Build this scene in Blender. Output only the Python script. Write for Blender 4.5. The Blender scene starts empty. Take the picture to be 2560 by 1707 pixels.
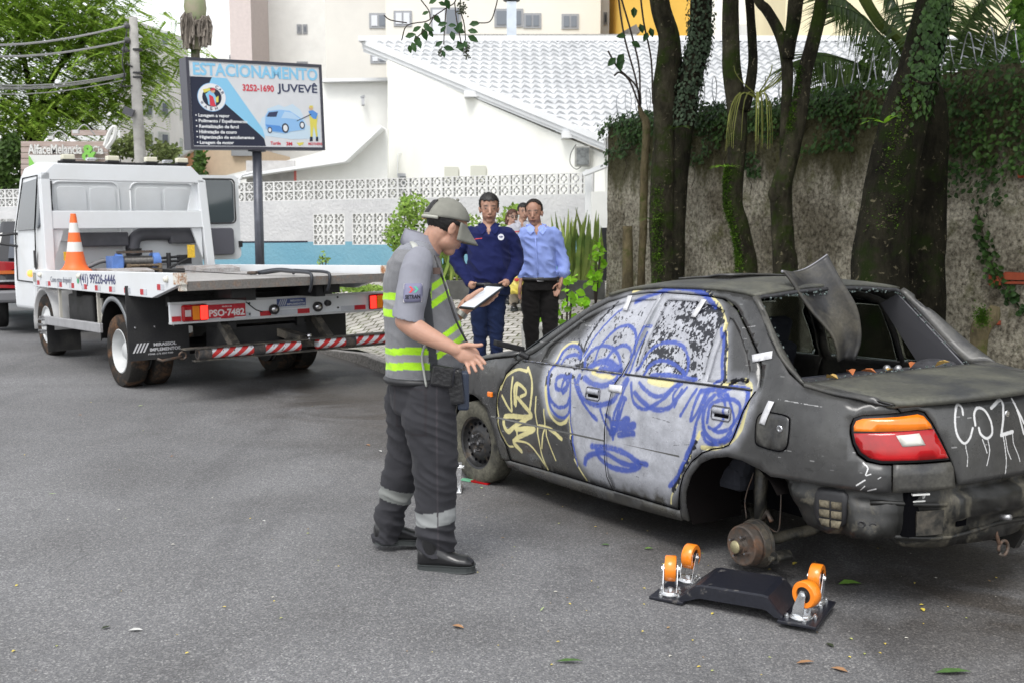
import bpy, bmesh, math, random
import numpy as np
from math import sin, cos, pi, radians, sqrt
from mathutils import Vector, Matrix, noise as mnoise
from mathutils.geometry import delaunay_2d_cdt
random.seed(7); RNG=np.random.default_rng(7)
SC=bpy.context.scene; COL=SC.collection
# ------------------------------------------------------------------ camera, sky, sun, exposure
F=2700.0; TH=.118; CH=1.72
cd=bpy.data.cameras.new('camera'); cam=bpy.data.objects.new('camera',cd); COL.objects.link(cam)
cam.location=(0,0,CH); cam.rotation_euler=(pi/2-TH,0,0)
cd.sensor_width=36; cd.lens=F/2560*36; cd.clip_end=600; SC.camera=cam
cd.dof.use_dof=True; cd.dof.focus_distance=5.6; cd.dof.aperture_fstop=6.3
W=bpy.data.worlds.new('World'); SC.world=W; W.use_nodes=True
nt=W.node_tree; bg=nt.nodes['Background']; sky=nt.nodes.new('ShaderNodeTexSky'); sky.sky_type='NISHITA'; sky.sun_disc=False
sky.sun_elevation=radians(58); sky.sun_rotation=radians(200); sky.dust_density=1.5; sky.air_density=1.0; sky.ozone_density=.6
hs=nt.nodes.new('ShaderNodeHueSaturation'); hs.inputs['Saturation'].default_value=.16; hs.inputs['Value'].default_value=1.25
nt.links.new(sky.outputs[0],hs.inputs['Color']); nt.links.new(hs.outputs[0],bg.inputs[0]); bg.inputs[1].default_value=.15
sd=bpy.data.lights.new('sun','SUN'); sun=bpy.data.objects.new('sun',sd); COL.objects.link(sun)
sd.energy=1.25; sd.angle=radians(26); sd.color=(1,.975,.93)
_sd=Vector((sin(radians(200))*cos(radians(58)),cos(radians(200))*cos(radians(58)),sin(radians(58))))
sun.rotation_euler=_sd.to_track_quat('Z','Y').to_euler()
SC.view_settings.view_transform='Standard'; SC.view_settings.look='None'; SC.view_settings.exposure=.72; SC.view_settings.gamma=1
# ------------------------------------------------------------------ helpers
def at(px,py,y):
    """world point seen at photo pixel (px,py) at world distance y"""
    X=(px-1280)/F; Y=(853.5-py)/F
    d=(X,cos(TH)+Y*sin(TH),-sin(TH)+Y*cos(TH)); k=y/d[1]
    return Vector((d[0]*k,y,CH+d[2]*k))
MATW={}
def thing(name,label,cat,loc=(0,0,0),rot=None,group=None,kind=None):
    o=bpy.data.objects.new(name,None); COL.objects.link(o)
    o.empty_display_size=.1
    m=Matrix.Translation(loc)
    if rot is not None: m=m@(rot.to_4x4() if hasattr(rot,'to_4x4') else Matrix.Rotation(rot,4,'Z'))
    o.matrix_world=m; MATW[o.name]=m
    return tag(o,label,cat,group,kind)
def tag(o,label=None,cat=None,group=None,kind=None):
    if label: o['label']=label
    if cat: o['category']=cat
    if group: o['group']=group
    if kind: o['kind']=kind
    return o
def inv(p): return MATW[p.name].inverted()
class MB:
    def __init__(s): s.v=[];s.f=[];s.mi=[];s.uv=None;s.m=0;s.col=None
    def add(s,vs,fs,m=None):
        b=len(s.v); s.v.extend([tuple(v) for v in vs]); s.f.extend([tuple(b+i for i in f) for f in fs]); s.mi.extend([s.m if m is None else m]*len(fs)); return s
    def box(s,c,d,R=None,taper=1.0):
        c=Vector(c); vs=[]
        for z in(-1,1):
            for x,y in((-1,-1),(1,-1),(1,1),(-1,1)):
                k=taper if z>0 else 1
                v=Vector((x*d[0]/2*k,y*d[1]/2*k,z*d[2]/2))
                if R is not None: v=R@v
                vs.append(c+v)
        return s.add(vs,[(3,2,1,0),(4,5,6,7),(0,1,5,4),(1,2,6,5),(2,3,7,6),(3,0,4,7)])
    def span(s,a,b): # box from min corner to max corner
        return s.box([(a[i]+b[i])/2 for i in range(3)],[abs(b[i]-a[i]) for i in range(3)])
    def bar(s,a,b,w,h,up=(0,0,1)):
        a=Vector(a);b=Vector(b);d=(b-a);L=d.length;d.normalize();u=Vector(up)
        x=d.cross(u)
        if x.length<1e-4: x=d.cross(Vector((1,0,0)))
        x.normalize();u=x.cross(d)
        return s.box((a+b)/2,(w,L,h),Matrix((x,d,u)).transposed())
    def tube(s,pts,rs,seg=10,caps=True,sq=None,twist=None):
        pts=[Vector(p) for p in pts]; n=len(pts)
        if not hasattr(rs,'__len__'): rs=[rs]*n
        vs=[];fs=[];ref=None
        for i,p in enumerate(pts):
            t=(pts[min(i+1,n-1)]-pts[max(i-1,0)]).normalized()
            if ref is None:
                ref=Vector((0,0,1)) if abs(t.z)<.9 else Vector((1,0,0))
                x=t.cross(ref).normalized()
            else:
                x=(x-t*x.dot(t)).normalized()
            y=t.cross(x)
            for k in range(seg):
                a=2*pi*k/seg
                r=rs[i]
                vs.append(p+x*cos(a)*r+y*sin(a)*r*(sq or 1))
        for i in range(n-1):
            for k in range(seg):
                k2=(k+1)%seg
                fs.append((i*seg+k,i*seg+k2,(i+1)*seg+k2,(i+1)*seg+k))
        if caps: fs.append(tuple(range(seg))[::-1]); fs.append(tuple((n-1)*seg+k for k in range(seg)))
        return s.add(vs,fs)
    def cyl(s,a,b,r,r2=None,seg=20): return s.tube([a,b],[r,r if r2 is None else r2],seg)
    def lathe(s,c,axis,prof,seg=32,close=False):
        c=Vector(c);ax=Vector(axis).normalized();x=ax.orthogonal().normalized();y=ax.cross(x);vs=[];fs=[];n=len(prof)
        for (h,r) in prof:
            for k in range(seg):
                a=2*pi*k/seg; vs.append(c+ax*h+(x*cos(a)+y*sin(a))*r)
        for i in range(n-1+(1 if close else 0)):
            i2=(i+1)%n
            for k in range(seg):
                k2=(k+1)%seg; fs.append((i*seg+k,i*seg+k2,i2*seg+k2,i2*seg+k))
        if not close:
            fs.append(tuple(range(seg))[::-1]); fs.append(tuple((n-1)*seg+k for k in range(seg)))
        return s.add(vs,fs)
    def sphere(s,c,r,seg=14,rings=8,R=None):
        c=Vector(c)
        if not hasattr(r,'__len__'): r=(r,r,r)
        vs=[];fs=[]
        for i in range(rings+1):
            t=pi*i/rings
            for k in range(seg):
                a=2*pi*k/seg; v=Vector((r[0]*sin(t)*cos(a),r[1]*sin(t)*sin(a),r[2]*cos(t)))
                if R is not None: v=R@v
                vs.append(c+v)
        for i in range(rings):
            for k in range(seg):
                k2=(k+1)%seg; fs.append((i*seg+k,(i+1)*seg+k,(i+1)*seg+k2,i*seg+k2))
        return s.add(vs,fs)
    def grid(s,P,closeu=False):
        """P[i][j] points"""
        n=len(P);m=len(P[0]);vs=[p for r in P for p in r];fs=[]
        for i in range(n-1):
            for j in range(m-1+(1 if closeu else 0)):
                j2=(j+1)%m; fs.append((i*m+j,i*m+j2,(i+1)*m+j2,(i+1)*m+j))
        return s.add(vs,fs)
    def prism(s,poly,a,b,fn=None):
        """poly 2D (p,q); extruded from a to b along third coordinate; fn(p,q,t)->xyz"""
        fn=fn or (lambda p,q,t:(p,q,t)); n=len(poly)
        vs=[fn(p,q,a) for p,q in poly]+[fn(p,q,b) for p,q in poly]
        return s.add(vs,[tuple(range(n))[::-1],tuple(range(n,2*n))]+[(i,(i+1)%n,n+(i+1)%n,n+i) for i in range(n)])
    def leaf(s,c,d,u,L,w,fold=.15):
        """pointed leaf: base c, direction d, normal u"""
        c=Vector(c);d=Vector(d).normalized();u=Vector(u);x=d.cross(u)
        if x.length<1e-3: x=d.orthogonal()
        x.normalize();u=x.cross(d)
        return s.add([c,c+d*L*.35+x*w/2+u*w*fold,c+d*L*.7+x*w*.38+u*w*fold*.7,c+d*L-u*w*.1,c+d*L*.7-x*w*.38+u*w*fold*.7,c+d*L*.35-x*w/2+u*w*fold,c+d*L*.5],
             [(0,1,6),(1,2,6),(2,3,6),(3,4,6),(4,5,6),(5,0,6)])
    def build(s,name,mat,parent=None,smooth=False,world=False,bevel=0,solid=0,auto=None,wn=False,subd=0):
        me=bpy.data.meshes.new(name)
        vs=s.v
        if world and parent is not None:
            A=np.array(inv(parent)); V=np.c_[np.array(vs,float),np.ones(len(vs))]@A.T; vs=[tuple(r) for r in V[:,:3]]
        me.from_pydata([tuple(v) for v in vs],[],s.f)
        mats=mat if isinstance(mat,(list,tuple)) else [mat]
        for m in mats: me.materials.append(m)
        if len(mats)>1: me.polygons.foreach_set('material_index',s.mi)
        if s.uv is not None:
            ul=me.uv_layers.new(name='uv'); li=np.zeros(len(me.loops),int); me.loops.foreach_get('vertex_index',li)
            ul.data.foreach_set('uv',np.array(s.uv,float)[li].ravel())
        if s.col is not None:
            ca=me.color_attributes.new('Col','FLOAT_COLOR','POINT'); c=np.array(s.col,float)
            if c.shape[1]==3: c=np.c_[c,np.ones(len(c))]
            ca.data.foreach_set('color',c.ravel())
        if smooth: me.polygons.foreach_set('use_smooth',[True]*len(me.polygons))
        me.validate(); me.update()
        if auto:
            try: me.set_sharp_from_angle(angle=radians(auto))
            except Exception: pass
        o=bpy.data.objects.new(name,me); COL.objects.link(o)
        if parent is not None: o.parent=parent; MATW[o.name]=MATW.get(parent.name,Matrix())
        else: MATW[o.name]=Matrix()
        if solid: md=o.modifiers.new('solid','SOLIDIFY'); md.thickness=solid; md.offset=-1
        if bevel: md=o.modifiers.new('bevel','BEVEL'); md.width=bevel; md.segments=2; md.limit_method='ANGLE'; md.angle_limit=radians(35); md.harden_normals=False
        if subd: md=o.modifiers.new('sub','SUBSURF'); md.levels=subd; md.render_levels=subd
        return o
def copy_tree(o,parent=None,mat=None):
    c=o.copy(); COL.objects.link(c); c.parent=parent
    if parent is None and mat is not None: c.matrix_world=mat; MATW[c.name]=mat
    else: MATW[c.name]=MATW[parent.name] if parent else MATW[o.name]
    for ch in [x for x in bpy.data.objects if x.parent==o]: copy_tree(ch,c)
    return c
# ------------------------------------------------------------------ materials
MC={}
def M(name,col,rough=.6,metal=0.0,var=0.0,ns=6.0,col2=None,bump=0.0,bs=60.0,bdist=.01,spec=.5,trans=0,coat=0,emis=None,es=0,alpha=1,attr=None,sss=0,mapx=None,contrast=.5,sheen=0,hole=None):
    if name in MC: return MC[name]
    if rough>=.75 and spec==.5: spec=.12
    m=bpy.data.materials.new(name); m.use_nodes=True; MC[name]=m
    n=m.node_tree; L=n.links.new; b=n.nodes['Principled BSDF']
    I=b.inputs; I['Roughness'].default_value=rough; I['Metallic'].default_value=metal; I['Specular IOR Level'].default_value=spec
    I['Transmission Weight'].default_value=trans; I['Coat Weight'].default_value=coat; I['Alpha'].default_value=alpha
    c4=(*col,1); tc=n.nodes.new('ShaderNodeTexCoord'); co=tc.outputs['Object']
    if mapx:
        mp=n.nodes.new('ShaderNodeMapping'); mp.inputs['Scale'].default_value=mapx; L(co,mp.inputs[0]); co=mp.outputs[0]
    src=None
    if attr:
        a=n.nodes.new('ShaderNodeAttribute'); a.attribute_name=attr; src=a.outputs['Color']
    if var or col2:
        t=n.nodes.new('ShaderNodeTexNoise'); t.inputs['Scale'].default_value=ns; t.inputs['Detail'].default_value=6; t.inputs['Roughness'].default_value=.62; L(co,t.inputs[0])
        r=n.nodes.new('ShaderNodeValToRGB'); r.color_ramp.elements[0].position=contrast-.18; r.color_ramp.elements[1].position=contrast+.18
        L(t.outputs[0],r.inputs[0])
        mx=n.nodes.new('ShaderNodeMix'); mx.data_type='RGBA'; L(r.outputs[0],mx.inputs[0])
        if col2: mx.inputs[6].default_value=c4; mx.inputs[7].default_value=(*col2,1)
        else: mx.inputs[6].default_value=(*[x*(1-var) for x in col],1); mx.inputs[7].default_value=(*[min(1,x*(1+var)) for x in col],1)
        if src:
            m2=n.nodes.new('ShaderNodeMix'); m2.data_type='RGBA'; m2.blend_type='MULTIPLY'; m2.inputs[0].default_value=1; L(src,m2.inputs[6]); L(mx.outputs[2],m2.inputs[7]); src=m2.outputs[2]
        else: src=mx.outputs[2]
    if src: L(src,I['Base Color'])
    else: I['Base Color'].default_value=c4
    if bump:
        t2=n.nodes.new('ShaderNodeTexNoise'); t2.inputs['Scale'].default_value=bs; t2.inputs['Detail'].default_value=5; L(co,t2.inputs[0])
        bp=n.nodes.new('ShaderNodeBump'); bp.inputs['Strength'].default_value=bump; bp.inputs['Distance'].default_value=bdist; L(t2.outputs[0],bp.inputs['Height']); L(bp.outputs[0],I['Normal'])
    if emis: I['Emission Color'].default_value=(*emis,1); I['Emission Strength'].default_value=es
    if sss: I['Subsurface Weight'].default_value=sss; I['Subsurface Radius'].default_value=(.02,.008,.004); I['Subsurface Scale'].default_value=.3
    if sheen: I['Sheen Weight'].default_value=sheen
    return m
def node(m,t,**k):
    x=m.node_tree.nodes.new(t)
    for a,b in k.items():
        if a in x.inputs.keys(): x.inputs[a].default_value=b
        else: setattr(x,a,b)
    return x
def leafmat(name,c1,c2,rough=.5,tr=.25):
    if name in MC: return MC[name]
    m=M(name,c1,rough,0,col2=c2,ns=2.3,spec=.18)
    n=m.node_tree; b=n.nodes['Principled BSDF']; out=n.nodes['Material Output']
    src=b.inputs['Base Color'].links[0].from_socket
    # per-leaf variation
    g=node(m,'ShaderNodeNewGeometry'); mr=node(m,'ShaderNodeMapRange'); mr.inputs[3].default_value=.55; mr.inputs[4].default_value=1.5
    n.links.new(g.outputs['Random Per Island'],mr.inputs[0])
    v=node(m,'ShaderNodeVectorMath',operation='SCALE'); n.links.new(src,v.inputs[0]); n.links.new(mr.outputs[0],v.inputs['Scale']); n.links.new(v.outputs[0],b.inputs['Base Color'])
    t=node(m,'ShaderNodeBsdfTranslucent'); n.links.new(v.outputs[0],t.inputs[0]); mx=node(m,'ShaderNodeMixShader'); mx.inputs[0].default_value=tr
    n.links.new(b.outputs[0],mx.inputs[1]); n.links.new(t.outputs[0],mx.inputs[2]); n.links.new(mx.outputs[0],out.inputs[0])
    return m
def text(parent,s,fn,w,h,mat,name='lettering',bold=0,extrude=.002,world=False,align='L'):
    """lettering fitted to a w x h box; fn maps (x in 0..w, y in 0..h, depth) -> local xyz"""
    cu=bpy.data.curves.new('t','FONT'); cu.body=s; cu.size=1; cu.offset=bold; cu.extrude=.01; cu.resolution_u=3
    o=bpy.data.objects.new('t',cu); COL.objects.link(o); dg=bpy.context.evaluated_depsgraph_get(); me=bpy.data.meshes.new_from_object(o.evaluated_get(dg))
    bpy.data.objects.remove(o); bpy.data.curves.remove(cu)
    V=np.zeros(len(me.vertices)*3); me.vertices.foreach_get('co',V); V=V.reshape(-1,3)
    lo,hi=V.min(0),V.max(0); fs=[tuple(p.vertices) for p in me.polygons]; bpy.data.meshes.remove(me)
    mb=MB(); mb.add([fn((v[0]-lo[0])/(hi[0]-lo[0])*w,(v[1]-lo[1])/(hi[1]-lo[1])*h,extrude*(v[2]+.01)/.02) for v in V],fs)
    return mb.build(name,mat,parent,world=world)
def frame(o,ex,ey,ez):
    """returns fn mapping (a,b,c) to o+a*ex+b*ey+c*ez"""
    o,ex,ey,ez=map(Vector,(o,ex,ey,ez))
    return lambda a,b,c=0: o+ex*a+ey*b+ez*c
def cr(P,n=8,closed=False):
    P=[Vector(p) for p in P]; out=[]; N=len(P)
    rng=range(N if closed else N-1)
    for i in rng:
        a=P[(i-1)%N] if closed or i>0 else P[0]*2-P[1]; b=P[i]; c=P[(i+1)%N]
        d=P[(i+2)%N] if closed or i+2<N else P[-1]*2-P[-2]
        for k in range(n):
            t=k/n; out.append(.5*((2*b)+(c-a)*t+(2*a-5*b+4*c-d)*t*t+(3*b-a-3*c+d)*t**3))
    if not closed: out.append(P[-1])
    return out
def inpoly(x,y,poly):
    x=np.asarray(x);y=np.asarray(y);r=np.zeros(x.shape,bool);n=len(poly)
    for i in range(n):
        x1,y1=poly[i];x2,y2=poly[(i+1)%n]
        if y1==y2: continue
        c=((y1>y)!=(y2>y))&(x<(x2-x1)*(y-y1)/(y2-y1)+x1); r^=c
    return r
def fillpoly(outline,step,holes=(),shrink=0):
    """triangulated polygon with interior grid points -> verts2d, faces"""
    def dens(poly):
        o=[]
        for i in range(len(poly)):
            a=np.array(poly[i],float);b=np.array(poly[(i+1)%len(poly)],float);k=max(1,int(np.linalg.norm(b-a)/step))
            for j in range(k): o.append(tuple(a+(b-a)*j/k))
        return o
    vs=[];es=[]
    for poly in [outline]+list(holes):
        d=dens(poly);b=len(vs);vs+=d;es+=[(b+i,b+(i+1)%len(d)) for i in range(len(d))]
    A=np.array(outline);lo=A.min(0);hi=A.max(0)
    gx,gy=np.meshgrid(np.arange(lo[0]+step/2,hi[0],step),np.arange(lo[1]+step/2,hi[1],step)); gx=gx.ravel();gy=gy.ravel()
    k=inpoly(gx,gy,outline)
    for h in holes: k&=~inpoly(gx,gy,h)
    B=np.array(vs);pts=np.stack([gx[k],gy[k]],1)
    if len(pts):
        d=np.min(np.linalg.norm(pts[:,None]-B[None],axis=2),1) if len(pts)*len(B)<4e6 else np.full(len(pts),1.)
        pts=pts[d>step*.45]
    allv=[Vector(v) for v in vs]+[Vector(v) for v in pts]
    ov,oe,of,*_=delaunay_2d_cdt(allv,es,[],1,1e-6)
    fs=[]
    for f in of:
        c=np.mean([ov[i][:] for i in f],0); ok=bool(inpoly(c[0],c[1],outline))
        for h in holes: ok=ok and not bool(inpoly(c[0],c[1],h))
        if ok: fs.append(tuple(f))
    return [tuple(v) for v in ov],fs
# ------------------------------------------------------------------ ground
_gp=[(-.43,5.2,.047),(1.08,5.22,-.003),(-.23,7.37,-.068),(2.44,6.05,.039),(1.13,8.2,-.036),(-4.16,11.3,-.037),(-5.9,13.65,.016),(-2.53,12.64,.043)]
_ga=np.array(_gp); _K=np.exp(-((_ga[:,None,:2]-_ga[None,:,:2])**2).sum(2)/(2*1.3**2)); _gw=np.linalg.solve(_K+.05*np.eye(len(_ga)),_ga[:,2])
def G(x,y):
    x=np.asarray(x,float);y=np.asarray(y,float)
    b=-.0216*(np.clip(x,-14,8)+.43)-.017*(np.clip(y,-2,30)-5.2)-.047
    for (px,py,_),w in zip(_gp,_gw): b=b+w*np.exp(-((x-px)**2+(y-py)**2)/(2*1.3**2))
    return b
CURB=[(-16,36.0),(-9,24.5),(-5.2,18.6),(-2.6,14.5),(-1.25,11.9),(-.30,10.35),(.65,9.1),(1.55,7.95),(2.55,6.45),(3.7,4.7),(5.2,2.5),(7.6,-1.2),(10,-5)]
_cp=np.array([v[:2] for v in cr([(a,b,0) for a,b in CURB],10)])
_cd=np.gradient(_cp,axis=0);_cd/=np.linalg.norm(_cd,axis=1)[:,None]
def sdist(x,y):
    x=np.atleast_1d(np.asarray(x,float));y=np.atleast_1d(np.asarray(y,float))
    d=(x[:,None]-_cp[:,0])**2+(y[:,None]-_cp[:,1])**2; k=d.argmin(1)
    s=-(x-_cp[k,0])*_cd[k,1]+(y-_cp[k,1])*_cd[k,0]   # positive right of travel?
    return np.sqrt(d[np.arange(len(x)),k])*np.sign(s)
def H(x,y):
    """height of the pavement side"""
    x=np.atleast_1d(np.asarray(x,float));y=np.atleast_1d(np.asarray(y,float))
    s=np.clip(sdist(x,y),0,99); t=np.clip(s/2.2,0,1); t=t*t*(3-2*t)
    tgt=np.clip(.07*(np.clip(y,3,19)-10.2),-.12,.62)
    k=np.clip((y-13.6)/1.0,0,1)
    return (G(x,y)+.13-.10*k)*(1-t)+tgt*t
def Gs(x,y): return float(G(x,y))
def Hs(x,y): return float(H(x,y)[0])
def mixn(m,a,b,fac,blend='MIX'):
    x=node(m,'ShaderNodeMix',data_type='RGBA',blend_type=blend); L=m.node_tree.links.new
    for i,v in ((0,fac),(6,a),(7,b)):
        if isinstance(v,bpy.types.NodeSocket): L(v,x.inputs[i])
        elif isinstance(v,tuple): x.inputs[i].default_value=(*v,1)
        else: x.inputs[i].default_value=v
    return x.outputs[2]
def ramp(m,src,*st):
    r=node(m,'ShaderNodeValToRGB'); m.node_tree.links.new(src,r.inputs[0]); e=r.color_ramp.elements
    while len(e)<len(st): e.new(.5)
    for q,(p,c) in zip(e,st): q.position=p; q.color=(*c,1) if isinstance(c,tuple) else (c,c,c,1)
    return r.outputs[0]
def noi(m,co,sc,det=4,ro=.55,dist=0):
    t=node(m,'ShaderNodeTexNoise'); t.inputs['Scale'].default_value=sc; t.inputs['Detail'].default_value=det; t.inputs['Roughness'].default_value=ro; t.inputs['Distortion'].default_value=dist
    m.node_tree.links.new(co,t.inputs[0]); return t.outputs[0]
def vor(m,co,sc,feat='F1',rnd=1,out=0):
    t=node(m,'ShaderNodeTexVoronoi',feature=feat); t.inputs['Scale'].default_value=sc; t.inputs['Randomness'].default_value=rnd
    m.node_tree.links.new(co,t.inputs[0]); return t.outputs[out]
def bumpn(m,h,st,dist,prev=None):
    b=node(m,'ShaderNodeBump'); b.inputs['Strength'].default_value=st; b.inputs['Distance'].default_value=dist; L=m.node_tree.links.new; L(h,b.inputs['Height'])
    if prev: L(prev,b.inputs['Normal'])
    return b.outputs[0]
# asphalt: dark binder, pale aggregate of several sizes, damp and oil stains
asp=M('asphalt',(.1,.1,.1),.82,spec=.25); L=asp.node_tree.links.new; B=asp.node_tree.nodes['Principled BSDF']
co=node(asp,'ShaderNodeTexCoord').outputs['Object']
st=ramp(asp,vor(asp,co,125,out=1),(.0,(.115,.115,.12)),(.55,(.16,.16,.165)),(.8,(.23,.228,.228)),(1.,(.36,.355,.35)))
st2=ramp(asp,vor(asp,co,58,out=1),(.0,(.11,.11,.112)),(.7,(.17,.17,.172)),(.93,(.26,.26,.26)),(1.,(.42,.415,.41)))
dst=ramp(asp,vor(asp,co,58),(.25,1.),(.42,0.))
c=mixn(asp,st,st2,dst)
fine=noi(asp,co,160,3); c=mixn(asp,c,ramp(asp,fine,(.3,(.6,.6,.6)),(.7,(1.3,1.3,1.3))),1.,'MULTIPLY')
big=ramp(asp,noi(asp,co,.55,5,.6,.6),(.35,(.80,.795,.79)),(.62,(1.10,1.10,1.10))); c=mixn(asp,c,big,1.,'MULTIPLY')
mp=node(asp,'ShaderNodeMapping'); mp.inputs['Rotation'].default_value=(0,0,radians(-34)); mp.inputs['Scale'].default_value=(1.1,.16,1); L(co,mp.inputs[0])
wet=ramp(asp,noi(asp,mp.outputs[0],1.5,5,.6),(.53,0.),(.66,1.))
# the strip along the kerb, where water and oil collect
xx=node(asp,'ShaderNodeSeparateXYZ'); L(co,xx.inputs[0])
ma=node(asp,'ShaderNodeMath',operation='MULTIPLY_ADD'); ma.inputs[1].default_value=.824; L(xx.outputs[0],ma.inputs[0])
mb_=node(asp,'ShaderNodeMath',operation='MULTIPLY'); mb_.inputs[1].default_value=.566; L(xx.outputs[1],mb_.inputs[0]); L(mb_.outputs[0],ma.inputs[2])
nn=node(asp,'ShaderNodeMath',operation='ADD'); L(ma.outputs[0],nn.inputs[0]); L(noi(asp,co,1.6,4),nn.inputs[1])
strip=ramp(asp,nn.outputs[0],(0,0.),(1,1.)); mr=node(asp,'ShaderNodeMapRange'); L(nn.outputs[0],mr.inputs[0]); mr.inputs[1].default_value=3.6; mr.inputs[2].default_value=5.0
mm=node(asp,'ShaderNodeMath',operation='MULTIPLY'); L(mr.outputs[0],mm.inputs[0]); L(ramp(asp,noi(asp,co,1.1,5,.6,.8),(.30,0.),(.55,1.)),mm.inputs[1])
c=mixn(asp,c,(.42,.38,.34),mm.outputs[0],'MULTIPLY')
sc_=node(asp,'ShaderNodeMath',operation='MULTIPLY'); L(wet,sc_.inputs[0]); sc_.inputs[1].default_value=.38; c=mixn(asp,c,(.55,.55,.56),sc_.outputs[0],'MULTIPLY')
ck=node(asp,'ShaderNodeTexNoise'); ck.inputs['Scale'].default_value=1.3; ck.inputs['Detail'].default_value=6; L(co,ck.inputs[0]); cv=node(asp,'ShaderNodeVectorMath',operation='MULTIPLY_ADD'); cv.inputs[1].default_value=(.9,.9,0); L(ck.outputs['Color'],cv.inputs[0]); L(co,cv.inputs[2])
cm=node(asp,'ShaderNodeMath',operation='MULTIPLY'); L(ramp(asp,vor(asp,cv.outputs[0],.33,'DISTANCE_TO_EDGE'),(.0,1.),(.003,0.)),cm.inputs[0]); L(ramp(asp,noi(asp,co,.7,2),(.60,0.),(.70,.5)),cm.inputs[1]); c=mixn(asp,c,(.03,.03,.03),cm.outputs[0])
spt=ramp(asp,vor(asp,co,1.1),(.05,1.),(.16,0.)); sm_=node(asp,'ShaderNodeMath',operation='MULTIPLY'); L(spt,sm_.inputs[0]); L(ramp(asp,noi(asp,co,2.2,4,.7),(.50,0.),(.70,.4)),sm_.inputs[1]); c=mixn(asp,c,(.45,.44,.43),sm_.outputs[0],'MULTIPLY')
L(c,B.inputs['Base Color'])
rr=node(asp,'ShaderNodeMapRange'); L(mm.outputs[0],rr.inputs[0]); rr.inputs[3].default_value=.85; rr.inputs[4].default_value=.5; L(rr.outputs[0],B.inputs['Roughness'])
L(bumpn(asp,noi(asp,co,110,3),.45,.006,bumpn(asp,vor(asp,co,42),.35,.006)),B.inputs['Normal'])
def sheet(x0,x1,y0,y1,nx,ny,fn,skip=None):
    xs=x0+(x1-x0)*np.linspace(0,1,nx); ys=y0+(y1-y0)*np.linspace(0,1,ny)**1.0
    X,Y=np.meshgrid(xs,ys); Z=fn(X.ravel(),Y.ravel()).reshape(X.shape)
    return [[(X[i,j],Y[i,j],Z[i,j]) for j in range(nx)] for i in range(ny)]
mb=MB(); mb.grid(sheet(-16,9,-3,36,101,157,G)); tag(mb.build('road',asp,smooth=True),'grey asphalt street sloping gently away to the left',kind='structure')
far=M('far_ground',(.16,.155,.14),.9,var=.3)
mb=MB(); mb.grid(sheet(-300,300,-60,420,9,9,lambda x,y:x*0-1.4)); tag(mb.build('ground',far),'ground',kind='structure')
# cobbled driveway and pavement: one sheet following the kerb
cob=M('cobble',(.3,.29,.27),.8); L=cob.node_tree.links.new; B=cob.node_tree.nodes['Principled BSDF']
co=node(cob,'ShaderNodeTexCoord').outputs['Object']
mp=node(cob,'ShaderNodeMapping'); mp.inputs['Rotation'].default_value=(0,0,radians(12)); L(co,mp.inputs[0])
dn=node(cob,'ShaderNodeTexNoise'); dn.inputs['Scale'].default_value=3.2; dn.inputs['Detail'].default_value=3; L(mp.outputs[0],dn.inputs[0])
va=node(cob,'ShaderNodeVectorMath',operation='MULTIPLY_ADD'); va.inputs[1].default_value=(.045,.045,0); L(dn.outputs['Color'],va.inputs[0]); L(mp.outputs[0],va.inputs[2])
br=node(cob,'ShaderNodeTexBrick'); br.inputs['Scale'].default_value=1; br.inputs['Brick Width'].default_value=.20; br.inputs['Row Height'].default_value=.16; br.inputs['Mortar Size'].default_value=.014; br.inputs['Mortar Smooth'].default_value=.5
br.inputs['Color1'].default_value=(.52,.50,.48,1); br.inputs['Color2'].default_value=(.38,.365,.345,1); br.inputs['Mortar'].default_value=(.10,.10,.06,1); L(va.outputs[0],br.inputs[0])
moss=ramp(cob,noi(cob,co,1.3,5,.65),(.5,0.),(.66,1.)); mo=node(cob,'ShaderNodeMath',operation='MULTIPLY'); L(moss,mo.inputs[0]); L(ramp(cob,br.outputs['Fac'],(.2,0.25),(.8,1.)),mo.inputs[1])
c=mixn(cob,br.outputs['Color'],(.16,.21,.055),mo.outputs[0]); c=mixn(cob,c,ramp(cob,noi(cob,co,9,4),(.3,(.82,.80,.78)),(.7,(1.12,1.12,1.1))),1.,'MULTIPLY')
L(c,B.inputs['Base Color']); iv=node(cob,'ShaderNodeMath',operation='SUBTRACT'); iv.inputs[0].default_value=1; L(br.outputs['Fac'],iv.inputs[1])
L(bumpn(cob,iv.outputs[0],.8,.02,bumpn(cob,noi(cob,co,30,4),.3,.01)),B.inputs['Normal'])
NS=26
def side_pt(i,s): return _cp[i][0]-_cd[i][1]*s,_cp[i][1]+_cd[i][0]*s
mb=MB(); g=[]
for i in range(len(_cp)):
    r=[]
    for j in range(NS):
        s=.13+(j/(NS-1))**1.6*15
        x,y=side_pt(i,s); r.append((x,y,Hs(x,y)))
    g.append(r)
mb.grid(g); tag(mb.build('pavement',cob,smooth=True),'pale cobblestone driveway and pavement with moss in its joints',kind='structure')
gran=M('granite',(.27,.26,.25),.8,var=.45,ns=35,bump=.6,bs=40,bdist=.01)
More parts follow.
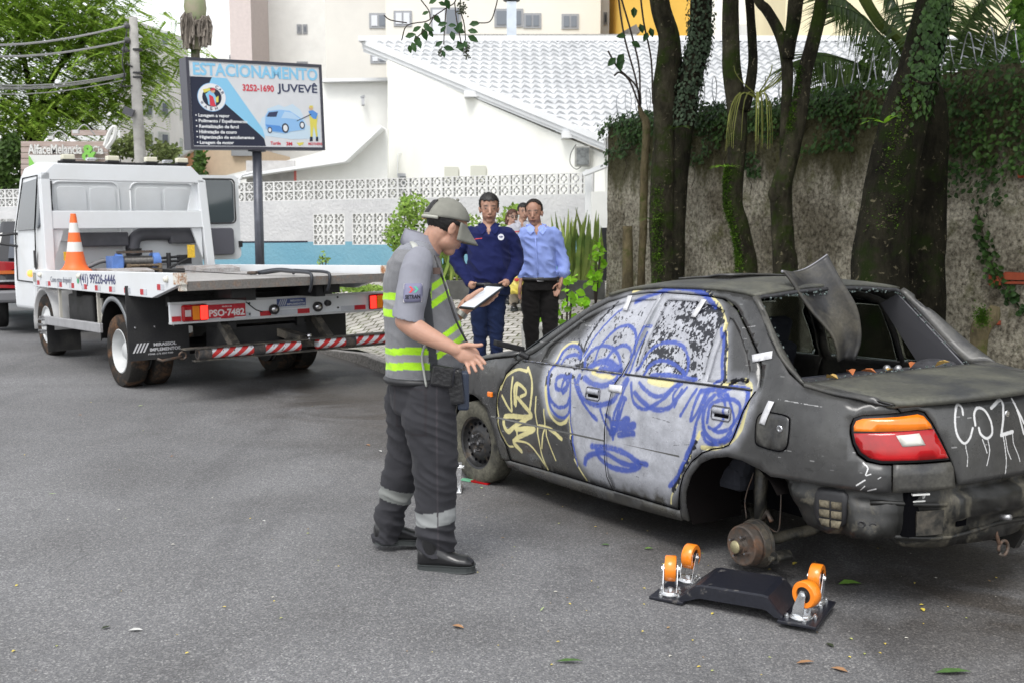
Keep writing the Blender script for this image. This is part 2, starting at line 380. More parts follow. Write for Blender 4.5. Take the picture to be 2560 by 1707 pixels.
# kerb stones (joined row is the street's setting)
mb=MB()
i=0
while i<len(_cp)-1:
    a=i; b=min(i+5 if _cp[i][1]>10 else i+8,len(_cp)-1)
    P=[]
    for k in (a,b):
        t=k
        for s,zt in ((-.02,0),(.14,0)):
            x,y=side_pt(t,s)
            if k==b: x-=(_cp[b][0]-_cp[a][0])*.012; y-=(_cp[b][1]-_cp[a][1])*.012
            P.append((x,y,Gs(x,y)+.137-.10*min(1,max(0,(y-13.6))))); P.append((x,y,Gs(x,y)-.2))
    mb.add(P,[(0,4,6,2),(0,2,3,1),(4,5,7,6),(0,1,5,4),(2,6,7,3)])
    i=b
tag(mb.build('kerb',gran,bevel=.012),'row of rough granite kerb stones along the street',kind='structure')
# ---- car side surface: arc coordinate u (0 at rear axle, + to the tail), height z
_PP=np.array([(3.30,0),(3.28,.30),(3.17,.56),(2.98,.71),(2.6,.795),(2.1,.83),(1.2,.845),(.4,.84),(-.2,.82),(-.52,.785),(-.74,.71),(-.88,.58),(-.955,.40),(-.985,.2),(-.99,0),(-.985,-.2),(-.955,-.40),(-.88,-.58),(-.74,-.71),(-.52,-.785),(-.2,-.82)],float)
def _cr(P,n=24):
    Q=np.vstack([2*P[0]-P[1],P,2*P[-1]-P[-2]]);o=[]
    for i in range(1,len(Q)-2):
        t=np.linspace(0,1,n,endpoint=False)[:,None]
        a,b,c,d=Q[i-1],Q[i],Q[i+1],Q[i+2]
        o.append(.5*((2*b)+(c-a)*t+(2*a-5*b+4*c-d)*t*t+(3*b-a-3*c+d)*t**3))
    return np.vstack(o+[P[-1:]])
_PL=_cr(_PP)
_SL=np.concatenate([[0],np.cumsum(np.linalg.norm(np.diff(_PL,axis=0),axis=1))])
_k0=int(np.argmin(abs(_PL[:,0])+ (_PL[:,1]<.5)*9))
_SL=_SL-(_SL[_k0]+_PL[_k0,0])
_T=np.gradient(_PL,axis=0);_T/=np.linalg.norm(_T,axis=1)[:,None]
_N=np.stack([_T[:,1],-_T[:,0]],1)   # outward
_iz=np.array([.10,.20,.27,.33,.45,.515,.53,.56,.62,.75,.86,.92,.95,.965,1.1,1.25,1.36,1.45])
_ii=np.array([.10,.06,.035,.018,.006,.0,.012,.010,.0,.006,.022,.04,.055,.075,.125,.205,.275,.34])
_zf=np.linspace(.05,1.5,300);_zi=np.interp(_zf,_iz,_ii)
for _ in range(3): _zi[1:-1]=(_zi[:-2]+2*_zi[1:-1]+_zi[2:])/4
def side(u,z,off=0.0):
    u=np.asarray(u,float);z=np.asarray(z,float)
    x=np.interp(u,_SL,_PL[:,0]);y=np.interp(u,_SL,_PL[:,1])
    nx=np.interp(u,_SL,_N[:,0]);ny=np.interp(u,_SL,_N[:,1])
    i=np.interp(z,_zf,_zi)-off
    return np.stack([x-nx*i,y-ny*i,z+0*x],-1)
STROKES='s0:-1337,1176 -1237,1286 -1134,1356 -831,1392 -482,1401 -297,1323 -183,1222 -75,996 95,988 162,934 150,817 77,688 -101,630 -197,624 -290,523 -361,381 -456,262 -739,251 -949,288 -1150,270 -1248,393 -1312,531 -1331,628 -1585,625 -1656,789 -1636,912 -1569,1045 -1389,1077|y18:-2149,753 -2193,682 -2210,592 -2203,516 -2182,441 -2139,395 -2085,351 -2023,356|y24:-2156,721 -2093,813 -1967,867 -1844,868|y25:-1843,889 -1785,838 -1759,763 -1772,658 -1786,599|y23:-2137,679 -2017,591 -2017,709 -2011,811|y30:-1966,651 -1976,740 -1946,780 -1848,754 -1835,724 -1896,701|y24:-1944,770 -1955,642 -1946,664|y39:-1926,687 -1766,602 -1855,574 -2016,558 -2118,539 -2117,480 -2067,449 -1971,500 -1767,596|y37:-1964,480 -1735,510 -2002,398 -1919,341|y28:-1952,487 -1955,422 -2013,396|y17:-1958,405 -1814,405 -1705,348 -1624,266|y17:-1706,720 -1711,588 -1689,487 -1664,360 -1624,266|y18:-1611,652 -1614,549 -1656,403|y15:-1606,539 -1563,444 -1506,350|y29:-1683,539 -1568,540 -1417,496|y28:-1557,943 -1594,876 -1602,795 -1581,707 -1540,631 -1457,586 -1371,608 -1325,658 -1323,520|y24:-1569,937 -1554,1017 -1486,1061 -1401,1067|y17:-1293,390 -1196,281|y58:-1131,932 -1021,924 -930,928|y56:-613,938 -519,929 -442,933|y19:-101,917 -95,949 -27,967 -3,973|y28:52,990 103,972 127,921 124,855 109,775 66,713 12,678 -66,646 -154,637|y27:-172,709 -189,677|y13:-244,584 -295,509 -342,426 -403,344 -425,290|y20:-1075,1384 -980,1407 -830,1413|y22:-558,1413 -426,1387 -316,1340 -247,1293 -203,1254 -192,1214|y10:-173,1207 -117,1106 -71,965|k18:-1327,1039 -1308,1136 -1250,1239 -1172,1313|k39:-1322,940 -1290,957 -1238,943|k36:-346,1330 -271,1292 -224,1249|k19:-187,1206 -136,1124 -111,1042 -79,965|k29:-529,1410 -445,1395 -404,1383|k22:-33,967 -8,987 60,983|k26:-200,659 -251,583 -296,513 -355,424 -387,374|k26:-704,961 -676,1012 -583,1037 -473,1016 -391,976|k12:-781,1167 -781,1088 -782,994|k20:-1394,1068 -1344,1038 -1322,968|k20:-1596,881 -1604,805|k20:-1556,875 -1567,809|k34:-1422,858 -1386,881 -1307,879|k17:-1237,876 -1228,895|k17:-1315,521 -1297,420|k30:-590,1261 -477,1262 -437,1251|k33:-395,1127 -334,1110|k30:-670,1078 -532,1075|b31:-1539,1003 -1553,939 -1585,877 -1573,793 -1535,722 -1451,687 -1362,707 -1331,755|b25:-1571,783 -1542,686 -1467,635 -1385,631 -1334,667 -1324,736 -1339,842 -1348,894|b33:-1496,826 -1486,861 -1420,877 -1376,853 -1378,818 -1426,794 -1482,798 -1496,826|b25:-1405,776 -1428,803 -1411,849 -1376,877 -1353,865 -1367,805 -1405,776|b17:-1322,756 -1316,659 -1313,560 -1289,471 -1265,355|b28:-1539,935 -1543,998 -1479,1047 -1399,1047 -1338,1013|b30:-1496,948 -1481,983 -1394,1004 -1334,990|b28:-1243,937 -1276,990 -1229,1046 -1136,1074 -1050,1064 -980,1032 -923,978 -877,933|b24:-1184,974 -1181,1050 -1128,1128 -1068,1178 -987,1196 -910,1173 -861,1122 -824,1053|b27:-1081,997 -1038,1055 -961,1089 -894,1075 -845,1034|b50:-1204,950 -1144,978 -1061,989 -972,969 -903,944|b46:-1098,943 -1015,948 -939,941|b19:-1308,1002 -1261,1106 -1210,1184 -1142,1258 -1095,1288|b32:-1011,1328 -929,1358 -812,1393 -730,1413 -591,1412 -499,1398 -410,1366 -331,1327|b25:-214,1221 -164,1143 -137,1064 -107,986 -136,963|b22:-845,936 -842,1061 -833,1191 -803,1202 -768,1203|b20:-814,952 -812,1027 -781,1167|b23:-769,969 -726,1061 -654,1114 -563,1133 -470,1122 -411,1084 -379,1040 -370,987|b26:-694,954 -683,998 -608,1032 -512,1029 -428,1003 -379,977|b28:-636,953 -515,965 -383,965 -285,961|b39:-1261,892 -1261,840 -1197,770 -1094,749 -999,755 -904,789 -861,844 -811,916|b42:-1208,888 -1116,864 -1026,859 -948,881 -907,912|b29:-1303,869 -1253,802 -1175,734 -1107,690 -1049,664|b26:-766,901 -728,816 -695,789 -635,774 -576,790 -477,844 -425,892 -386,938|b35:-720,853 -642,813 -569,790 -500,785 -418,808 -380,851|b26:-696,908 -628,876 -552,853 -475,866 -413,915 -358,932|b24:-795,914 -833,811 -887,704 -900,581|b31:-788,811 -811,813 -834,774 -857,699 -919,597|b22:-1016,725 -970,656 -917,607 -902,571|b30:-960,699 -917,682 -899,619|b25:-885,612 -841,687 -815,750 -800,796|b40:-895,601 -818,671 -775,704 -753,698 -788,662 -854,635 -716,680 -708,668 -794,634 -706,632 -842,604|b20:-372,923 -400,878 -392,849 -362,878 -347,909|b22:-313,920 -358,866 -381,817|b22:-239,920 -279,854 -326,777|b23:-208,919 -233,838 -246,762 -200,817 -158,928|b28:-149,921 -177,828 -207,742 -227,655 -286,560 -337,467 -418,386|b32:-102,905 -151,848 -156,765 -128,711 -68,682 0,700 42,742|b26:-127,769 -116,851 -71,881 14,898 73,885 89,843 63,793 30,757 -42,731 -112,746|b22:-81,912 -27,885 -9,828 -29,773 -71,739|b19:-15,918 22,871 55,808 41,758|b27:-157,707 -126,670 -67,666 22,695 65,737 101,829 122,902 103,953|b33:-195,916 -113,932 -51,923 -11,907|b24:-63,925 -10,950 61,956 104,946 122,902|b41:-1100,500 -920,518 -766,505 -669,475 -598,477|b38:-1053,488 -1035,447 -953,413 -854,406 -741,421 -657,454 -669,475|b40:-1036,490 -906,468 -803,448 -701,451|b42:-1184,384 -1161,422 -1081,459 -982,480|w11:1258,891 1260,924 1239,932 1215,901 1202,845 1214,795 1246,766 1280,785 1304,828|w12:1322,840 1327,888 1358,912 1401,896 1427,844 1426,794 1388,775 1351,797 1342,825|w14:1446,903 1532,931 1528,884 1489,779|w17:1489,779 1573,786|w11:1617,929 1655,768|w11:1616,913 1664,816|w4:1252,761 1256,729 1262,706 1258,663|w5:1358,774 1384,710|w5:1394,770 1401,715 1382,655|w6:1503,773 1513,702 1519,655 1514,601|w5:1518,771 1528,710 1553,663|w5:1572,779 1574,733 1603,683 1621,645|w5:770,691 790,670 782,638 803,644|w4:760,569 777,587|w5:790,567 825,578|w3:833,624 846,633|w6:778,615 742,588'
UC=1.5471
def rot3(yaw,pit,rol):
    cy,sy=cos(yaw),sin(yaw);cp,sp=cos(pit),sin(pit);cr_,sr=cos(rol),sin(rol)
    return Matrix(((cy,-sy,0),(sy,cy,0),(0,0,1)))@Matrix(((cp,0,-sp),(0,1,0),(sp,0,cp)))@Matrix(((1,0,0),(0,cr_,-sr),(0,sr,cr_)))
# ---- spray paint on the car's flank: an image generated here, in the panel's own arc/height coordinates
U0,U1,Z0,Z1,PPM=-3.3,2.05,.15,1.45,430
def paint():
    Wd=int((U1-U0)*PPM);Ht=int((Z1-Z0)*PPM)
    rg=np.random.default_rng(3)
    def fbm(cell,oct=4):
        o=np.zeros((Ht,Wd));a=1;t=0
        for k in range(oct):
            c=max(1.0,cell/2**k); h=int(Ht/c)+3;w=int(Wd/c)+3; g=rg.random((h,w))
            yy=np.arange(Ht)/c;xx=np.arange(Wd)/c;yi=yy.astype(int);xi=xx.astype(int);fy=(yy-yi)[:,None];fx=(xx-xi)[None]
            fy=fy*fy*(3-2*fy);fx=fx*fx*(3-2*fx)
            v=(g[yi][:,xi]*(1-fx)+g[yi][:,xi+1]*fx)*(1-fy)+(g[yi+1][:,xi]*(1-fx)+g[yi+1][:,xi+1]*fx)*fy
            o+=v*a;t+=a;a*=.55
        return o/t
    n1=fbm(160);n2=fbm(26);n3=fbm(7,2);n4=fbm(60);sp=rg.random((Ht,Wd))
    u=U0+(np.arange(Wd)+.5)/PPM;z=Z0+(np.arange(Ht)+.5)/PPM;UU,ZZ=np.meshgrid(u,z)
    A=np.zeros((Ht,Wd,3))+np.array([.046,.046,.046])
    A*=(.72+.6*n2)[...,None]
    # grime along the sills and olive dust
    g=np.clip((.50-ZZ)/.25,0,1)*np.clip((n4-.35)*3,0,1)
    A=A*(1-g[...,None]*.6)+np.array([.060,.055,.042])*g[...,None]*.6
    g=np.clip((n1-.5)*4,0,1)*.35; A=A*(1-g[...,None])+np.array([.10,.10,.095])*g[...,None]
    def dist(poly,pad,closed=False):
        P=np.array(poly);lo=P.min(0)-pad;hi=P.max(0)+pad
        i0,i1=max(0,int((lo[0]-U0)*PPM)),min(Wd,int((hi[0]-U0)*PPM)+1);j0,j1=max(0,int((lo[1]-Z0)*PPM)),min(Ht,int((hi[1]-Z0)*PPM)+1)
        X=UU[j0:j1,i0:i1];Y=ZZ[j0:j1,i0:i1];D=np.full(X.shape,9.)
        n=len(P)
        for k in range(n if closed else n-1):
            a=P[k];b=P[(k+1)%n];d=b-a;t=np.clip(((X-a[0])*d[0]+(Y-a[1])*d[1])/max(d@d,1e-9),0,1)
            D=np.minimum(D,np.hypot(X-a[0]-t*d[0],Y-a[1]-t*d[1]))
        return slice(j0,j1),slice(i0,i1),D,X,Y
    Cc=dict(s=(.40,.41,.45),y=(.62,.56,.27),k=(.012,.013,.018),b=(.045,.08,.34),w=(.62,.62,.62))
    for t in STROKES.split('|'):
        hd,pt=t.split(':');c=hd[0];w=float(hd[1:])/2000*(.84 if c in 'by' else 1)
        P=[tuple(float(q)/1000 for q in r.split(',')) for r in pt.split()]
        if c=='s':
            js,is_,D,X,Y=dist(P,.2,True); ins=inpoly(X,Y,P); D=np.where(ins,-D,D)
            al=np.clip(.5-D/.11,0,1); al=al*al*(3-2*al)
            al=al*np.clip(1.4-np.clip((.46-Y)/.2,0,1)*(n2[js,is_]*1.6+n4[js,is_]*1.1),0,1)      # road film low on the doors
            al=np.where(sp[js,is_]<.012*np.clip(n3[js,is_]*3-.6,0,3),al*.5,al)
            col=np.array(Cc['s'])*(.66+.52*n2[js,is_])[...,None]*(.88+.22*n3[js,is_])[...,None]*(.8+.4*n4[js,is_])[...,None]
            A[js,is_]=A[js,is_]*(1-al[...,None])+col*al[...,None]
            # scraped rear door window: paint flaked off the glass in ragged scratches
            ww=inpoly(UU,ZZ,[(-.76,.95),(-.74,1.35),(-.47,1.35),(-.24,1.31),(-.22,.96)])
            q=fbm(5,3)*.6+fbm(14,3)*.4; ww2=ww&(q>.555-.05*np.clip((n4-.4)*4,-1,1)); A[ww2]=(.015,.016,.022)
            ww=inpoly(UU,ZZ,[(-1.6,.95),(-1.5,1.1),(-1.2,1.27),(-.9,1.3),(-.9,.95)])&(q>.61); A[ww]=(.03,.03,.04)
            continue
        P=[tuple(v)[:2] for v in cr([(a,b,0) for a,b in P],5)] if len(P)>2 else P
        js,is_,D,X,Y=dist(P,w*2.4)
        soft={'b':.65,'y':.35,'k':.5,'w':.15}[c]
        if c in 'by': D=D/(.68+.62*n2[js,is_])+(n3[js,is_]-.5)*.005*(c=='b')
        if c=='k': D=D+(n3[js,is_]-.5)*w*2.6
        e=np.clip((w*(1+soft*.5)-D)/(w*soft),0,1)
        if c=='b': e=np.maximum(e*.93,.26*np.clip((w*2.0-D)/(w*1.6),0,1)**1.5)   # spray halo
        if c=='b' : e*= np.clip(1.15-.35*(n3[js,is_]>.72),0,1)
        if c=='y': e*=.92
        col=np.array(Cc[c])*(.9+.2*n2[js,is_])[...,None]
        A[js,is_]=A[js,is_]*(1-e[...,None])+col*e[...,None]
    # scratches through the paint and runs
    for k in range(26):
        x0=rg.uniform(-2.1,.6);z0=rg.uniform(.3,1.3);a_=rg.uniform(-.5,.5);l=rg.uniform(.04,.25); js,is_,D,X,Y=dist([(x0,z0),(x0+l,z0+a_*l*.4)],.004); m_=(D<.0016)&(n3[js,is_]>.42); A[js,is_]=np.where(m_[...,None],A[js,is_]*.3+(.05 if k%2 else .30),A[js,is_])
    # grit, small scratches, speckle everywhere
    for k in range(420):
        x=rg.integers(0,Wd-30);y=rg.integers(0,Ht-8);l=rg.integers(2,14);v=rg.choice([.02,.35,.22]); A[y:y+1+(l>9),x:x+l]=A[y:y+1+(l>9),x:x+l]*.4+v*.6
    A[sp>.9985]*=2.2
    A[(n3>.74)&(sp>.6)]*=.7
    im=bpy.data.images.new('flank_paint',Wd,Ht,float_buffer=True); im.colorspace_settings.name='Linear Rec.709'
    buf=np.ones((Ht,Wd,4),np.float32);buf[...,:3]=np.clip(A,0,1); im.pixels.foreach_set(buf.ravel()); im.update(); im.pack()
    return im
def painted(name,rough,img,bump=.15):
    m=M(name,(.5,.5,.5),rough,spec=.5); t=node(m,'ShaderNodeTexImage'); t.image=img; t.extension='EXTEND'; u=node(m,'ShaderNodeUVMap'); u.uv_map='uv'
    L=m.node_tree.links.new; B=m.node_tree.nodes['Principled BSDF']; L(u.outputs[0],t.inputs[0]); L(t.outputs[0],B.inputs['Base Color'])
    co=node(m,'ShaderNodeTexCoord').outputs['Object']; r=noi(m,co,4,5,.6); mr=node(m,'ShaderNodeMapRange'); L(r,mr.inputs[0]); mr.inputs[1].default_value=.3;mr.inputs[2].default_value=.7
    mr.inputs[3].default_value=rough-.12; mr.inputs[4].default_value=rough+.2; L(mr.outputs[0],B.inputs['Roughness'])
    L(bumpn(m,noi(m,co,4.2,3),bump*2,.03,bumpn(m,noi(m,co,90,3),.12,.002)),B.inputs['Normal'])
    return m
IMG=paint(); PAINT=painted('flank_paint',.26,IMG); PGLASS=painted('painted_glass',.22,IMG,.03)
def dusty(name,base,dust,lo,hi,rough=.5,ns=2.2,metal=0):
    m=M(name,base,rough,metal); L=m.node_tree.links.new; B=m.node_tree.nodes['Principled BSDF']; co=node(m,'ShaderNodeTexCoord').outputs['Object']
    f=ramp(m,noi(m,co,ns,6,.68,.4),(lo,0.),(hi,1.)); c=mixn(m,base,dust,f); c=mixn(m,c,ramp(m,noi(m,co,60,4,.6),(.3,(.75,.75,.75)),(.75,(1.3,1.3,1.3))),1.,'MULTIPLY')
    L(c,B.inputs['Base Color']); mr=node(m,'ShaderNodeMapRange'); L(f,mr.inputs[0]); mr.inputs[3].default_value=rough; mr.inputs[4].default_value=min(1,rough+.3); L(mr.outputs[0],B.inputs['Roughness'])
    L(bumpn(m,noi(m,co,5,3),.15,.02,bumpn(m,noi(m,co,120,3),.2,.002)),B.inputs['Normal']); return m
DARKP=dusty('dusty_dark_paint',(.037,.037,.038),(.095,.091,.076),.40,.68,.28)
LIDP=dusty('mossy_dust_paint',(.04,.041,.042),(.105,.104,.080),.34,.68,.42,3)
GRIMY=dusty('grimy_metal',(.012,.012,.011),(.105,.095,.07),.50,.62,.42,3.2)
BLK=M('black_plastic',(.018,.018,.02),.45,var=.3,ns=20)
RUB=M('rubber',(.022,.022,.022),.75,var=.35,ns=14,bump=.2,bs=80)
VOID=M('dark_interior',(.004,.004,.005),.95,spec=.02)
ORG=M('amber_lens',(.85,.20,.01),.12,coat=.6,var=.12,ns=14)
REDL=M('red_lens',(.34,.003,.006),.1,coat=.4,var=.35,ns=5)
WHL=M('clear_lens',(.55,.55,.50),.15,coat=.4)
CHR=M('bright_metal',(.6,.6,.62),.25,1,var=.15,ns=30)
STEEL=M('dull_steel',(.33,.33,.34),.42,.8,var=.3,ns=12)
RUST=dusty('rusty_metal',(.085,.072,.062),(.16,.085,.05),.48,.70,.55,12,.35)
CR=rot3(2.118,-.033,.001)
car=thing('wrecked_car','dirty dark grey sedan sprayed with a blue face, its rear wheel and rear window missing','car',(1.762,5.638,-.084),CR)
def up(o): return o
def sidepanel(name,outline,mat,holes=(),off=0.0,step=.045,flip=False,thick=.02,parent=car,smooth=True):
    v,f=fillpoly(outline,step,holes); a=np.array(v); P=side(a[:,0],a[:,1],off)
    mb=MB()
    if flip: P=P*np.array([1,-1,1]); f=[t[::-1] for t in f]
    # outward facing check
    if f:
        i,j,k=f[0]; n=np.cross(P[j]-P[i],P[k]-P[i]); uu=a[i,0]; 
        x0=np.array([np.interp(uu,_SL,_N[:,0]),np.interp(uu,_SL,_N[:,1])*(-1 if flip else 1),0])
        if n@x0<0: f=[t[::-1] for t in f]
    mb.add(P,f); mb.uv=[((p[0]-U0)/(U1-U0),(p[1]-Z0)/(Z1-Z0)) for p in v]
    return mb.build(name,mat,parent,smooth=smooth,solid=thick)
fd=[(-1.968,.915),(-2.026,.880),(-2.095,.827),(-2.135,.761),(-2.16,.742),(-2.193,.682),(-2.206,.619),(-2.230,.537),(-2.201,.459),(-2.17,.401),(-2.122,.356),(-2.108,.295),(-2.099,.245),(-1.599,.263),(-1.2,.267),(-.937,.267),(-.95,.306),(-.97,.346),(-.974,.427),(-.976,.521),(-.965,.618),(-.948,.713),(-.92,.841),(-.897,.889),(-.873,.922),(-.860,.935),(-.850,1.0),(-.797,1.382),(-.93,1.378),(-1.07,1.362),(-1.26,1.313),(-1.42,1.238),(-1.60,1.121),(-1.80,.998)]
fg=[(-1.735,.932),(-1.70,1.030),(-1.58,1.10),(-1.43,1.203),(-1.26,1.282),(-1.07,1.331),(-.93,1.345),(-.825,1.350),(-.872,.942)]
rd=[(-.851,.935),(-.864,.922),(-.888,.888),(-.911,.841),(-.939,.714),(-.956,.618),(-.967,.522),(-.965,.428),(-.961,.347),(-.94,.307),(-.925,.268),(-.658,.271),(-.374,.270),(-.353,.332),(-.335,.401),(-.298,.473),(-.244,.550),(-.154,.611),(-.077,.642),(-.010,.658),(.029,.676),(.055,.712),(.082,.779),(.104,.845),(.132,.906),(.153,.950),(.160,.972),(.150,1.02),(.135,1.055),(.10,1.108),(-.039,1.223),(-.16,1.313),(-.22,1.341),(-.297,1.364),(-.43,1.376),(-.633,1.381),(-.788,1.383),(-.842,1.0)]
rg_=[(-.775,.945),(-.735,1.350),(-.60,1.352),(-.473,1.346),(-.337,1.334),(-.245,1.31),(-.232,.957)]
qg=[(-.198,.961),(-.193,1.283),(-.155,1.268),(-.078,1.212),(.015,1.125),(.075,1.035),(.092,.985),(.06,.972)]
quarter=[(-.362,.262),(-.341,.332),(-.324,.404),(-.287,.48),(-.235,.558),(-.148,.621),(-.075,.650),(-.006,.667),(.038,.683),(.066,.716),(.093,.782),(.115,.848),(.143,.909),(.163,.948),(.172,.972),(.162,1.022),(.147,1.062),(.11,1.117),(-.031,1.233),(-.155,1.323),(-.215,1.351),(-.295,1.374),(-.43,1.386),(-.633,1.391),(-.8,1.392),(-.93,1.388),(-1.07,1.372),(-1.26,1.324),(-1.42,1.249),(-1.6,1.133),(-1.80,1.010),(-1.985,.922),
 (-2.03,.944),(-1.83,1.043),(-1.62,1.172),(-1.44,1.28),(-1.28,1.35),(-1.1,1.388),(-.8,1.408),(-.5,1.409),(-.3,1.404),(-.15,1.392),(-.07,1.378),(.0,1.345),(.08,1.265),(.2,1.15),(.32,1.045),(.43,.992),(.6,.968),(.75,.958),(.893,.949),(.93,.914),(.76,.900),(.715,.885),(.703,.85),(.703,.815),(.717,.768),(.74,.722),(.782,.694),(.845,.684),(.889,.684),(.891,.563),(.77,.56),(.672,.566),(.528,.566),(.359,.567),
 (.30,.563),(.234,.587),(.123,.614),(.025,.617),(-.087,.592),(-.183,.547),(-.248,.473),(-.297,.378),(-.312,.309),(-.315,.215),(-.362,.215)]
ac=(-2.60,.29); ar=.345
arc=[(ac[0]+ar*cos(radians(t)),ac[1]+ar*sin(radians(t))) for t in range(-8,189,12)]
fender=[(-2.117,.25),(-2.131,.351),(-2.178,.395),(-2.21,.455),(-2.239,.537),(-2.215,.619),(-2.202,.684),(-2.168,.746),(-2.144,.764),(-2.104,.832),(-2.033,.888),(-1.985,.919),(-2.06,.935),(-2.3,.905),(-2.6,.855),(-2.9,.79),(-3.1,.74),(-3.1,.58),(-2.95,.56)]+arc[::-1][1:]+[(-2.2,.225)]
sill=[(-2.11,.24),(-1.6,.256),(-.95,.26),(-.37,.262),(-.37,.205),(-.95,.185),(-1.6,.18),(-2.18,.185),(-2.2,.225)]
for fl in (False,True):
    pm=PAINT if not fl else DARKP
    d=sidepanel('front_door',fd,pm,[fg],flip=fl)
    d2=sidepanel('rear_door',rd,pm,[rg_,qg],flip=fl)
    glass=PGLASS if not fl else M('tinted_glass',(.25,.28,.27),.05,trans=1.0,spec=.5)
    g1=sidepanel('side_window',fg,glass,off=-.010,flip=fl,thick=.004,parent=d)
    g2=sidepanel('side_window',rg_,glass,off=-.010,flip=fl,thick=.004,parent=d2)
    g3=sidepanel('quarter_window',qg,glass,off=-.010,flip=fl,thick=.004,parent=d2)
    q=sidepanel('body_side',quarter,pm,flip=fl,step=.05)
    f_=sidepanel('front_fender',fender,pm,flip=fl,step=.05)
    s_=sidepanel('sill',sill,pm,flip=fl,off=.002)
    # rubber weather strips along the belt and door handles
    sg=-1 if fl else 1
    def S3(u,z,off=0): p=side(u,z,off); return Vector((p[0],p[1]*sg,p[2]))
    mb=MB(); mb.tube([S3(u,.930+.0115*(u+1.9),.001) for u in np.linspace(-1.93,-.875,14)],.006,6); mb.build('belt_trim',PAINT if not fl else BLK,d,smooth=True).data.uv_layers.new(name='uv')
    mb=MB(); mb.tube([S3(u,.930+.0115*(u+1.9),.001) for u in np.linspace(-.84,.13,14)],.006,6); mb.build('belt_trim',BLK,d2,smooth=True)
    for (ua,ub,za,zb,par) in ((-1.165,-1.03,.772,.842,d),(-.10,.032,.790,.858,d2)):
        mb=MB(); o=[]
        for (a,b) in ((ua,za),(ub,za),(ub,zb),(ua,zb)): o.append(a)
        ring=[(ua,za+.01),(ua+.01,za),(ub-.01,za),(ub,za+.01),(ub,zb-.01),(ub-.01,zb),(ua+.01,zb),(ua,zb-.01)]
        mb.tube([S3(a,b,.002) for a,b in ring]+[S3(*ring[0],.002)],.0035,6)
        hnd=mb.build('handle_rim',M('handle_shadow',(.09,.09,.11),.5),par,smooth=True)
        mb=MB(); P=[[S3(u,z,.004+.012*sin(pi*(z-za-.03)/(zb-za-.03))) for u in np.linspace(ua+.012,ub-.012,6)] for z in np.linspace(za+.030,zb-.006,5)]
        mb.grid(P); mb.uv=[((u-U0)/(U1-U0),(z-Z0)/(Z1-Z0)) for z in np.linspace(za+.030,zb-.006,5) for u in np.linspace(ua+.012,ub-.012,6)]
        mb.build('door_handle',pm,par,smooth=True,solid=.008)
        mb=MB(); mb.grid([[S3(u,z,.0015) for u in (ua+.02,ub-.012)] for z in (za+.014,za+.032)]); mb.build('handle_recess',VOID,par)
    for pth,par in ((fd[:11],d),(fd[15:28],d),(rd[12:26],d2),(fd[10:16],d),(rd[10:13],d2)):
        mb=MB(); mb.tube([S3(a+(.004 if par is d2 or pth is fd[15:28] else -.004)*(1 if pth[0][0]>-1.2 else 1),b,.0006) for a,b in pth],.0034,5); mb.build('door_gap',VOID,par,smooth=True)  # black tubes stand in for the shade inside the door gaps
    # crease line under the doors' waist
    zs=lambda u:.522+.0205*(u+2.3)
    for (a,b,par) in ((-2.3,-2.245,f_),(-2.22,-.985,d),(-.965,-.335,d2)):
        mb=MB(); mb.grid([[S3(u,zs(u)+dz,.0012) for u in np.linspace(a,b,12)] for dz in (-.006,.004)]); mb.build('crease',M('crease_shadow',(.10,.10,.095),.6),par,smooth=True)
    # arch liners
    for (cu,cz,cr_,nm) in ((.045,.27,.355,'wheel_arch_liner'),(ac[0],ac[1],ar+.01,'wheel_arch_liner')):
        mb=MB(); P=[]
        for t in range(-12 if cu<-1 else 36,193,12):
            a,b=cu+cr_*cos(radians(t)),cz+cr_*sin(radians(t))
            p=S3(a,max(b,.2),-.012); P.append([Vector((p.x,p.y,b)),Vector((p.x,.42*sg,b))])
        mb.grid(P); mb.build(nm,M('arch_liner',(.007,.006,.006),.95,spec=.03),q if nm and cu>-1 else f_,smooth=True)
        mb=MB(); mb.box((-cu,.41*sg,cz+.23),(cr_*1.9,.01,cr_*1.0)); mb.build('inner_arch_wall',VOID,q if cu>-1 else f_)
# arch lip on the near side quarter
# ---- tops: roof, hood, shoulders, trunk lid, screens
def S(u,z,off=0,s=1): p=side(u,z,off); return Vector((float(p[0]),float(p[1])*s,float(p[2])))
re_=[(-1.28,1.35),(-1.1,1.388),(-.95,1.401),(-.8,1.408),(-.5,1.409),(-.3,1.404),(-.15,1.392),(-.07,1.378)]
mb=MB(); P=[]
for i,(u,z) in enumerate(re_):
    e=S(u,z); r=[]
    for t in np.linspace(-1,1,15): r.append(Vector((e.x+.05*(1-t*t)*(1 if i==0 else (-.06 if i==len(re_)-1 else 0)),e.y*t,e.z+.035*(1-t*t))))
    P.append(r)
P2=[]
for j in range(len(P[0])): P2.append(cr([r[j] for r in P],3))
P2=list(map(list,zip(*P2)))
# opening of the missing sunroof panel
NI,NJ=len(P2),len(P2[0]); mb.grid(P2)
hole=[]
mb.f=[f for k,f in enumerate(mb.f) if not (4<=k//(NJ-1)<=10 and 4<=k%(NJ-1)<=9)]; mb.mi=[0]*len(mb.f)
mb.f=[f[::-1] for f in mb.f]
roof=mb.build('roof',LIDP,car,smooth=True,solid=.02)
mb=MB(); mb.grid([[P2[i][j]+Vector((0,0,.006+.016*(j-4)/6+.012*(i>9))) for j in range(4,11)] for i in range(4,12)]); mb.f=[f[::-1] for f in mb.f]; mb.build('sunroof_panel',DARKP,roof,smooth=True,solid=.012)
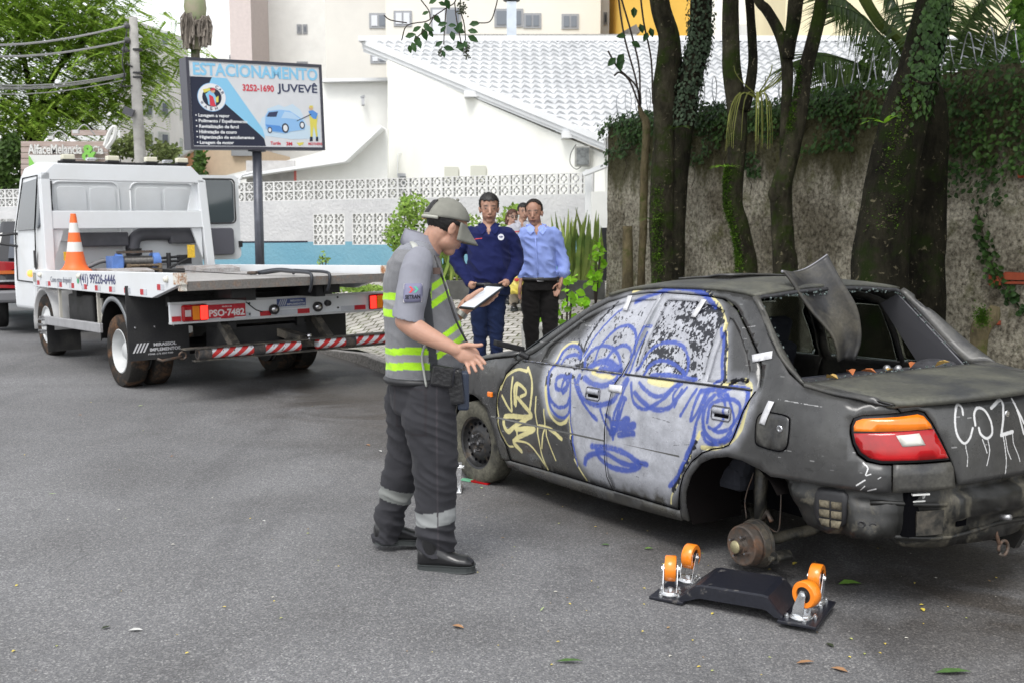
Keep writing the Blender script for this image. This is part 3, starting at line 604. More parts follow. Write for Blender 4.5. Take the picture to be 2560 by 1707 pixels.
# windscreen
wt=[S(-1.28,1.345),S(-2.02,.945)]
mb=MB(); P=[]
for k in np.linspace(0,1,7):
    e=wt[0].lerp(wt[1],k); P.append([Vector((e.x+(.05+.10*k)*(1-t*t),e.y*t,e.z+.02*sin(pi*k))) for t in np.linspace(-.985,.985,13)])
mb.grid(P); ws=mb.build('windscreen',M('dark_screen',(.03,.035,.04),.08,spec=.6),car,smooth=True,solid=.005)
mb=MB(); a=S(-2.02,.95); mb.tube([Vector((a.x+.10*(1-(t/.95)**2)+.03,a.y*t,.962)) for t in np.linspace(.1,.95,8)],.008,6); mb.tube([at(1438,775,7.25)-Vector((0,0,0)),at(1476,750,7.2)],.004,5)
mb.v=[v if i<48+0 else v for i,v in enumerate(mb.v)]
mb2=MB(); mb2.tube([Vector((2.07,.52,.965)),Vector((1.95,.30,1.02)),Vector((1.80,.28,1.10))],.007,6); mb2.build('wiper',BLK,car)
# hood
mb=MB(); P=[]
for (u,z) in [(-2.06,.935),(-2.3,.906),(-2.6,.857),(-2.9,.792),(-3.1,.742),(-3.35,.70)]:
    e=S(u,z); e.y=max(e.y,.3); P.append([Vector((e.x+.07*(1-t*t)*(1.0 if u>-2.1 else 1.6 if u<-3 else 1.2),e.y*t,e.z+.035*(1-t*t)+.02*(abs(t)>.8)*(1-abs(t))*5*(1 if u>-3 else .3))) for t in np.linspace(-.97,.97,17)])
mb.grid(P); mb.build('hood',DARKP,car,smooth=True,solid=.02)
mb=MB(); e=S(-2.03,.94); mb.grid([[Vector((e.x+dx+.05*(1-t*t),e.y*t,.93-.02*k)) for t in np.linspace(-.96,.96,9)] for k,dx in enumerate((-.02,.06,.12))]); mb.build('cowl',BLK,car,smooth=True)
# front end: bumper, grille, headlights
bmp=[(-2.945,.25),(-2.945,.54),(-3.1,.57),(-3.6,.57),(-4.35,.57),(-4.35,.25)]
for fl in (False,True):
    sidepanel('front_bumper',bmp,DARKP,flip=fl,off=.035,step=.07)
    sidepanel('headlight',[(-3.12,.58),(-3.12,.70),(-3.5,.69),(-3.62,.585)],M('headlight_glass',(.5,.52,.55),.1,spec=.6),flip=fl,off=.0,step=.06)
    sidepanel('grille',[(-3.64,.585),(-3.55,.69),(-4.35,.70),(-4.35,.585)],BLK,flip=fl,off=-.01,step=.08)
mb=MB(); mb.box((2.262,.845,.676),(.055,.018,.035)); mb.build('side_marker',ORG,car,bevel=.006)
# shoulders beside the lid, C pillar return, trunk lid
gl=[Vector((.07,.536,1.373)),Vector((-.02,.565,1.275)),Vector((-.12,.59,1.17)),Vector((-.22,.61,1.07)),Vector((-.31,.625,.992))]
sl=[(-.07,1.378),(.04,1.305),(.15,1.197),(.26,1.097),(.43,.992)]
lidL=[Vector((-.345,.628,.985)),Vector((-.50,.632,.978)),Vector((-.65,.634,.968)),Vector((-.78,.63,.958)),Vector((-.845,.615,.950))]
sh=[(.43,.992),(.6,.968),(.75,.958),(.84,.953),(.893,.949)]
for s in (1,-1):
    mb=MB(); P=[]
    for g,(u,z) in zip(gl,sl):
        a=S(u,z); g=Vector(g); r=[]
        for t in np.linspace(0,1,6):
            p=a.lerp(g,t)+Vector((-.012,.018,.012))*sin(pi*t); r.append(Vector((p.x,p.y*s,p.z)))
        P.append(r)
    P=list(zip(*[cr(list(c),4) for c in zip(*P)])); mb.grid(P)
    if s<0: mb.f=[f[::-1] for f in mb.f]
    mb.uv=[(.0,.5)]*len(mb.v); mb.build('pillar_return',DARKP,car,smooth=True,solid=.015)
    mb=MB(); P=[]
    g0=[gl[-1]]+lidL[1:]
    for g,(u,z) in zip(g0,sh):
        a=S(u,z); g=Vector(g); r=[]
        for t in np.linspace(0,1,6):
            p=a.lerp(g,t)+Vector((0,.010,.008))*sin(pi*t); r.append(Vector((p.x,p.y*s,p.z)))
        P.append(r)
    P=list(zip(*[cr(list(c),4) for c in zip(*P)])); mb.grid(P)
    if s<0: mb.f=[f[::-1] for f in mb.f]
    mb.build('shoulder',DARKP,car,smooth=True,solid=.015)
mb=MB(); P=[]
for k,g in enumerate(lidL):
    P.append([Vector((g.x-.075*(1-t*t)*(.8+.25*k),(g.y-.006)*t,g.z+.016*(1-t*t))) for t in np.linspace(1,-1,19)])
# roll over the edge down into the rear panel
e=[S(u,.952,.0) for u in np.linspace(.905,UC,10)]; er=[Vector((p.x,-p.y,p.z)) for p in e[:-1][::-1]]; E=e+er
P.append([Vector((E[int(j)].x+.01,E[int(j)].y if j else .612,.951)) for j in range(19)])
P=list(zip(*[cr(list(c),3) for c in zip(*P)])); mb.grid(P)
lid=mb.build('trunk_lid',LIDP,car,smooth=True,solid=.015)
for o_ in (lid,):
    pass
lr=[(.905,.950),(.942,.918),(1.02,.928),(1.06,.917),(1.09,.87),(1.125,.80),(1.157,.735),(1.178,.695),(1.19,.66),(1.213,.585),(UC,.578)]
rear=lr+[(2*UC-a,b) for a,b in lr[:-1][::-1]]+[(2*UC-.905,.953),(UC,.956)]
lidr=sidepanel('rear_panel',rear,PAINT,step=.06,parent=lid)
mb=MB(); a,b=S(1.548,.87),S(1.548,.87,.012); mb.lathe(a,(b-a),[(0,.017),(.004,.017),(.006,.012),(.004,.006),(0.004,.002)],16); mb.build('lock',CHR,lid,smooth=True)
tl=[(.714,.817),(.712,.85),(.722,.881),(.755,.894),(.927,.908),(1.017,.917),(1.050,.907),(1.080,.865),(1.115,.798),(1.147,.733),(1.164,.700),(.975,.697),(.845,.692),(.789,.703),(.749,.730),(.725,.773)]
def scl(poly,k):
    c=np.mean(np.array(poly),0); return [(c[0]+(p[0]-c[0])*k,c[1]+(p[1]-c[1])*k) for p in poly]
for fl in (False,True):
    b=sidepanel('taillight',tl,BLK,flip=fl,off=-.004,step=.05)
    ti=[(p[0]+(.012 if p[0]<.8 else -.008 if p[0]>1.0 else 0),p[1]+(.012 if p[1]<.76 else -.010 if p[1]>.86 else 0)) for p in tl]
    def zs_(u): return .826+.016*(u-.72)/.36
    upz=[(.727,zs_(.72)+.001),(.725,.85),(.735,.873),(.765,.884),(.927,.897),(1.012,.906),(1.040,.898),(1.070,.862),(1.078,zs_(1.08)+.001)]
    loz=[(.727,.818),(.738,.778),(.762,.74),(.80,.715),(.85,.706),(.975,.709),(1.150,.711),(1.108,.79),(1.082,zs_(1.08)-.002),(.9,zs_(.9)-.002)]
    sidepanel('amber_lens',upz,ORG,flip=fl,off=.006,step=.03,parent=b,thick=.008)
    sidepanel('red_lens',loz,REDL,flip=fl,off=.006,step=.03,parent=b,thick=.008)
    sidepanel('reverse_lens',[(.908,.817),(1.010,.826),(1.037,.775),(.935,.770)],WHL,flip=fl,off=.009,step=.03,parent=b,thick=.006)
    sidepanel('valance',[(.898,.688),(.898,.563),(1.2,.57),(1.182,.66),(1.168,.690)],DARKP,flip=fl,off=0,step=.05)
# fuel door
fu=[(.203,.79),(.208,.83),(.230,.855),(.265,.865),(.353,.864),(.393,.855),(.402,.83),(.402,.739),(.383,.705),(.345,.693),(.25,.699),(.21,.716)]
fl_=sidepanel('fuel_door',fu,DARKP,off=.004,step=.04,thick=.004)
mb=MB(); fr=cr([S(a,b,.003) for a,b in fu]+[S(*fu[0],.003)],3); mb.tube(fr,.0035,6); mb.build('fuel_door_gap',VOID,fl_)
a,b=S(.351,.797,.004),S(.351,.797,.02); mb=MB(); mb.lathe(a,b-a,[(0,.018),(.004,.018),(.007,.013),(.004,.008),(.004,.001)],18); mb.build('fuel_lock',CHR,fl_,smooth=True)
# lower tail without its bumper: dented sheet metal
low=[(.30,.575),(.371,.521),(.42,.432),(.472,.358),(.585,.335),(.705,.342),(.886,.35),(.975,.305),(1.12,.29),(1.35,.285),(UC,.28)]
low=low+[(2*UC-a,b) for a,b in low[:-1][::-1]]
v,f=fillpoly(low+[(2*UC-.3,.60),(UC,.60),(.3,.60)][1:],.028); a=np.array(v); P=side(a[:,0],a[:,1],-.045)
for i,(u,z) in enumerate(v):
    n=mnoise.noise(Vector((u*7,z*9,1)))*.022+mnoise.noise(Vector((u*22,z*24,4)))*.008
    if .70<u<.93 and z<.50: n+=.022
    if 1.2<u<1.9 and .43<z<.53: n+=.045
    P[i,0]-=n if u>.6 else 0; P[i,1]+=n if u<.9 else 0
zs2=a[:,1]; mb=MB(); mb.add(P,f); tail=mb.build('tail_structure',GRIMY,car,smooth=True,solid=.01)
vo=[(.535,.521),(.55,.549),(.678,.554),(.695,.529),(.687,.402),(.60,.345),(.55,.375),(.53,.424)]
for z in (.50,.345):
    mb=MB(); mb.tube([S(u,z+.01*sin(u*9),-.045) for u in np.linspace(.80,2*UC-.8,30)],.012,6); mb.build('pressed_ridge',GRIMY,tail,smooth=True)
for (u0,u1,z0,z1) in ((1.02,1.16,.36,.47),(1.24,1.30,.385,.425),(1.44,1.49,.44,.47)):
    mb=MB(); mb.grid([[S(u,z,-.026) for u in np.linspace(u0,u1,4)] for z in (z0,z1)]); mb.build('mount_plate' if u1-u0>.1 else 'opening',dusty('plate_grime',(.02,.02,.018),(.08,.07,.055),.4,.6,.5,9) if u1-u0>.1 else VOID,tail,solid=.01)
v_=sidepanel('vent',vo,BLK,off=-.022,step=.04,thick=.03,parent=car)
for k in range(3):
    for j in range(2):
        za=.495-.043*k; ua=.560+.060*j; sidepanel('vent_flap',[(ua,za),(ua+.05,za+.002),(ua+.05-.012*(k==2)*j,za-.032),(ua+.012*(k==2)*(1-j),za-.032)],dusty('vent_dust',(.05,.045,.035),(.16,.14,.10),.4,.6,.8,9),off=-.018+.004*k,step=.02,thick=.008,parent=v_)
for (u,z,r) in ((.765,.412,.017),(.815,.408,.017),(.863,.399,.020)):
    a,b=S(u,z,-.012),S(u,z,.0); mb=MB(); mb.lathe(a,b-a,[(0,r),(.005,r),(.006,r*.7),(.002,r*.5),(.002,.001)],16); mb.build('grommet',BLK if r<.02 else VOID,tail,smooth=True)
a=S(1.03,.552,-.02); mb=MB(); T=(S(1.06,.55)-S(1.0,.55)).normalized(); Nn=T.cross(Vector((0,0,-1))); 
mb.bar(a-T*.04+Nn*.01,a+T*.04+Nn*.01,.05,.008); mb.bar(a-T*.03+Nn*.015-Vector((0,0,.02)),a-T*.022+Nn*.04-Vector((0,0,.008)),.01,.03); mb.bar(a+T*.03+Nn*.015-Vector((0,0,.02)),a+T*.022+Nn*.04-Vector((0,0,.008)),.01,.03); mb.bar(a-T*.03-Vector((0,0,.035))+Nn*.015,a+T*.03-Vector((0,0,.035))+Nn*.015,.02,.006); mb.build('bumper_clip',M('white_plastic',(.6,.6,.58),.5),tail)
a=S(1.5,.40,0); mb=MB(); mb.cyl(a,a+Vector((-.05,.0,.01)),.013); mb.build('bolt',STEEL,tail,smooth=True)
mb=MB(); c=S(1.58,.235,-.02); mb.tube([c+Vector((-.02,.035*cos(t),.035*sin(t))) for t in np.linspace(-.3,2*pi-.6,16)],.008,8); mb.tube([c+Vector((-.02,.03,.02)),c+Vector((.02,.03,.14))],.009,8); mb.build('tow_hook',RUST,tail,smooth=True)
mb=MB(); mb.prism([(-.86,.29),(-.86,.40),(-.55,.38),(-.45,.30),(-.5,.22),(-.8,.18)],-.28,-.24,lambda p,q,t:(p-.06,t,q)); mb.box((-.84,-.1,.33),(.16,.5,.03)); mb.build('tow_bracket',GRIMY,tail)
# underbody, interior
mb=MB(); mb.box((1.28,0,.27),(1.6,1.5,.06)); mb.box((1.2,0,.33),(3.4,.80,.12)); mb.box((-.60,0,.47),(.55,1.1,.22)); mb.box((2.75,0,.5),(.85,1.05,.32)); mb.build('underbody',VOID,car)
mb=MB(); mb.box((-.18,0,.94),(.40,1.22,.03)); mb.build('parcel_shelf',M('grey_carpet',(.05,.05,.055),.95,var=.3,ns=30,bump=.4),car)
seat=M('seat_fabric',(.03,.032,.04),.9,var=.3)
mb=MB(); mb.box((.12,0,.70),(.14,1.2,.50),Matrix.Rotation(-.25,3,'Y')); mb.box((.38,0,.45),(.5,1.2,.16)); mb.build('rear_seat',seat,car,bevel=.04)
for y in (-.36,.36):
    mb=MB(); mb.box((1.0,y,.78),(.14,.46,.56),Matrix.Rotation(-.3,3,'Y')); mb.box((1.28,y,.47),(.5,.48,.16)); st=mb.build('front_seat',seat,car,bevel=.04); mb=MB(); mb.box((.86,y,1.12),(.09,.24,.17),Matrix.Rotation(-.3,3,'Y')); mb.build('headrest',seat,st,bevel=.03)
mb=MB(); mb.box((1.95,0,.78),(.35,1.3,.28)); mb.build('dashboard',BLK,car,bevel=.04)
mb=MB(); mb.tube([Vector((1.62,.36+.18*cos(t),.86+.16*sin(t))) for t in np.linspace(0,2*pi,20)],.014,6); mb.build('steering_wheel',BLK,car,smooth=True)
mb=MB(); mb.grid([[Vector((.62+.1*a,.30+.22*b,1.0+.1*a*a-.14*b*b+.12*a)) for a in np.linspace(-1,1,8)] for b in np.linspace(-1,1,8)]); mb.build('torn_lining',M('pale_lining',(.38,.38,.40),.9,var=.2),car,smooth=True,solid=.01)
# inner C pillar trims and parcel speaker hump seen through the rear opening
mb=MB(); mb.add([(-.30,-.60,.99),(.08,-.53,1.36),(.22,-.56,1.30),(.02,-.64,.97),],[(0,1,2,3)]); mb.build('pillar_trim',M('grey_trim',(.10,.10,.11),.6),car,solid=.01)
mb=MB(); mb.sphere((-.20,-.50,.965),(.13,.13,.06)); mb.build('shelf_corner',M('grey_carpet',(.05,.05,.055)),car,smooth=True)
mb=MB(); mb.sphere((-.17,-.24,.985),(.022,.022,.022)); mb.sphere((-.13,-.20,.985),(.022,.022,.022)); mb.build('shelf_knob',STEEL,car,smooth=True)
# broken rear screen: rubber frame with a rim of shattered glass still stuck in it
cg=M('crushed_glass',(.10,.13,.125),.2,spec=.6,var=.6,ns=180,bump=1,bs=150)
ringL=[Vector(g) for g in gl]; bot=[Vector((-.345-.075*(1-t*t)+.02,.62*t,.990+.014*(1-t*t))) for t in np.linspace(1,-1,13)]; top=[Vector((.07-.003*(1-t*t)-.0,.53*t,1.375+.033*(1-t*t))) for t in np.linspace(-1,1,11)]
ring=ringL+bot[1:-1]+[Vector((g.x,-g.y,g.z)) for g in gl[::-1]]+top[1:-1]
rc=cr(ring,3,True); mb=MB(); mb.tube(rc+[rc[0]],.012,6,caps=False); sf=mb.build('screen_frame',M('screen_seal',(.03,.03,.033),.5,var=.3,ns=30),car,smooth=True)
mb=MB(); cen=Vector((-.13,0,1.18))
for p in rc:
    for k in range(3):
        q=p+(cen-p).normalized()*random.uniform(.006,.024)+Vector([random.uniform(-.012,.012) for _ in range(3)]); mb.box(q,(random.uniform(.004,.010),)*3,Matrix.Rotation(random.random()*3,3,(random.random(),random.random(),.3)))
for k in range(300):
    t=random.uniform(-1,1); q=Vector((-.36+.02-.06*(1-t*t)+random.uniform(0,.10)**1.2,.58*t,.975+.014*(1-t*t)+random.uniform(0,.012))); mb.box(q,(random.uniform(.004,.012),)*3,Matrix.Rotation(random.random()*3,3,(random.random(),random.random(),.3)))
mb.build('shattered_glass',cg,sf)
# mirror, tape
mr_=thing_part=None
mb=MB(); a=S(-1.88,.95); mb.prism([(-.02,-.05),(.16,-.005),(.17,.02),(-.02,.06)],0,.035,lambda p,q,t:(a.x+.10+q*1.1-t*.3,a.y+.02+p,a.z+.035-p*-.28+t)); mb.tube([a,a+Vector((.03,.05,.03))],.02,8); mb.build('broken_mirror',BLK,car,bevel=.005)
tape=M('paper_tape',(.55,.55,.57),.6,var=.12,ns=40)
for po,of in (([(-.952,.876),(-.832,.881),(-.829,.838),(-.950,.839)],.004),([(.063,1.114),(.185,1.141),(.198,1.106),(.082,1.079)],.004),([(.262,.919),(.298,.917),(.262,.804),(.226,.809)],.010),([(-1.10,1.36),(-1.058,1.362),(-1.04,1.278),(-1.085,1.279)],.004),([(-.455,1.362),(-.415,1.36),(-.436,1.268),(-.477,1.27)],.004)):
    sidepanel('paper_seal',po,tape,off=of,step=.03,thick=.001)
# wheels
def tyre(name,c,ax,R,w,parent,rimr=None,dirt=False):
    rimr=rimr or R*.66
    mb=MB(); h=w/2; pr=[(-h*.82,rimr),(-h*.98,rimr+.25*(R-rimr)),(-h,rimr+.55*(R-rimr)),(-h*.9,R-.018),(-h*.72,R-.004),(-h*.3,R),(h*.3,R),(h*.72,R-.004),(h*.9,R-.018),(h,rimr+.55*(R-rimr)),(h*.98,rimr+.25*(R-rimr)),(h*.82,rimr)]
    mb.lathe(c,ax,pr,48,close=True); return mb.build(name,RUB if not dirt else TYRED,parent,smooth=True,auto=40)
TYRED=dusty('dusty_tyre',(.028,.028,.026),(.12,.115,.09),.35,.65,.8,6)
for s in (1,-1):
    wc=Vector((2.585,.715*s,.292)); ax=Vector((-.10 if s>0 else .1,s,0)).normalized() if s>0 else Vector((0,-1,0))
    w_=MB().lathe(wc,ax,[(-.05,.05),(-.05,.178),(.055,.182),(.062,.190),(.068,.185),(.060,.172),(.03,.168),(.02,.155),(.035,.120),(.055,.100),(.055,.070),(.04,.050),(.045,.030),(.06,.022),(.06,.001)],40).build('front_wheel',dusty('steel_rim',(.022,.022,.023),(.10,.075,.05),.52,.72,.45,12,.3),car,smooth=True,auto=50)
    tyre('tyre',wc,ax,.295,.175,w_,.186,True)
    tx=ax.cross(Vector((0,0,1))).normalized(); tz=Vector((0,0,1))
    for k in range(4):
        t=pi/4+k*pi/2+.6; p=wc+ax*.058+(tx*cos(t)+tz*sin(t))*.052; MB().cyl(p-ax*.01,p+ax*.032,.013,.011,10).build('lug_nut',CHR,w_)
    mb=MB()
    for k in range(16):
        t=2*pi*k/16; p=wc+ax*.0375+(tx*cos(t)+tz*sin(t))*.137; mb.lathe(p,ax,[(-.004,.012),(.0,.012),(.001,.001)],8)
    mb.build('vent_hole',VOID,w_)
    # rear hub: bare brake drum hanging low
    c=Vector((.0,.70*s,.145)) ; ax=Vector((-.02,s,.03)).normalized(); tx=ax.cross(tz).normalized(); tz2=tx.cross(ax)*-1
    if s<0: continue
    dr=MB().lathe(c,ax,[(-.09,.03),(-.09,.118),(-.078,.120),(-.075,.108),(-.05,.108),(-.045,.104),(-.04,.108),(-.025,.108),(-.018,.104),(.0,.104),(.010,.100),(.012,.093),(.008,.088),(.008,.045),(.03,.040),(.03,.034),(.05,.032),(.055,.025),(.055,.001)],44).build('brake_drum',[RUST,STEEL][0],car,smooth=True,auto=40)
    mb=MB(); mb.lathe(c+ax*.012,ax,[(.04,.033),(.046,.030),(.046,.001)],24); mb.build('hub_cap',M('brass_cap',(.38,.34,.20),.45,.6,var=.2),dr,smooth=True)
    for k in range(4):
        t=pi/4+k*pi/2+.35; p=c+(tx*cos(t)+tz2*sin(t))*.057; MB().cyl(p,p+ax*.042,.0065,None,8).build('wheel_stud',CHR,dr)
    mb=MB(); mb.lathe(c-ax*.098,ax,[(0,.126),(.03,.114),(.045,.1095),(.046,.10)],44); mb.build('drum_shell',dusty('drum_iron',(.05,.048,.045),(.13,.11,.08),.4,.6,.6,14,.3),dr,smooth=True,auto=40)
    mb=MB(); mb.tube([c-ax*.12+Vector((.0,0,.05)),c+Vector((.02,-.14,.25)),Vector((.02,.52,.75))],[.03,.035,.045],10); mb.build('strut',GRIMY,car,smooth=True)
    mb=MB(); mb.tube([c-ax*.12,Vector((.35,.3,.2)),Vector((.75,.25,.24))],.018,8); mb.build('lateral_link',GRIMY,car,smooth=True)
    mb=MB(); mb.tube([c-ax*.11+Vector((-.04,0,-.03)),c+Vector((-.15,-.10,-.04)),c+Vector((-.22,-.08,-.01))],[.022,.026,.03],8); p=c+Vector((-.22,-.05,-.01)); mb.cyl(p-Vector((0,.04,0)),p+Vector((0,.05,0)),.03,None,14); mb.cyl(p+Vector((0,.05,0)),p+Vector((0,.08,0)),.014,None,8); mb.build('control_arm',GRIMY,car,smooth=True,auto=40)
    mb=MB(); mb.tube([c+Vector((-.02,-.12,.12)),c+Vector((-.06,-.11,.17)),c+Vector((-.10,-.10,.13))],.013,6); mb.tube(cr([c+Vector((-.03,-.12,.10)),c+Vector((-.12,-.12,.08)),c+Vector((-.14,-.12,.2)),c+Vector((-.12,-.14,.34))],4),.004,5); mb.tube(cr([c+Vector((.10,-.12,.10)),c+Vector((.12,-.13,.2)),c+Vector((.08,-.15,.34))],4),.004,5); mb.build('brake_line',RUST,car,smooth=True)
    mb=MB(); mb.cyl(c-ax*.1,Vector((0,-.7,.18)),.03); mb.build('rear_axle',GRIMY,car,smooth=True)
mb=MB(); mb.lathe(Vector((0,-.75,.20)),(0,-1,0),[(0,.12),(.1,.12),(.11,.02)],28); mb.build('brake_drum',RUST,car,smooth=True)
# bent body panel stuck upright through the open rear window
pb=at(1930,860,5.62)
bp_=thing('bent_panel','dented charcoal body panel standing upright through the broken rear window of the grey car','car panel',pb)
L1=[(480,245),(535,320),(600,430),(690,560),(780,660),(850,750),(890,850),(905,940)]
R1=[(835,118),(880,210),(925,300),(985,400),(1040,500),(1075,620),(1088,780),(1050,930)]
mb=MB(); P=[]
for i,((a,b),(c,d)) in enumerate(zip(L1,R1)):
    k=i/7; A_=at(1800+a/3.095,600+b/3.095,5.62-.02*k); B_=at(1800+c/3.095,600+d/3.095,5.75-.10*k); r=[]
    for t in np.linspace(0,1,11):
        p=A_.lerp(B_,t); bulge=sin(pi*t); p=p+Vector((0,.07*bulge,0))+Vector((0,0,-.045*bulge*(1-k)))+Vector((.0,-.03*sin(pi*k),0)); r.append(p)
    P.append(r)
P=list(zip(*[cr(list(c),4) for c in zip(*P)])); mb.grid(P)
mb.build('panel_skin',dusty('scuffed_panel',(.022,.022,.023),(.085,.077,.058),.42,.74,.45,5),bp_,smooth=True,world=True,solid=.012)
mb=MB(); mb.tube([P[0][j] for j in range(len(P[0]))],.008,6); mb.build('panel_rim',M('grey_edge',(.22,.22,.24),.5),bp_,smooth=True,world=True)
# leaf litter in the rear window
LIT=['curled dry leaf at the left end of the rear shelf','rust brown leaf near the left of the rear shelf','small dry leaf leaning on the glass rim','broad orange leaf in the middle of the rear shelf','pale straw leaf standing up on the rear shelf','dry leaf at the right end of the rear shelf']
for k in range(6):
    t=.85-k*.27; p=Matrix.Translation(car.location)@CR.to_4x4()@Vector((-.36-.05*(1-t*t)+random.uniform(.0,.08),.55*t,1.005+.01*(1-t*t)))
    mb=MB(); d=Vector((random.uniform(-1,1),random.uniform(-1,1),random.uniform(-.1,.4))); mb.leaf((0,0,0),d,(0,0,1),random.uniform(.05,.09),random.uniform(.025,.045),.5)
    o=mb.build('dead_leaf',M(random.choice(['leaf_rust','leaf_rust2']),(.36,.11,.03) if k%2 else (.42,.27,.08),.7),None,smooth=False); o.location=p; MATW[o.name]=Matrix.Translation(p)
    tag(o,LIT[k],'leaf','dry leaves in the rear window')
# ------------------------------------------------------------------ walls and buildings
WHT=M('white_render',(.82,.82,.79),.85,var=.05,ns=1.5,bump=.2,bs=30)
WHT2=M('white_render_cool',(.74,.75,.76),.85,var=.06,ns=1.2)
def wall_tex(name,c1,c2,sc=1.2,rough=.9,bump=.3):
    return M(name,c1,rough,col2=c2,ns=sc,bump=bump,bs=45,contrast=.52)
# boundary wall of hollow blocks with a blue painted base
A0=(-11.5,23.7);A1=(1.42,19.15)
dv=Vector((A1[0]-A0[0],A1[1]-A0[1],0));WL=dv.length;dv.normalize();nv=Vector((dv.y,-dv.x,0))   # towards the street
bw=thing('boundary_wall','long white street wall topped with hollow blocks and painted blue along its base','wall',(A1[0],A1[1],.2))
slope=.0155
def bwf(s,z,t=0): # s metres from right end to the left
    p=Vector((A1[0],A1[1],0))-dv*s+nv*t; return Vector((p.x,p.y,z-slope*s))
grp=M('grey_render',(.60,.60,.60),.9,col2=(.50,.50,.51),ns=1.4,bump=.8,bs=18,bdist=.02)
blu=M('blue_paint',(.15,.33,.43),.75,col2=(.20,.38,.47),ns=1.0,bump=.6,bs=18,bdist=.02)
ZT,ZR,ZB=2.43,2.05,1.255
def ws(px): # photo x -> s along the wall
    d=at(px,500,10); t=d.x/d.y; # solve A1 - dv*s on ray x=t*y
    return (A1[0]-t*A1[1])/(dv.x-t*dv.y)
panels=[(ws(861),ws(781),.63,3),(ws(1040),ws(879),.63,6),(ws(1250),ws(1174),.40,2)]
def wallbody(name,z0,z1,mat,holes,t=.0,off=0):
    out=[(0,z0),(WL,z0),(WL,z1),(0,z1)]
    vs=[];mb=MB()
    if holes:
        xs=sorted(set([0,WL]+[h for q in holes for h in q[:2]])); 
        for a,b in zip(xs,xs[1:]):
            hh=[q for q in holes if q[0]<=a+1e-6 and q[1]>=b-1e-6]
            segs=[(z0,z1)] if not hh else [(z0,hh[0][2]),(hh[0][3],z1)]
            for (za,zb) in segs:
                if zb-za<.01: continue
                P=[bwf(a,za,.0+off),bwf(b,za,off),bwf(b,za,-.16),bwf(a,za,-.16),bwf(a,zb,off),bwf(b,zb,off),bwf(b,zb,-.16),bwf(a,zb,-.16)]
                mb.add(P,[(0,1,2,3),(4,7,6,5),(0,4,5,1),(1,5,6,2),(2,6,7,3),(3,7,4,0)])
    else:
        P=[bwf(0,z0,off),bwf(WL,z0,off),bwf(WL,z0,-.16),bwf(0,z0,-.16),bwf(0,z1,off),bwf(WL,z1,off),bwf(WL,z1,-.16),bwf(0,z1,-.16)]
        mb.add(P,[(0,1,2,3),(4,7,6,5),(0,4,5,1),(1,5,6,2),(2,6,7,3),(3,7,4,0)])
    return mb.build(name,mat,bw,world=True)
hz=[]
for (a,b,h,n) in panels: hz.append((a,b,1.19-.0 if h>.5 else 1.30,1.19+.60 if h>.5 else 1.72))
wallbody('wall_face',ZB,ZR,grp,[(a,b,max(z0,ZB),z1) for a,b,z0,z1 in hz])
wallbody('painted_base',.0,ZB,blu,[(a,b,z0,ZB+1) for a,b,z0,z1 in hz if z0<ZB],off=.002)
mb=MB()
for k in range(60):
    s=k*WL/60; mb.add([bwf(s,ZB-.012,.006),bwf(s+WL/60,ZB-.012,.006),bwf(s+WL/60,ZB+.018,.006),bwf(s,ZB+.018,.006)],[(0,1,2,3)])
holesb=[(a,b) for a,b,z0,z1 in hz if z0<ZB]
mb.f=[f for k,f in enumerate(mb.f) if not any(a-.1<(k+.5)*WL/60<b+.1 for a,b in holesb)];mb.mi=[0]*len(mb.f)
mb.build('dark_band',M('dark_band',(.03,.03,.045),.8),bw,world=True)
BLKM=M('block_white',(.66,.66,.65),.9,var=.12,ns=3)
def block(mb,s,z,w,h):
    d=.10
    def b(s0,s1,z0,z1): 
        P=[bwf(s+a,z+c,t) for t in (.0,-d) for a,c in ((s0,z0),(s1,z0),(s1,z1),(s0,z1))]
        mb.add(P,[(0,1,2,3),(7,6,5,4),(0,4,5,1),(1,5,6,2),(2,6,7,3),(3,7,4,0)])
    e=.016
    b(0,w,0,e);b(0,w,h-e,h);b(0,e*1.3,e,h-e);b(w-e*1.3,w,e,h-e)
    n=8;ro,ri=.062,.042
    P=[]
    for t in (-.01,-.09):
        for r in (ro,ri):
            P+= [bwf(s+w/2+r*cos(2*pi*k/n),z+h/2+r*sin(2*pi*k/n),t) for k in range(n)]
    f=[]
    for k in range(n):
        k2=(k+1)%n; f+=[(k,k2,n+k2,n+k),(2*n+k,3*n+k,3*n+k2,2*n+k2),(k,2*n+k,2*n+k2,k2),(n+k,n+k2,3*n+k2,3*n+k)]
    mb.add(P,f)
    for sg_ in (1,-1):
        z0=h/2+ro*sg_; z1=h-e if sg_>0 else e; b(w/2-.013,w/2+.013,min(z0,z1),max(z0,z1))
        b(w/2+sg_*ro-.0,w/2+sg_*(w/2-e),h/2-.007,h/2+.007) if sg_>0 else b(e,w/2-ro,h/2-.007,h/2+.007)
bwid=.222
for r in range(2):
    mb=MB(); n=int(WL/bwid)
    for k in range(n): block(mb,k*bwid,ZR+.19*r,bwid,.19)
    mb.build('hollow_block_row',BLKM,bw,world=True)
for (a,b,z0,z1),(pa,pb,h,n) in zip(hz,panels):
    mb=MB(); nr=3 if h>.5 else 2; w=(b-a)/n
    for i in range(n):
        for j in range(nr): block(mb,a+i*w,z0+j*(z1-z0)/nr,w,(z1-z0)/nr)
    mb.build('hollow_block_panel',BLKM,bw,world=True)
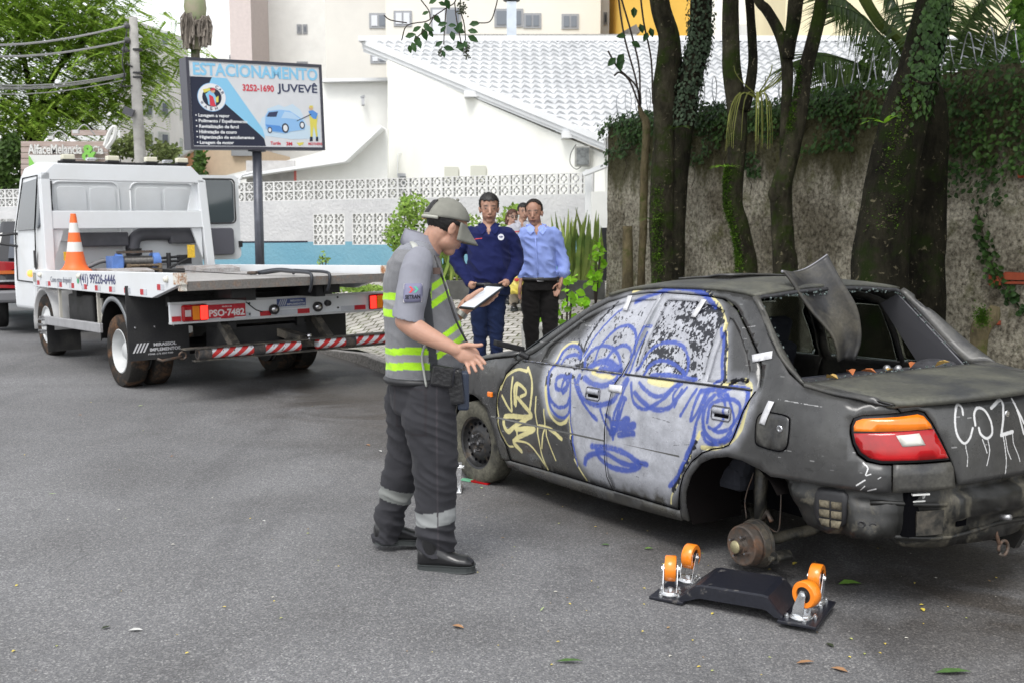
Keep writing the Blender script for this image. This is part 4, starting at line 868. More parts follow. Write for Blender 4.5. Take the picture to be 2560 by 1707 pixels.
# gate post and its sloping white coping, electricity meter
gp=thing('gate_post','slim white gate post with a dark base at the right end of the street wall','gate post',at(1470,740,18.9))
mb=MB(); p=at(1470,560,18.9); mb.span((p.x-.055,p.y-.06,.1),(p.x+.055,p.y+.06,at(1470,425,18.9).z)); mb.build('post',WHT2,gp,world=True)
mb=MB(); a,b=at(1460,436,18.7),at(1540,405,18.4); mb.bar(a,b,.12,.07); mb.build('coping',WHT2,gp,world=True)
mb=MB(); a=at(1500,600,18.6); mb.span((a.x-.16,a.y-.1,.1),(a.x+.3,a.y+.1,at(1500,480,18.6).z)); mb.build('pier',WHT,gp,world=True)
mb=MB(); a=at(1505,640,18.45); mb.span((a.x-.03,a.y-.06,.1),(a.x+.1,a.y+.0,at(1505,570,18.45).z)); mb.build('pipe',BLK,gp,world=True)
# white house with the tiled roof
_h0=at(969,500,26.6);_h1=at(1515,500,21.6)
def hat(px,py,off=0.0):
    d=at(px,py,10)-Vector((0,0,CH)); n=Vector((-(_h1.y-_h0.y),_h1.x-_h0.x,0)).normalized(); n=n if n.y>0 else -n
    k=n.dot(_h0+n*off-Vector((0,0,CH)))/n.dot(d); return Vector((0,0,CH))+d*k
def hy(px): return hat(px,500).y
hs_=thing('white_house','white house with a low pitched white tiled roof behind the street wall','house',at(1200,700,24))
def wallpoly(name,pts,mat,parent,th=.2,world=True):
    mb=MB(); n=len(pts); P=[Vector(p) for p in pts]; nrm=(P[1]-P[0]).cross(P[-1]-P[0]).normalized()
    mb.add(P+[p-nrm*th for p in P],[tuple(range(n)),tuple(range(n,2*n))[::-1]]+[(i,n+i,n+(i+1)%n,(i+1)%n) for i in range(n)])
    return mb.build(name,mat,parent,world=world)
hw=wallpoly('wall',[hat(969,660),hat(1520,700),hat(1510,385),hat(1240,270),hat(969,150)],M('cream_render',(.84,.84,.79),.85,col2=(.75,.745,.69),ns=1.3,mapx=(1,1,.35),contrast=.62),hs_)
# windows in the gable
for (a,b,c,d) in ((1111,1146,418,442),(1176,1215,415,442)):
    P=[hat(a,c,-.03),hat(b,c,-.03),hat(b,d+12,-.03),hat(a,d+12,-.03)]; y=P[0].y
    mb=MB(); mb.add([v+Vector((0,-.01,0)) for v in P],[(0,1,2,3)][::-1]); w=mb.build('window',M('shade_reveal',(.55,.55,.48),.9),hw,world=True)
    mb=MB(); 
    for k in range(4):
        z0=P[3].z+(P[0].z-P[3].z)*k/4+.02; mb.box((P[0].x*.6+P[1].x*.4+.10,y-.05,z0+.05),((P[1].x-P[0].x)*.62,.02,.07),Matrix.Rotation(.5,3,'X'))
    mb.build('louvre',M('window_glass',(.12,.13,.14),.15),w,world=True)
a=hat(997,450,-.1); mb=MB(); mb.box(a+Vector((.25,0,-.1)),(.55,.05,.5)); w=mb.build('window_frame',M('grey_alu',(.35,.36,.38),.5),hw,world=True)
mb=MB(); mb.box(a+Vector((.25,-.02,-.12)),(.45,.04,.40)); mb.build('window_pane',M('window_glass',(.12,.13,.14),.15),w,world=True)
mb=MB(); b0=hat(994,385,-.06); mb.tube([hat(994,440,-.06),b0,b0+Vector((.09,-.03,.02))],.012,6); mb.build('outdoor_tap',WHT2,hw,world=True)
# roof: sine tiles in lapped courses
RA=at(908,101,27.3);RB=Vector((11.5,27.3,RA.z));EA=at(1507,347,21.4);EB=Vector((11.5,21.4,EA.z))
mb=MB(); NR=20;NU=420;P=[]
up=(RB-RA).cross(EA-RA).normalized()
if up.z<0: up=-up
for r in range(NR):
    for q in (0.0,.5,1.0):
        t=(r+q*.999)/NR; a=RA.lerp(EA,t);b=RB.lerp(EB,t);row=[]
        for i in range(NU):
            p=a.lerp(b,i/(NU-1)); X=p.x/.235*2*pi+ (r%2)*0; prof=.036*sin(X)+.012*sin(2*X+.6)
            row.append(p+up*(prof+.05*q))
        P.append(row)
mb.grid(P); roof=mb.build('tiled_roof',M('white_tile',(.58,.59,.60),.7,col2=(.42,.43,.44),ns=1.2,bump=.3,bs=12),hs_,world=True,smooth=True,auto=35)
me=roof.data
mb=MB(); d=Vector((0,-.06,0))
def px_rake(k,dy): return at(906+(1512-906)*k,103+(352-103)*k+dy,27.35-(5.95)*k)
for (o0,o1,t) in ((-10,8,-.14),(8,19,-.02),(19,27,.10)):
    P=[px_rake(0,o0),px_rake(1,o0),px_rake(1,o1),px_rake(0,o1)]; P=[p+Vector((-.3,-.9,0)).normalized()*(-t)*-1 if False else p+Vector((.15,.35,0))*(t) for p in P]
    bk=[p+Vector((.18,.42,0)) for p in P]
    mb.add(P+bk,[(0,1,2,3)[::-1],(4,5,6,7),(0,1,5,4),(3,7,6,2),(0,4,7,3),(1,2,6,5)])
mb.build('bargeboard',WHT2,roof,world=True)
mb=MB(); mb.bar(RA+Vector((-.1,0,.02)),RB+Vector((0,0,.02)),.32,.12); mb.build('ridge_cap',WHT2,roof,world=True)
for (x,y) in ((1180,240),(1425,342)):
    mb=MB(); p=hat(x,y,-.05); mb.box(p+Vector((0,.1,.03)),(.34,.5,.13)); mb.build('rafter_end',WHT2,roof,world=True)
mt=thing('electricity_meter','grey electricity meter box under the eave at the right end of the white house','meter box',hat(1456,390,-.3))
mb=MB(); p=hat(1456,392,-.2); mb.box(p,(.30,.16,.40)); mb.build('box',M('meter_grey',(.30,.30,.28),.6,var=.3,ns=9),mt,world=True,bevel=.01)
mb=MB(); mb.box(p+Vector((0,-.09,.0)),(.24,.02,.33)); mb.build('cover',M('meter_cover',(.16,.17,.17),.35,var=.5,ns=12),mt,world=True)
mb=MB(); mb.tube(cr([hat(1440,362,-.2),hat(1427,385,-.2),hat(1426,410,-.2),hat(1440,424,-.2),hat(1452,418,-.2)],4),.008,5); mb.build('cable',BLK,mt,world=True)
ch=thing('chimney_duct','tall square galvanised flue duct rising behind the ridge of the tiled roof','chimney',at(1279,125,29.5))
mb=MB(); a,b=at(1267,125,29.5),at(1291,8,29.5); mb.span((a.x,29.3,a.z-1),(b.x,29.6,b.z)); mb.build('duct',M('galvanised',(.55,.60,.66),.35,.4,var=.12,ns=3),ch,world=True)
mb=MB(); 
for k,z in enumerate((b.z+.03,b.z+.13)): mb.lathe(((a.x+b.x)/2,29.45,z),(0,0,1),[(0,.20),(.02,.23),(.03,.20)],16)
mb.build('cap_ring',M('cap_dark',(.12,.12,.13),.5,.5),ch,world=True)
# lean-to beside the house
lt=thing('lean_to','low white lean-to roof against the neighbouring white building behind the billboard','shed',at(800,460,25.5))
mb=MB(); 
pl=[(560,450),(628,440),(868,404),(958,320)]
for (a,b) in zip(pl,pl[1:]): mb.bar(at(*a,25.4),at(*b,25.4),.9,.07)
mb.build('roof_edge',WHT2,lt,world=True)
wallpoly('wall',[at(740,660,25.6),at(969,660,25.6),at(969,322,25.6),at(955,326,25.6),at(868,408,25.6),at(740,428,25.6)],WHT,lt)
mb=MB(); a,b=at(618,470,25.6),at(738,432,25.6); mb.box((a+b)/2,(abs(b.x-a.x),.1,.9)); mb.build('grey_screen',M('grey_boards',(.42,.41,.40),.9,var=.15,ns=6),lt,world=True)
mb=MB(); mb.bar(at(738,428,25.3),at(738,462,25.3),.05,.05); mb.build('red_post',M('red_post',(.5,.12,.1),.6),lt,world=True)
mb=MB(); mb.tube([at(600,470,24.5),at(598,450,24.5),at(606,438,24.5),at(640,430,24.5)],.03,6); mb.build('pipe',WHT2,lt,world=True)
nb=thing('white_annex','plain white block with a flat parapet between billboard and gable of the tiled house','building',at(890,500,28.5))
wallpoly('wall',[at(560,700,28),at(985,700,28),at(985,200,28),at(806,202,28),at(806,380,28.0),at(560,440,28)],WHT,nb,.4)
mb=MB(); mb.bar(at(806,203,27.9),at(985,200,27.9),.3,.08); mb.build('parapet',WHT2,nb,world=True)
sp=thing('wall_lamp','small grey bracket lamp on the white annex wall','lamp',at(907,255,27.7)); mb=MB(); p=at(907,255,27.85); mb.bar(p+Vector((0,0,.12)),p+Vector((.02,-.1,-.1)),.07,.07); mb.bar(p+Vector((-.05,-.05,.1)),p+Vector((.06,-.05,.14)),.03,.05); mb.build('lamp_head',M('grey_alu',(.35,.36,.38),.5),sp,world=True)
# --- far buildings
def bldg(name,label,px0,px1,ptop,y,mat,depth=8,wins=(),pbot=700,extra=None,cat='building',side_=None):
    b=thing(name,label,cat,at((px0+px1)/2,533,y))
    z1=at(px0,ptop,y).z; x0=at(px0,500,y).x; x1=at(px1,500,y).x
    mb=MB(); mb.span((x0,y,-1),(x1,y+depth,z1)); w=mb.build('wall',mat,b,world=True)
    for q in wins:
        (a,c,d,e)=q[:4]; A_,B_=at(a,c,y),at(d,e,y)
        mb=MB(); fr=.05*y/25
        mb.span((A_.x,y-.05,B_.z),(B_.x,y-.0,A_.z)); f=mb.build('window',M('win_frame',(.30,.31,.33),.6) if len(q)<5 else q[4],w,world=True)
        mb=MB(); mid=(A_.x+B_.x)/2
        mb.span((A_.x+fr,y-.08,B_.z+fr),(mid-fr*.4,y-.051,A_.z-fr)); mb.build('pane',M('pale_pane',(.62,.64,.68),.2) if len(q)>5 else M('far_glass',(.15,.17,.20),.12),f,world=True)
        mb=MB(); mb.span((mid+fr*.4,y-.08,B_.z+fr),(B_.x-fr,y-.051,A_.z-fr)); mb.build('pane',M('pale_pane',(.62,.64,.68),.2) if len(q)>6 else M('far_glass',(.15,.17,.20),.12),f,world=True)
    return b,w
BE=M('beige_render',(.70,.68,.63),.9,col2=(.62,.60,.56),ns=.35)
BE2=M('beige_render_light',(.76,.74,.68),.9,col2=(.70,.68,.62),ns=.35)
b1,_=bldg('apartment_building','beige apartment tower behind the tiled roof, its left half darker and windows small',822,972,-260,52,BE,10,[(923,34,969,72,M('win_frame',(.30,.31,.33),.6),1),(926,138,968,160,M('win_frame',(.30,.31,.33),.6),1)])
b2,w2=bldg('apartment_building','pale beige apartment block with dark sliding windows right behind the chimney duct',970,1497,-260,51,BE2,12,[(984,28,1030,67,M('win_frame',(.30,.31,.33),.6),1,1),(1076,20,1153,96,M('win_frame',(.30,.31,.33),.6),1),(1236,23,1308,69),(1309,34,1353,72),(1404,36,1447,74)])
bldg('white_tower','tall plain white tower block rising behind the billboard','639 821'.split()[0] and 639,824,-300,60,WHT,10,[(742,62,755,86),(757,62,769,86),(742,155,770,172)])
bldg('pink_tower','narrow pinkish grey tower left of the white tower',587,640,-300,56,M('pink_render',(.58,.51,.49),.9,var=.06),6)
bldg('white_block','distant pale stepped block between palm trunk and pinkish tower',527,592,88,75,WHT,8,[(573,138,581,152)])
bldg('white_side_building','white building with one small window next to the yellow building',1494,1572,-200,55,WHT,8,[(1509,32,1518,62)])
yb,yw=bldg('yellow_building','bright yellow rendered building between the mossy trunks',1553,1745,-250,48,M('yellow_render',(.70,.45,.10),.85,col2=(.62,.38,.08),ns=.5),8)
mb=MB(); p=at(1575,84,46); mb.box(p,(.7,.6,.35),Matrix.Rotation(-.5,3,'Y')); mb.build('canopy',M('stained_concrete',(.16,.15,.14),.9,var=.4,ns=5),yb,world=True)
pr=thing('roof_parapet','low stained grey concrete parapet behind the tiled roof','parapet',at(1390,105,38))
mb=MB(); mb.span((at(1068,100,38).x,38,at(1300,110,38).z-2),(at(1592,100,38).x,38.3,at(1300,86,38).z)); mb.build('wall',M('pebble_grey',(.36,.35,.33),.95,var=.35,ns=14),pr,world=True)
bldg('white_cottage','white building with a shuttered dormer seen between the forked trunks',1735,1960,-200,46,WHT,8,[(1846,62,1930,104,M('shutter_white',(.6,.6,.6),.7),1,1)])
bldg('cream_building','cream coloured building behind the palm fronds at the right','1950' and 1950,2900,-300,40,M('cream_yellow',(.78,.70,.48),.9,var=.06,ns=.4),10)
# green panelled apartment block at the left
gb=thing('green_apartment_block','white apartment block with pale green and yellow balcony panels behind the leafy tree','building',at(395,533,42))
mb=MB(); 
def gy(px): return 39+(px-330)*.06
P0=[at(300,700,gy(300)),at(470,700,gy(470)),at(470,98,gy(470)),at(300,38,gy(300))]
wallpoly('wall',P0,WHT2,gb,1.5)
for k,(t0,t1) in enumerate(((118,168),(212,258),(294,338),(372,410))):
    sk=(k*.0)
    mb=MB(); a=[at(340,t0-6,gy(340)-.1),at(428,t0+8,gy(428)-.1),at(434,t1+2,gy(434)-.1),at(340,t1-2,gy(340)-.1)]; mb.add(a+[v+Vector((0,.09,0)) for v in a],[(3,2,1,0),(0,1,5,4),(1,2,6,5),(2,3,7,6)]); mb.build('green_panel',M('pale_green',(.47,.55,.47),.8,var=.06),gb,world=True)
    mb=MB(); a=[at(441,t0+14,gy(441)-.1),at(462,t0+18,gy(462)-.1),at(462,t1+4,gy(462)-.1),at(441,t1+2,gy(441)-.1)]; mb.add(a+[v+Vector((0,.09,0)) for v in a],[(3,2,1,0),(0,1,5,4)]); mb.build('yellow_panel',M('pale_yellow',(.68,.60,.38),.8,var=.06),gb,world=True)
    for (x0,x1) in ((350,384),(388,424)):
        mb=MB(); y=gy(x0)-.12; a=[at(x0,t0-44,y),at(x1,t0-40,y),at(x1,t0+2,y),at(x0,t0-2,y)]; mb.add(a,[(3,2,1,0)]); f=mb.build('window',M('win_light',(.50,.53,.50),.4,var=.2),gb,world=True)
        mb=MB(); mb.add([a[0].lerp(a[1],.52)+Vector((0,-.03,-.1)),a[0].lerp(a[1],.9)+Vector((0,-.03,-.1)),a[3].lerp(a[2],.9)+Vector((0,-.03,.1)),a[3].lerp(a[2],.52)+Vector((0,-.03,.1))],[(3,2,1,0)]); mb.build('pane',M('far_glass',(.15,.17,.20),.12),f,world=True)
    mb=MB(); y=gy(447)-.12; a=[at(442,t0-30,y),at(458,t0-24,y),at(458,t0+10,y),at(442,t0+6,y)]; mb.add(a,[(3,2,1,0)]); mb.build('window',M('win_light',(.50,.53,.50),.4,var=.2),gb,world=True)
ph=thing('peach_house','low peach coloured house with an orange gable seen below the billboard','house',at(520,533,33))
mb=MB(); mb.span((at(470,533,33).x,33,-1),(at(645,533,33).x,38,at(500,372,33).z)); w=mb.build('wall',M('peach_render',(.70,.56,.42),.9,var=.05),ph,world=True)
mb=MB(); mb.add([at(420,440,32.5),at(505,440,32.5),at(505,372,32.5),at(478,376,32.5),at(424,412,32.5)],[(0,1,2,3,4)]); mb.build('gable',M('orange_render',(.62,.33,.18),.9,var=.1),ph,world=True,solid=.3)
mb=MB(); mb.bar(at(415,416,32.4),at(482,374,32.4),.5,.1); mb.build('roof_edge',WHT2,ph,world=True)
mb=MB(); a=at(608,378,32.9); mb.box(a,(.7,.1,.3)); mb.build('window',M('win_frame',(.30,.31,.33),.6),w,world=True)
# restaurant sign wall at the far left
sg=thing('wooden_shop_sign','weathered plank sign wall with raised white letters and a green ampersand','shop sign',at(160,520,25.5))
plank=M('weathered_planks',(.33,.25,.22),.85,col2=(.44,.37,.34),ns=3,mapx=(1,1,9))
for (x0,x1,y0,y1) in ((52,269,354,700),(178,266,326,352)):
    n=int((y1-y0)/14) if y1<600 else 12
    mb=MB()
    for k in range(n):
        a=at(x0,y0+k*14.5,25.5);b=at(x1,y0+(k+1)*14.5-1.5,25.5); mb.span((a.x,25.5,b.z),(b.x,25.62,a.z))
    mb.build('plank_board',plank,sg,world=True)
a=at(71,386,25.4); ex=Vector((1,0,0)); fn=lambda x,y,t: Vector((a.x+x,25.44-t*6,a.z+y))
sgw=M('sign_white',(.62,.62,.60),.6)
wd=at(206,386,25.4).x-a.x; text(sg,'AlfaceMelancia',fn,wd,.225,sgw,bold=.02,extrude=.01,world=True)
a2=at(224,386,25.4); text(sg,'Cia',lambda x,y,t: Vector((a2.x+.08+x,25.44-t*6,a2.z+y)),at(258,386,25.4).x-a2.x-.08,.19,sgw,bold=.02,extrude=.01,world=True)
a3=at(205,402,25.3); text(sg,'&',lambda x,y,t: Vector((a3.x+x,25.36-t*6,a3.z+y)),.34,.36,M('sign_green',(.20,.50,.08),.6),bold=.03,extrude=.01,world=True)
mb=MB(); p0=[at(73,388,25),at(165,388,25),at(200,420,25),at(215,470,25),at(100,440,25)]; mb.add(p0,[(0,1,2,3,4)]); mb.build('awning',sgw,sg,world=True,solid=.05)
mb=MB(); mb.add([at(73,390,24.95),at(98,428,24.95),at(76,470,24.95)],[(0,1,2)]); mb.build('green_flag',M('sign_green',(.20,.50,.08),.6),sg,world=True,solid=.03)
for x in (128,190):
    mb=MB(); b=at(x,345 if x<150 else 330,25.1); mb.tube(cr([b+Vector((.35,.2,-.05)),b+Vector((.2,0,.16)),b],4),.015,5); mb.box(b,(.13,.1,.08)); mb.build('spot_lamp',M('lamp_grey',(.5,.5,.5),.4),sg,world=True)
mb=MB(); mb.tube(cr([at(266,372,25.2),at(285,345,25.2),at(288,318,25.2),at(275,330,25.2),at(262,366,25.2)],4),.05,6); mb.build('white_ornament',sgw,sg,world=True)
# utility pole with cables
up_=thing('utility_pole','leaning concrete utility pole with cable brackets beside the leafy tree','utility pole',at(352,600,24))
mb=MB(); mb.tube([at(356,700,24),at(351,400,24),at(338,180,24),at(333,44,24)],[.13,.125,.105,.09],12); mb.build('pole',M('pole_concrete',(.36,.35,.33),.9,var=.25,ns=3,bump=.4),up_,smooth=True,world=True)
for (x,y) in ((316,68),(318,104),(312,128)):
    mb=MB(); mb.tube([at(x+16,y,24),at(x,y,23.9)],.03,6); mb.sphere(at(x,y-3,23.9),.07); mb.build('insulator',M('insulator',(.08,.08,.08),.4),up_,world=True)
for y in (128,186,197):
    mb=MB(); c=at(343,y,24); mb.lathe(c,(0,0,1),[(0,.12),(.04,.12),(.04,.10)],14); mb.build('band',BLK,up_,world=True)
mb=MB(); p=at(322,280,23.8); mb.box(p,(.22,.1,.16),Matrix.Rotation(.4,3,'Y')); mb.build('floodlight',M('lamp_dark',(.06,.06,.07),.4),up_,world=True)
mb=MB(); mb.tube(cr([at(318,75,23.9),at(306,150,23.8),at(312,190,23.8),at(303,215,23.8),at(330,215,23.9)],4),.016,5); mb.tube([at(316,160,23.9),at(332,168,23.9)],.02,5); mb.build('drop_cable',BLK,up_,world=True)
wire=M('wire',(.30,.30,.30),.5,.3)
for i,(ya,yb,yl,r) in enumerate(((66,86,16,.022),(104,100,16,.022),(185,152,15,.013),(188,162,15,.013),(191,167,15,.010),(200,187,15,.010))):
    A_=at(314,ya,23.9);B_=at(-500,yb-25,yl); P=[A_.lerp(B_,t)-Vector((0,0,.35*sin(pi*t))) for t in np.linspace(0,1,16)]
    mb=MB(); mb.tube(P,r,5); o=mb.build('overhead_cable',wire,None); tag(o,['thick twisted cable meeting the pole top','thick twisted cable just under the topmost one','topmost thin wire of the lower bundle at the pole','second thin wire of the lower bundle at the pole','third thin wire of the lower bundle at the pole','lowest single thin wire running left from the pole'][i],'cable','cables strung left from the utility pole')
# billboard
yl,yr=16.4,17.7
bb=thing('billboard','parking and car wash billboard in a dark frame on a single round post','billboard',at(645,700,17.0))
TL,TR,BR_,BL_=at(466,143,yl),at(806,163,yr),at(812,376,yr),at(477,374,yl)
ex=(TR-TL+BR_-BL_)*.5; BW=ex.length; ex.normalize(); ez=Vector((0,0,1)); ez=(ez-ex*ez.dot(ex)).normalized(); ey=ex.cross(ez)*-1
if ey.y>0: ey=-ey
BH=((TL-BL_).length+(TR-BR_).length)/2; O=BL_
bf=lambda x,y,t=0: O+ex*x+ez*y+ey*t
FRM=M('sign_frame',(.07,.07,.09),.4,.3)
def slab(mb,x0,x1,y0,y1,t0,t1):
    P=[bf(x,y,t) for t in (t0,t1) for x,y in ((x0,y0),(x1,y0),(x1,y1),(x0,y1))]
    mb.add(P,[(3,2,1,0),(4,5,6,7),(0,1,5,4),(1,2,6,5),(2,3,7,6),(3,0,4,7)])
mb=MB(); slab(mb,-.0,BW,0,BH,-.28,-.012); mb.build('case',FRM,bb,world=True)
mb=MB(); 
for q in ((0,BW,0,.045),(0,BW,BH-.045,BH),(0,.045,.045,BH-.045),(BW-.045,BW,.045,BH-.045)): slab(mb,*q,-.012,.012)
mb.build('frame',FRM,bb,world=True)
face=MB(); slab(face,.045,BW-.045,.045,BH-.045,-.011,0); face=face.build('sign_face',M('sign_panel_white',(.66,.67,.70),.35,var=.03),bb,world=True)
def fp(x,y): return (x/1222*BW,(1-y/788)*BH)   # coordinates read on a 1222 x 788 rectified face
def poly(name,pts,mat,t,par=face):
    mb=MB(); q=[bf(*fp(*p),t) for p in pts]; mb.add(q,[tuple(range(len(q)))]); o=mb.build(name,mat,par,world=True,solid=.0008); return o
dk=M('sign_navy',(.022,.026,.05),.35); sky_=M('sign_sky',(.25,.55,.78),.35); red=M('sign_red',(.62,.05,.08),.4); navy=M('sign_ink',(.04,.05,.11),.4); wt_=M('sign_letter',(.75,.76,.78),.4); yel=M('sign_yellow',(.70,.62,.12),.4); bl2=M('sign_blue',(.10,.28,.66),.35); bl3=M('sign_mid_blue',(.28,.50,.80),.35); skn=M('sign_skin',(.62,.40,.25),.5)
poly('dark_field',[(28,162),(215,162),(190,215),(330,400),(600,640),(650,690),(662,755),(28,755)],dk,.0015)
poly('light_stripe',[(215,162),(345,165),(640,600),(660,690),(600,640),(330,400),(190,215)],sky_,.0025)
def tx(s,x0,y0,x1,y1,mat,bold=.0,t=.0035,par=face): # box: left, top, right, bottom
    a=fp(x0,y1);b=fp(x1,y0); text(par,s,lambda x,y,d: bf(a[0]+x,a[1]+y,t+d),b[0]-a[0],b[1]-a[1],mat,bold=bold,extrude=.001,world=True)
tx('ESTACIONAMENTO',58,40,1180,150,sky_,.03)
tx('3252-1690',478,208,762,270,red,.03); tx('JUVEV\u00ca',792,172,1172,285,navy,.02)
for k,(s,w) in enumerate((('\u2022 Lavagem a vapor',350),('\u2022 Polimento / Espelhamento',505),('\u2022 Revitaliza\u00e7\u00e3o de farol',425),('\u2022 Hidrata\u00e7\u00e3o de couro',405),('\u2022 Higieniza\u00e7\u00e3o de estofamentos',560),('\u2022 Lavagem de motor',375))):
    tx(s,55,478+k*47,w,515+k*47,wt_,.03)
tx('3M',852,716,908,748,red,.04);tx('MOTHERS',1062,718,1195,742,red,.02);tx('Turtle',705,712,800,742,red,.03); poly('small_mark',[(950,722),(1020,716),(1010,735),(975,750)],yel,.002)
def disc(c,r,mat,t,name='badge',n=32,sx=1): 
    poly(name,[(c[0]+r*sx*cos(2*pi*k/n),c[1]+r*sin(2*pi*k/n)) for k in range(n)],mat,t)
disc((205,335),124,bl3,.0045,'badge_rim');disc((205,335),119,wt_,.0055);disc((205,335),83,dk,.0065,'badge_field')
poly('badge_figure',[(150,310),(185,280),(215,285),(240,330),(235,400),(200,415),(170,395),(165,350)],sky_,.0075); poly('badge_apron',[(180,310),(215,330),(235,415),(185,410)],red,.0085); disc((215,278),20,skn,.0085,'badge_head',12); poly('badge_cap',[(195,268),(225,252),(240,272),(200,280)],red,.0095)
poly('badge_arm',[(130,270),(190,255),(195,275),(140,300)],yel,.0085); poly('badge_arm',[(235,340),(262,320),(258,375),(240,380)],yel,.0085)
for s,a0,a1 in (('CAR',-62,-22),('WASH',150,70)):
    for k,chh in enumerate(s):
        t=radians(a0+(a1-a0)*k/(len(s)-1)); cx,cy=205+101*cos(t),335+101*sin(t)
        tt=t+pi/2 if s=='CAR' else t-pi/2
        o=fp(cx,cy); sc_=BW/1222
        text(face,chh,lambda x,y,d,o=o,tt=tt: bf(o[0]+((x-13*sc_)*cos(-tt)-(y-13*sc_)*sin(-tt)),o[1]+((x-13*sc_)*sin(-tt)+(y-13*sc_)*cos(-tt)),.0065+d),24*sc_,26*sc_,navy,bold=.03,extrude=.001,world=True)
poly('spray_cloud',[(640,500),(700,470),(690,420),(800,380),(850,400),(930,370),(1000,420),(1060,560),(1180,600),(1180,680),(900,690),(640,660),(600,600)],M('sign_pale_blue',(.55,.68,.80),.4),.0012)
poly('printed_car',[(665,560),(672,480),(700,440),(800,425),(900,432),(960,470),(1020,510),(1040,560),(1030,600),(900,620),(850,640),(700,620),(668,600)],bl3,.0045)
poly('printed_window',[(705,452),(790,440),(770,490),(680,492)],navy,.0055);poly('printed_window',[(850,440),(920,450),(1000,512),(870,500),(815,500)],M('sign_pane',(.45,.62,.82),.3),.0055)
poly('printed_bumper',[(668,560),(800,570),(850,630),(700,615)],bl2,.0055)
for c,r in (((850,590),44),((1010,560),34),((705,610),28)): disc(c,r,dk,.0060,'printed_tyre',20,.75);disc(c,r*.68,wt_,.0070,'printed_rim',16,.7)
poly('printed_washer',[(1080,440),(1130,430),(1165,470),(1150,560),(1155,660),(1140,665),(1120,560),(1105,665),(1085,665),(1088,560)],yel,.0045); poly('printed_shirt',[(1075,430),(1120,420),(1165,450),(1150,500),(1120,500),(1090,470)],bl2,.0055); disc((1103,400),20,skn,.0055,'printed_head',14); poly('printed_cap',[(1085,398),(1090,378),(1120,378),(1124,396)],yel,.0065)
poly('printed_lance',[(960,520),(1100,455),(1102,462),(962,526)],dk,.0065); poly('printed_boot',[(1080,665),(1105,665),(1104,705),(1075,705)],dk,.0055); poly('printed_boot',[(1138,665),(1158,665),(1158,705),(1136,705)],dk,.0055)
mb=MB(); c=(bf(BW*.50,0,-.14)); mb.cyl((c.x,c.y,-.2),c,.072,.072,24); mb.build('post',M('post_slate',(.075,.08,.10),.4,.2,var=.2),bb,smooth=True,world=True)
mb=MB(); mb.lathe(c,(0,0,-1),[(0,.14),(.02,.14),(.03,.09)],20); mb.build('flange',FRM,bb,world=True)
# ------------------------------------------------------------------ tow truck
TR_=rot3(2.25,-.034,-.001)
tk=thing('tow_truck','white flatbed tow truck seen from behind with its far cab door standing open','truck',(-3.311,12.017,-.037),TR_)
TW=M('truck_white',(.66,.68,.70),.34,col2=(.59,.60,.60),ns=1.8,contrast=.62,bump=.05,bs=6); TWD=dusty('worn_white',(.60,.61,.60),(.40,.36,.30),.58,.78,.45,7)
CHS=dusty('chassis_black',(.007,.007,.008),(.030,.029,.027),.45,.7,.5,3); REF=M('reflector_red',(.45,.02,.03),.3,var=.15,ns=40); REFW=M('reflector_white',(.50,.52,.56),.25,var=.1)
def B(name,mat,a,b,parent=None,bevel=0,R=None):
    mb=MB(); mb.span(a,b); return mb.build(name,mat,parent or tk,bevel=bevel)
# frame and subframe
mb=MB()
for y in (-.38,.38): mb.span((-1.3,y-.04,.55),(4.0,y+.04,.80)); mb.span((-1.75,y-.05,.86),(2.3,y+.05,1.02))
mb.span((-1.25,-.38,.6),(-1.15,.38,.75)); mb.span((.9,-.38,.6),(1.0,.38,.75)); mb.span((-1.0,-.9,.80),(-.9,.9,.90)); mb.span((1.6,-1.0,.84),(1.75,1.0,.95))
mb.build('chassis',CHS,tk)
for y in (-.5,.5):
    mb=MB(); mb.box((-1.62,y,.955),(.30,.18,.13)); mb.build('bed_bracket',CHS,tk)
# flatbed of planks with side rails
wood=M('grey_planks',(.27,.26,.25),.8,col2=(.42,.41,.40),ns=5,mapx=(.6,6,1),bump=.3,bs=30)
mb=MB()
for k in range(11):
    y0=-1.06+k*2.12/11; mb.span((-1.9,y0+.003,1.025),(2.25,y0+2.12/11-.003,1.065))
mb.build('bed_floor',wood,tk)
B('bed_edge',dusty('rusty_edge',(.15,.14,.13),(.22,.15,.11),.50,.72,.7,14),(-1.93,-1.08,.985),(-1.885,1.08,1.07))
for s in (1,-1):
    y0,y1=(1.09,1.15) if s>0 else (-1.15,-1.09)
    mb=MB(); mb.prism([(-1.93,1.05),(-1.20,.905),(2.82,.945),(2.82,1.15),(-1.79,1.15),(-1.93,1.10)],y0,y1,lambda p,q,t:(p,t,q)); r=mb.build('side_rail',TW,tk,bevel=.006)
    mb=MB(); mb.span((-1.935,y0-.004,1.045),(-1.77,y1+.004,1.150)); mb.span((-1.82,y0-.005,.985),(-1.92,y1-.02,1.05)); mb.build('rail_end_plate',dusty('rusted_white',(.62,.60,.54),(.30,.13,.05),.42,.60,.6,16),r)
    for k in range(10):
        x=2.62-k*.452; z=.965-(.0)+(.0); z=.967-.010*k/2.2+(.06 if k==9 else 0); yy=y1+.002 if s>0 else y0-.002
        for j,mm_ in ((0,REFW if k<5 else REFW),(1,REF)):
            xx=x+(.045 if (j==0)==(k>4) else -.045)*-1
            mb=MB(); mb.span((xx-.045,yy-.001,z),(xx+.045,yy+.001,z+.055)); mb.build('reflector_strip',mm_,r)
    for x in (2.45,.95,-1.62):
        mb=MB(); mb.lathe((x,y1 if s>0 else y0,1.09),(0,s,0),[(0,.03),(.02,.03),(.035,.02),(.037,.001)],16); mb.build('rail_bolt',M('cream_cap',(.62,.60,.52),.5),r,smooth=True)
rail=r
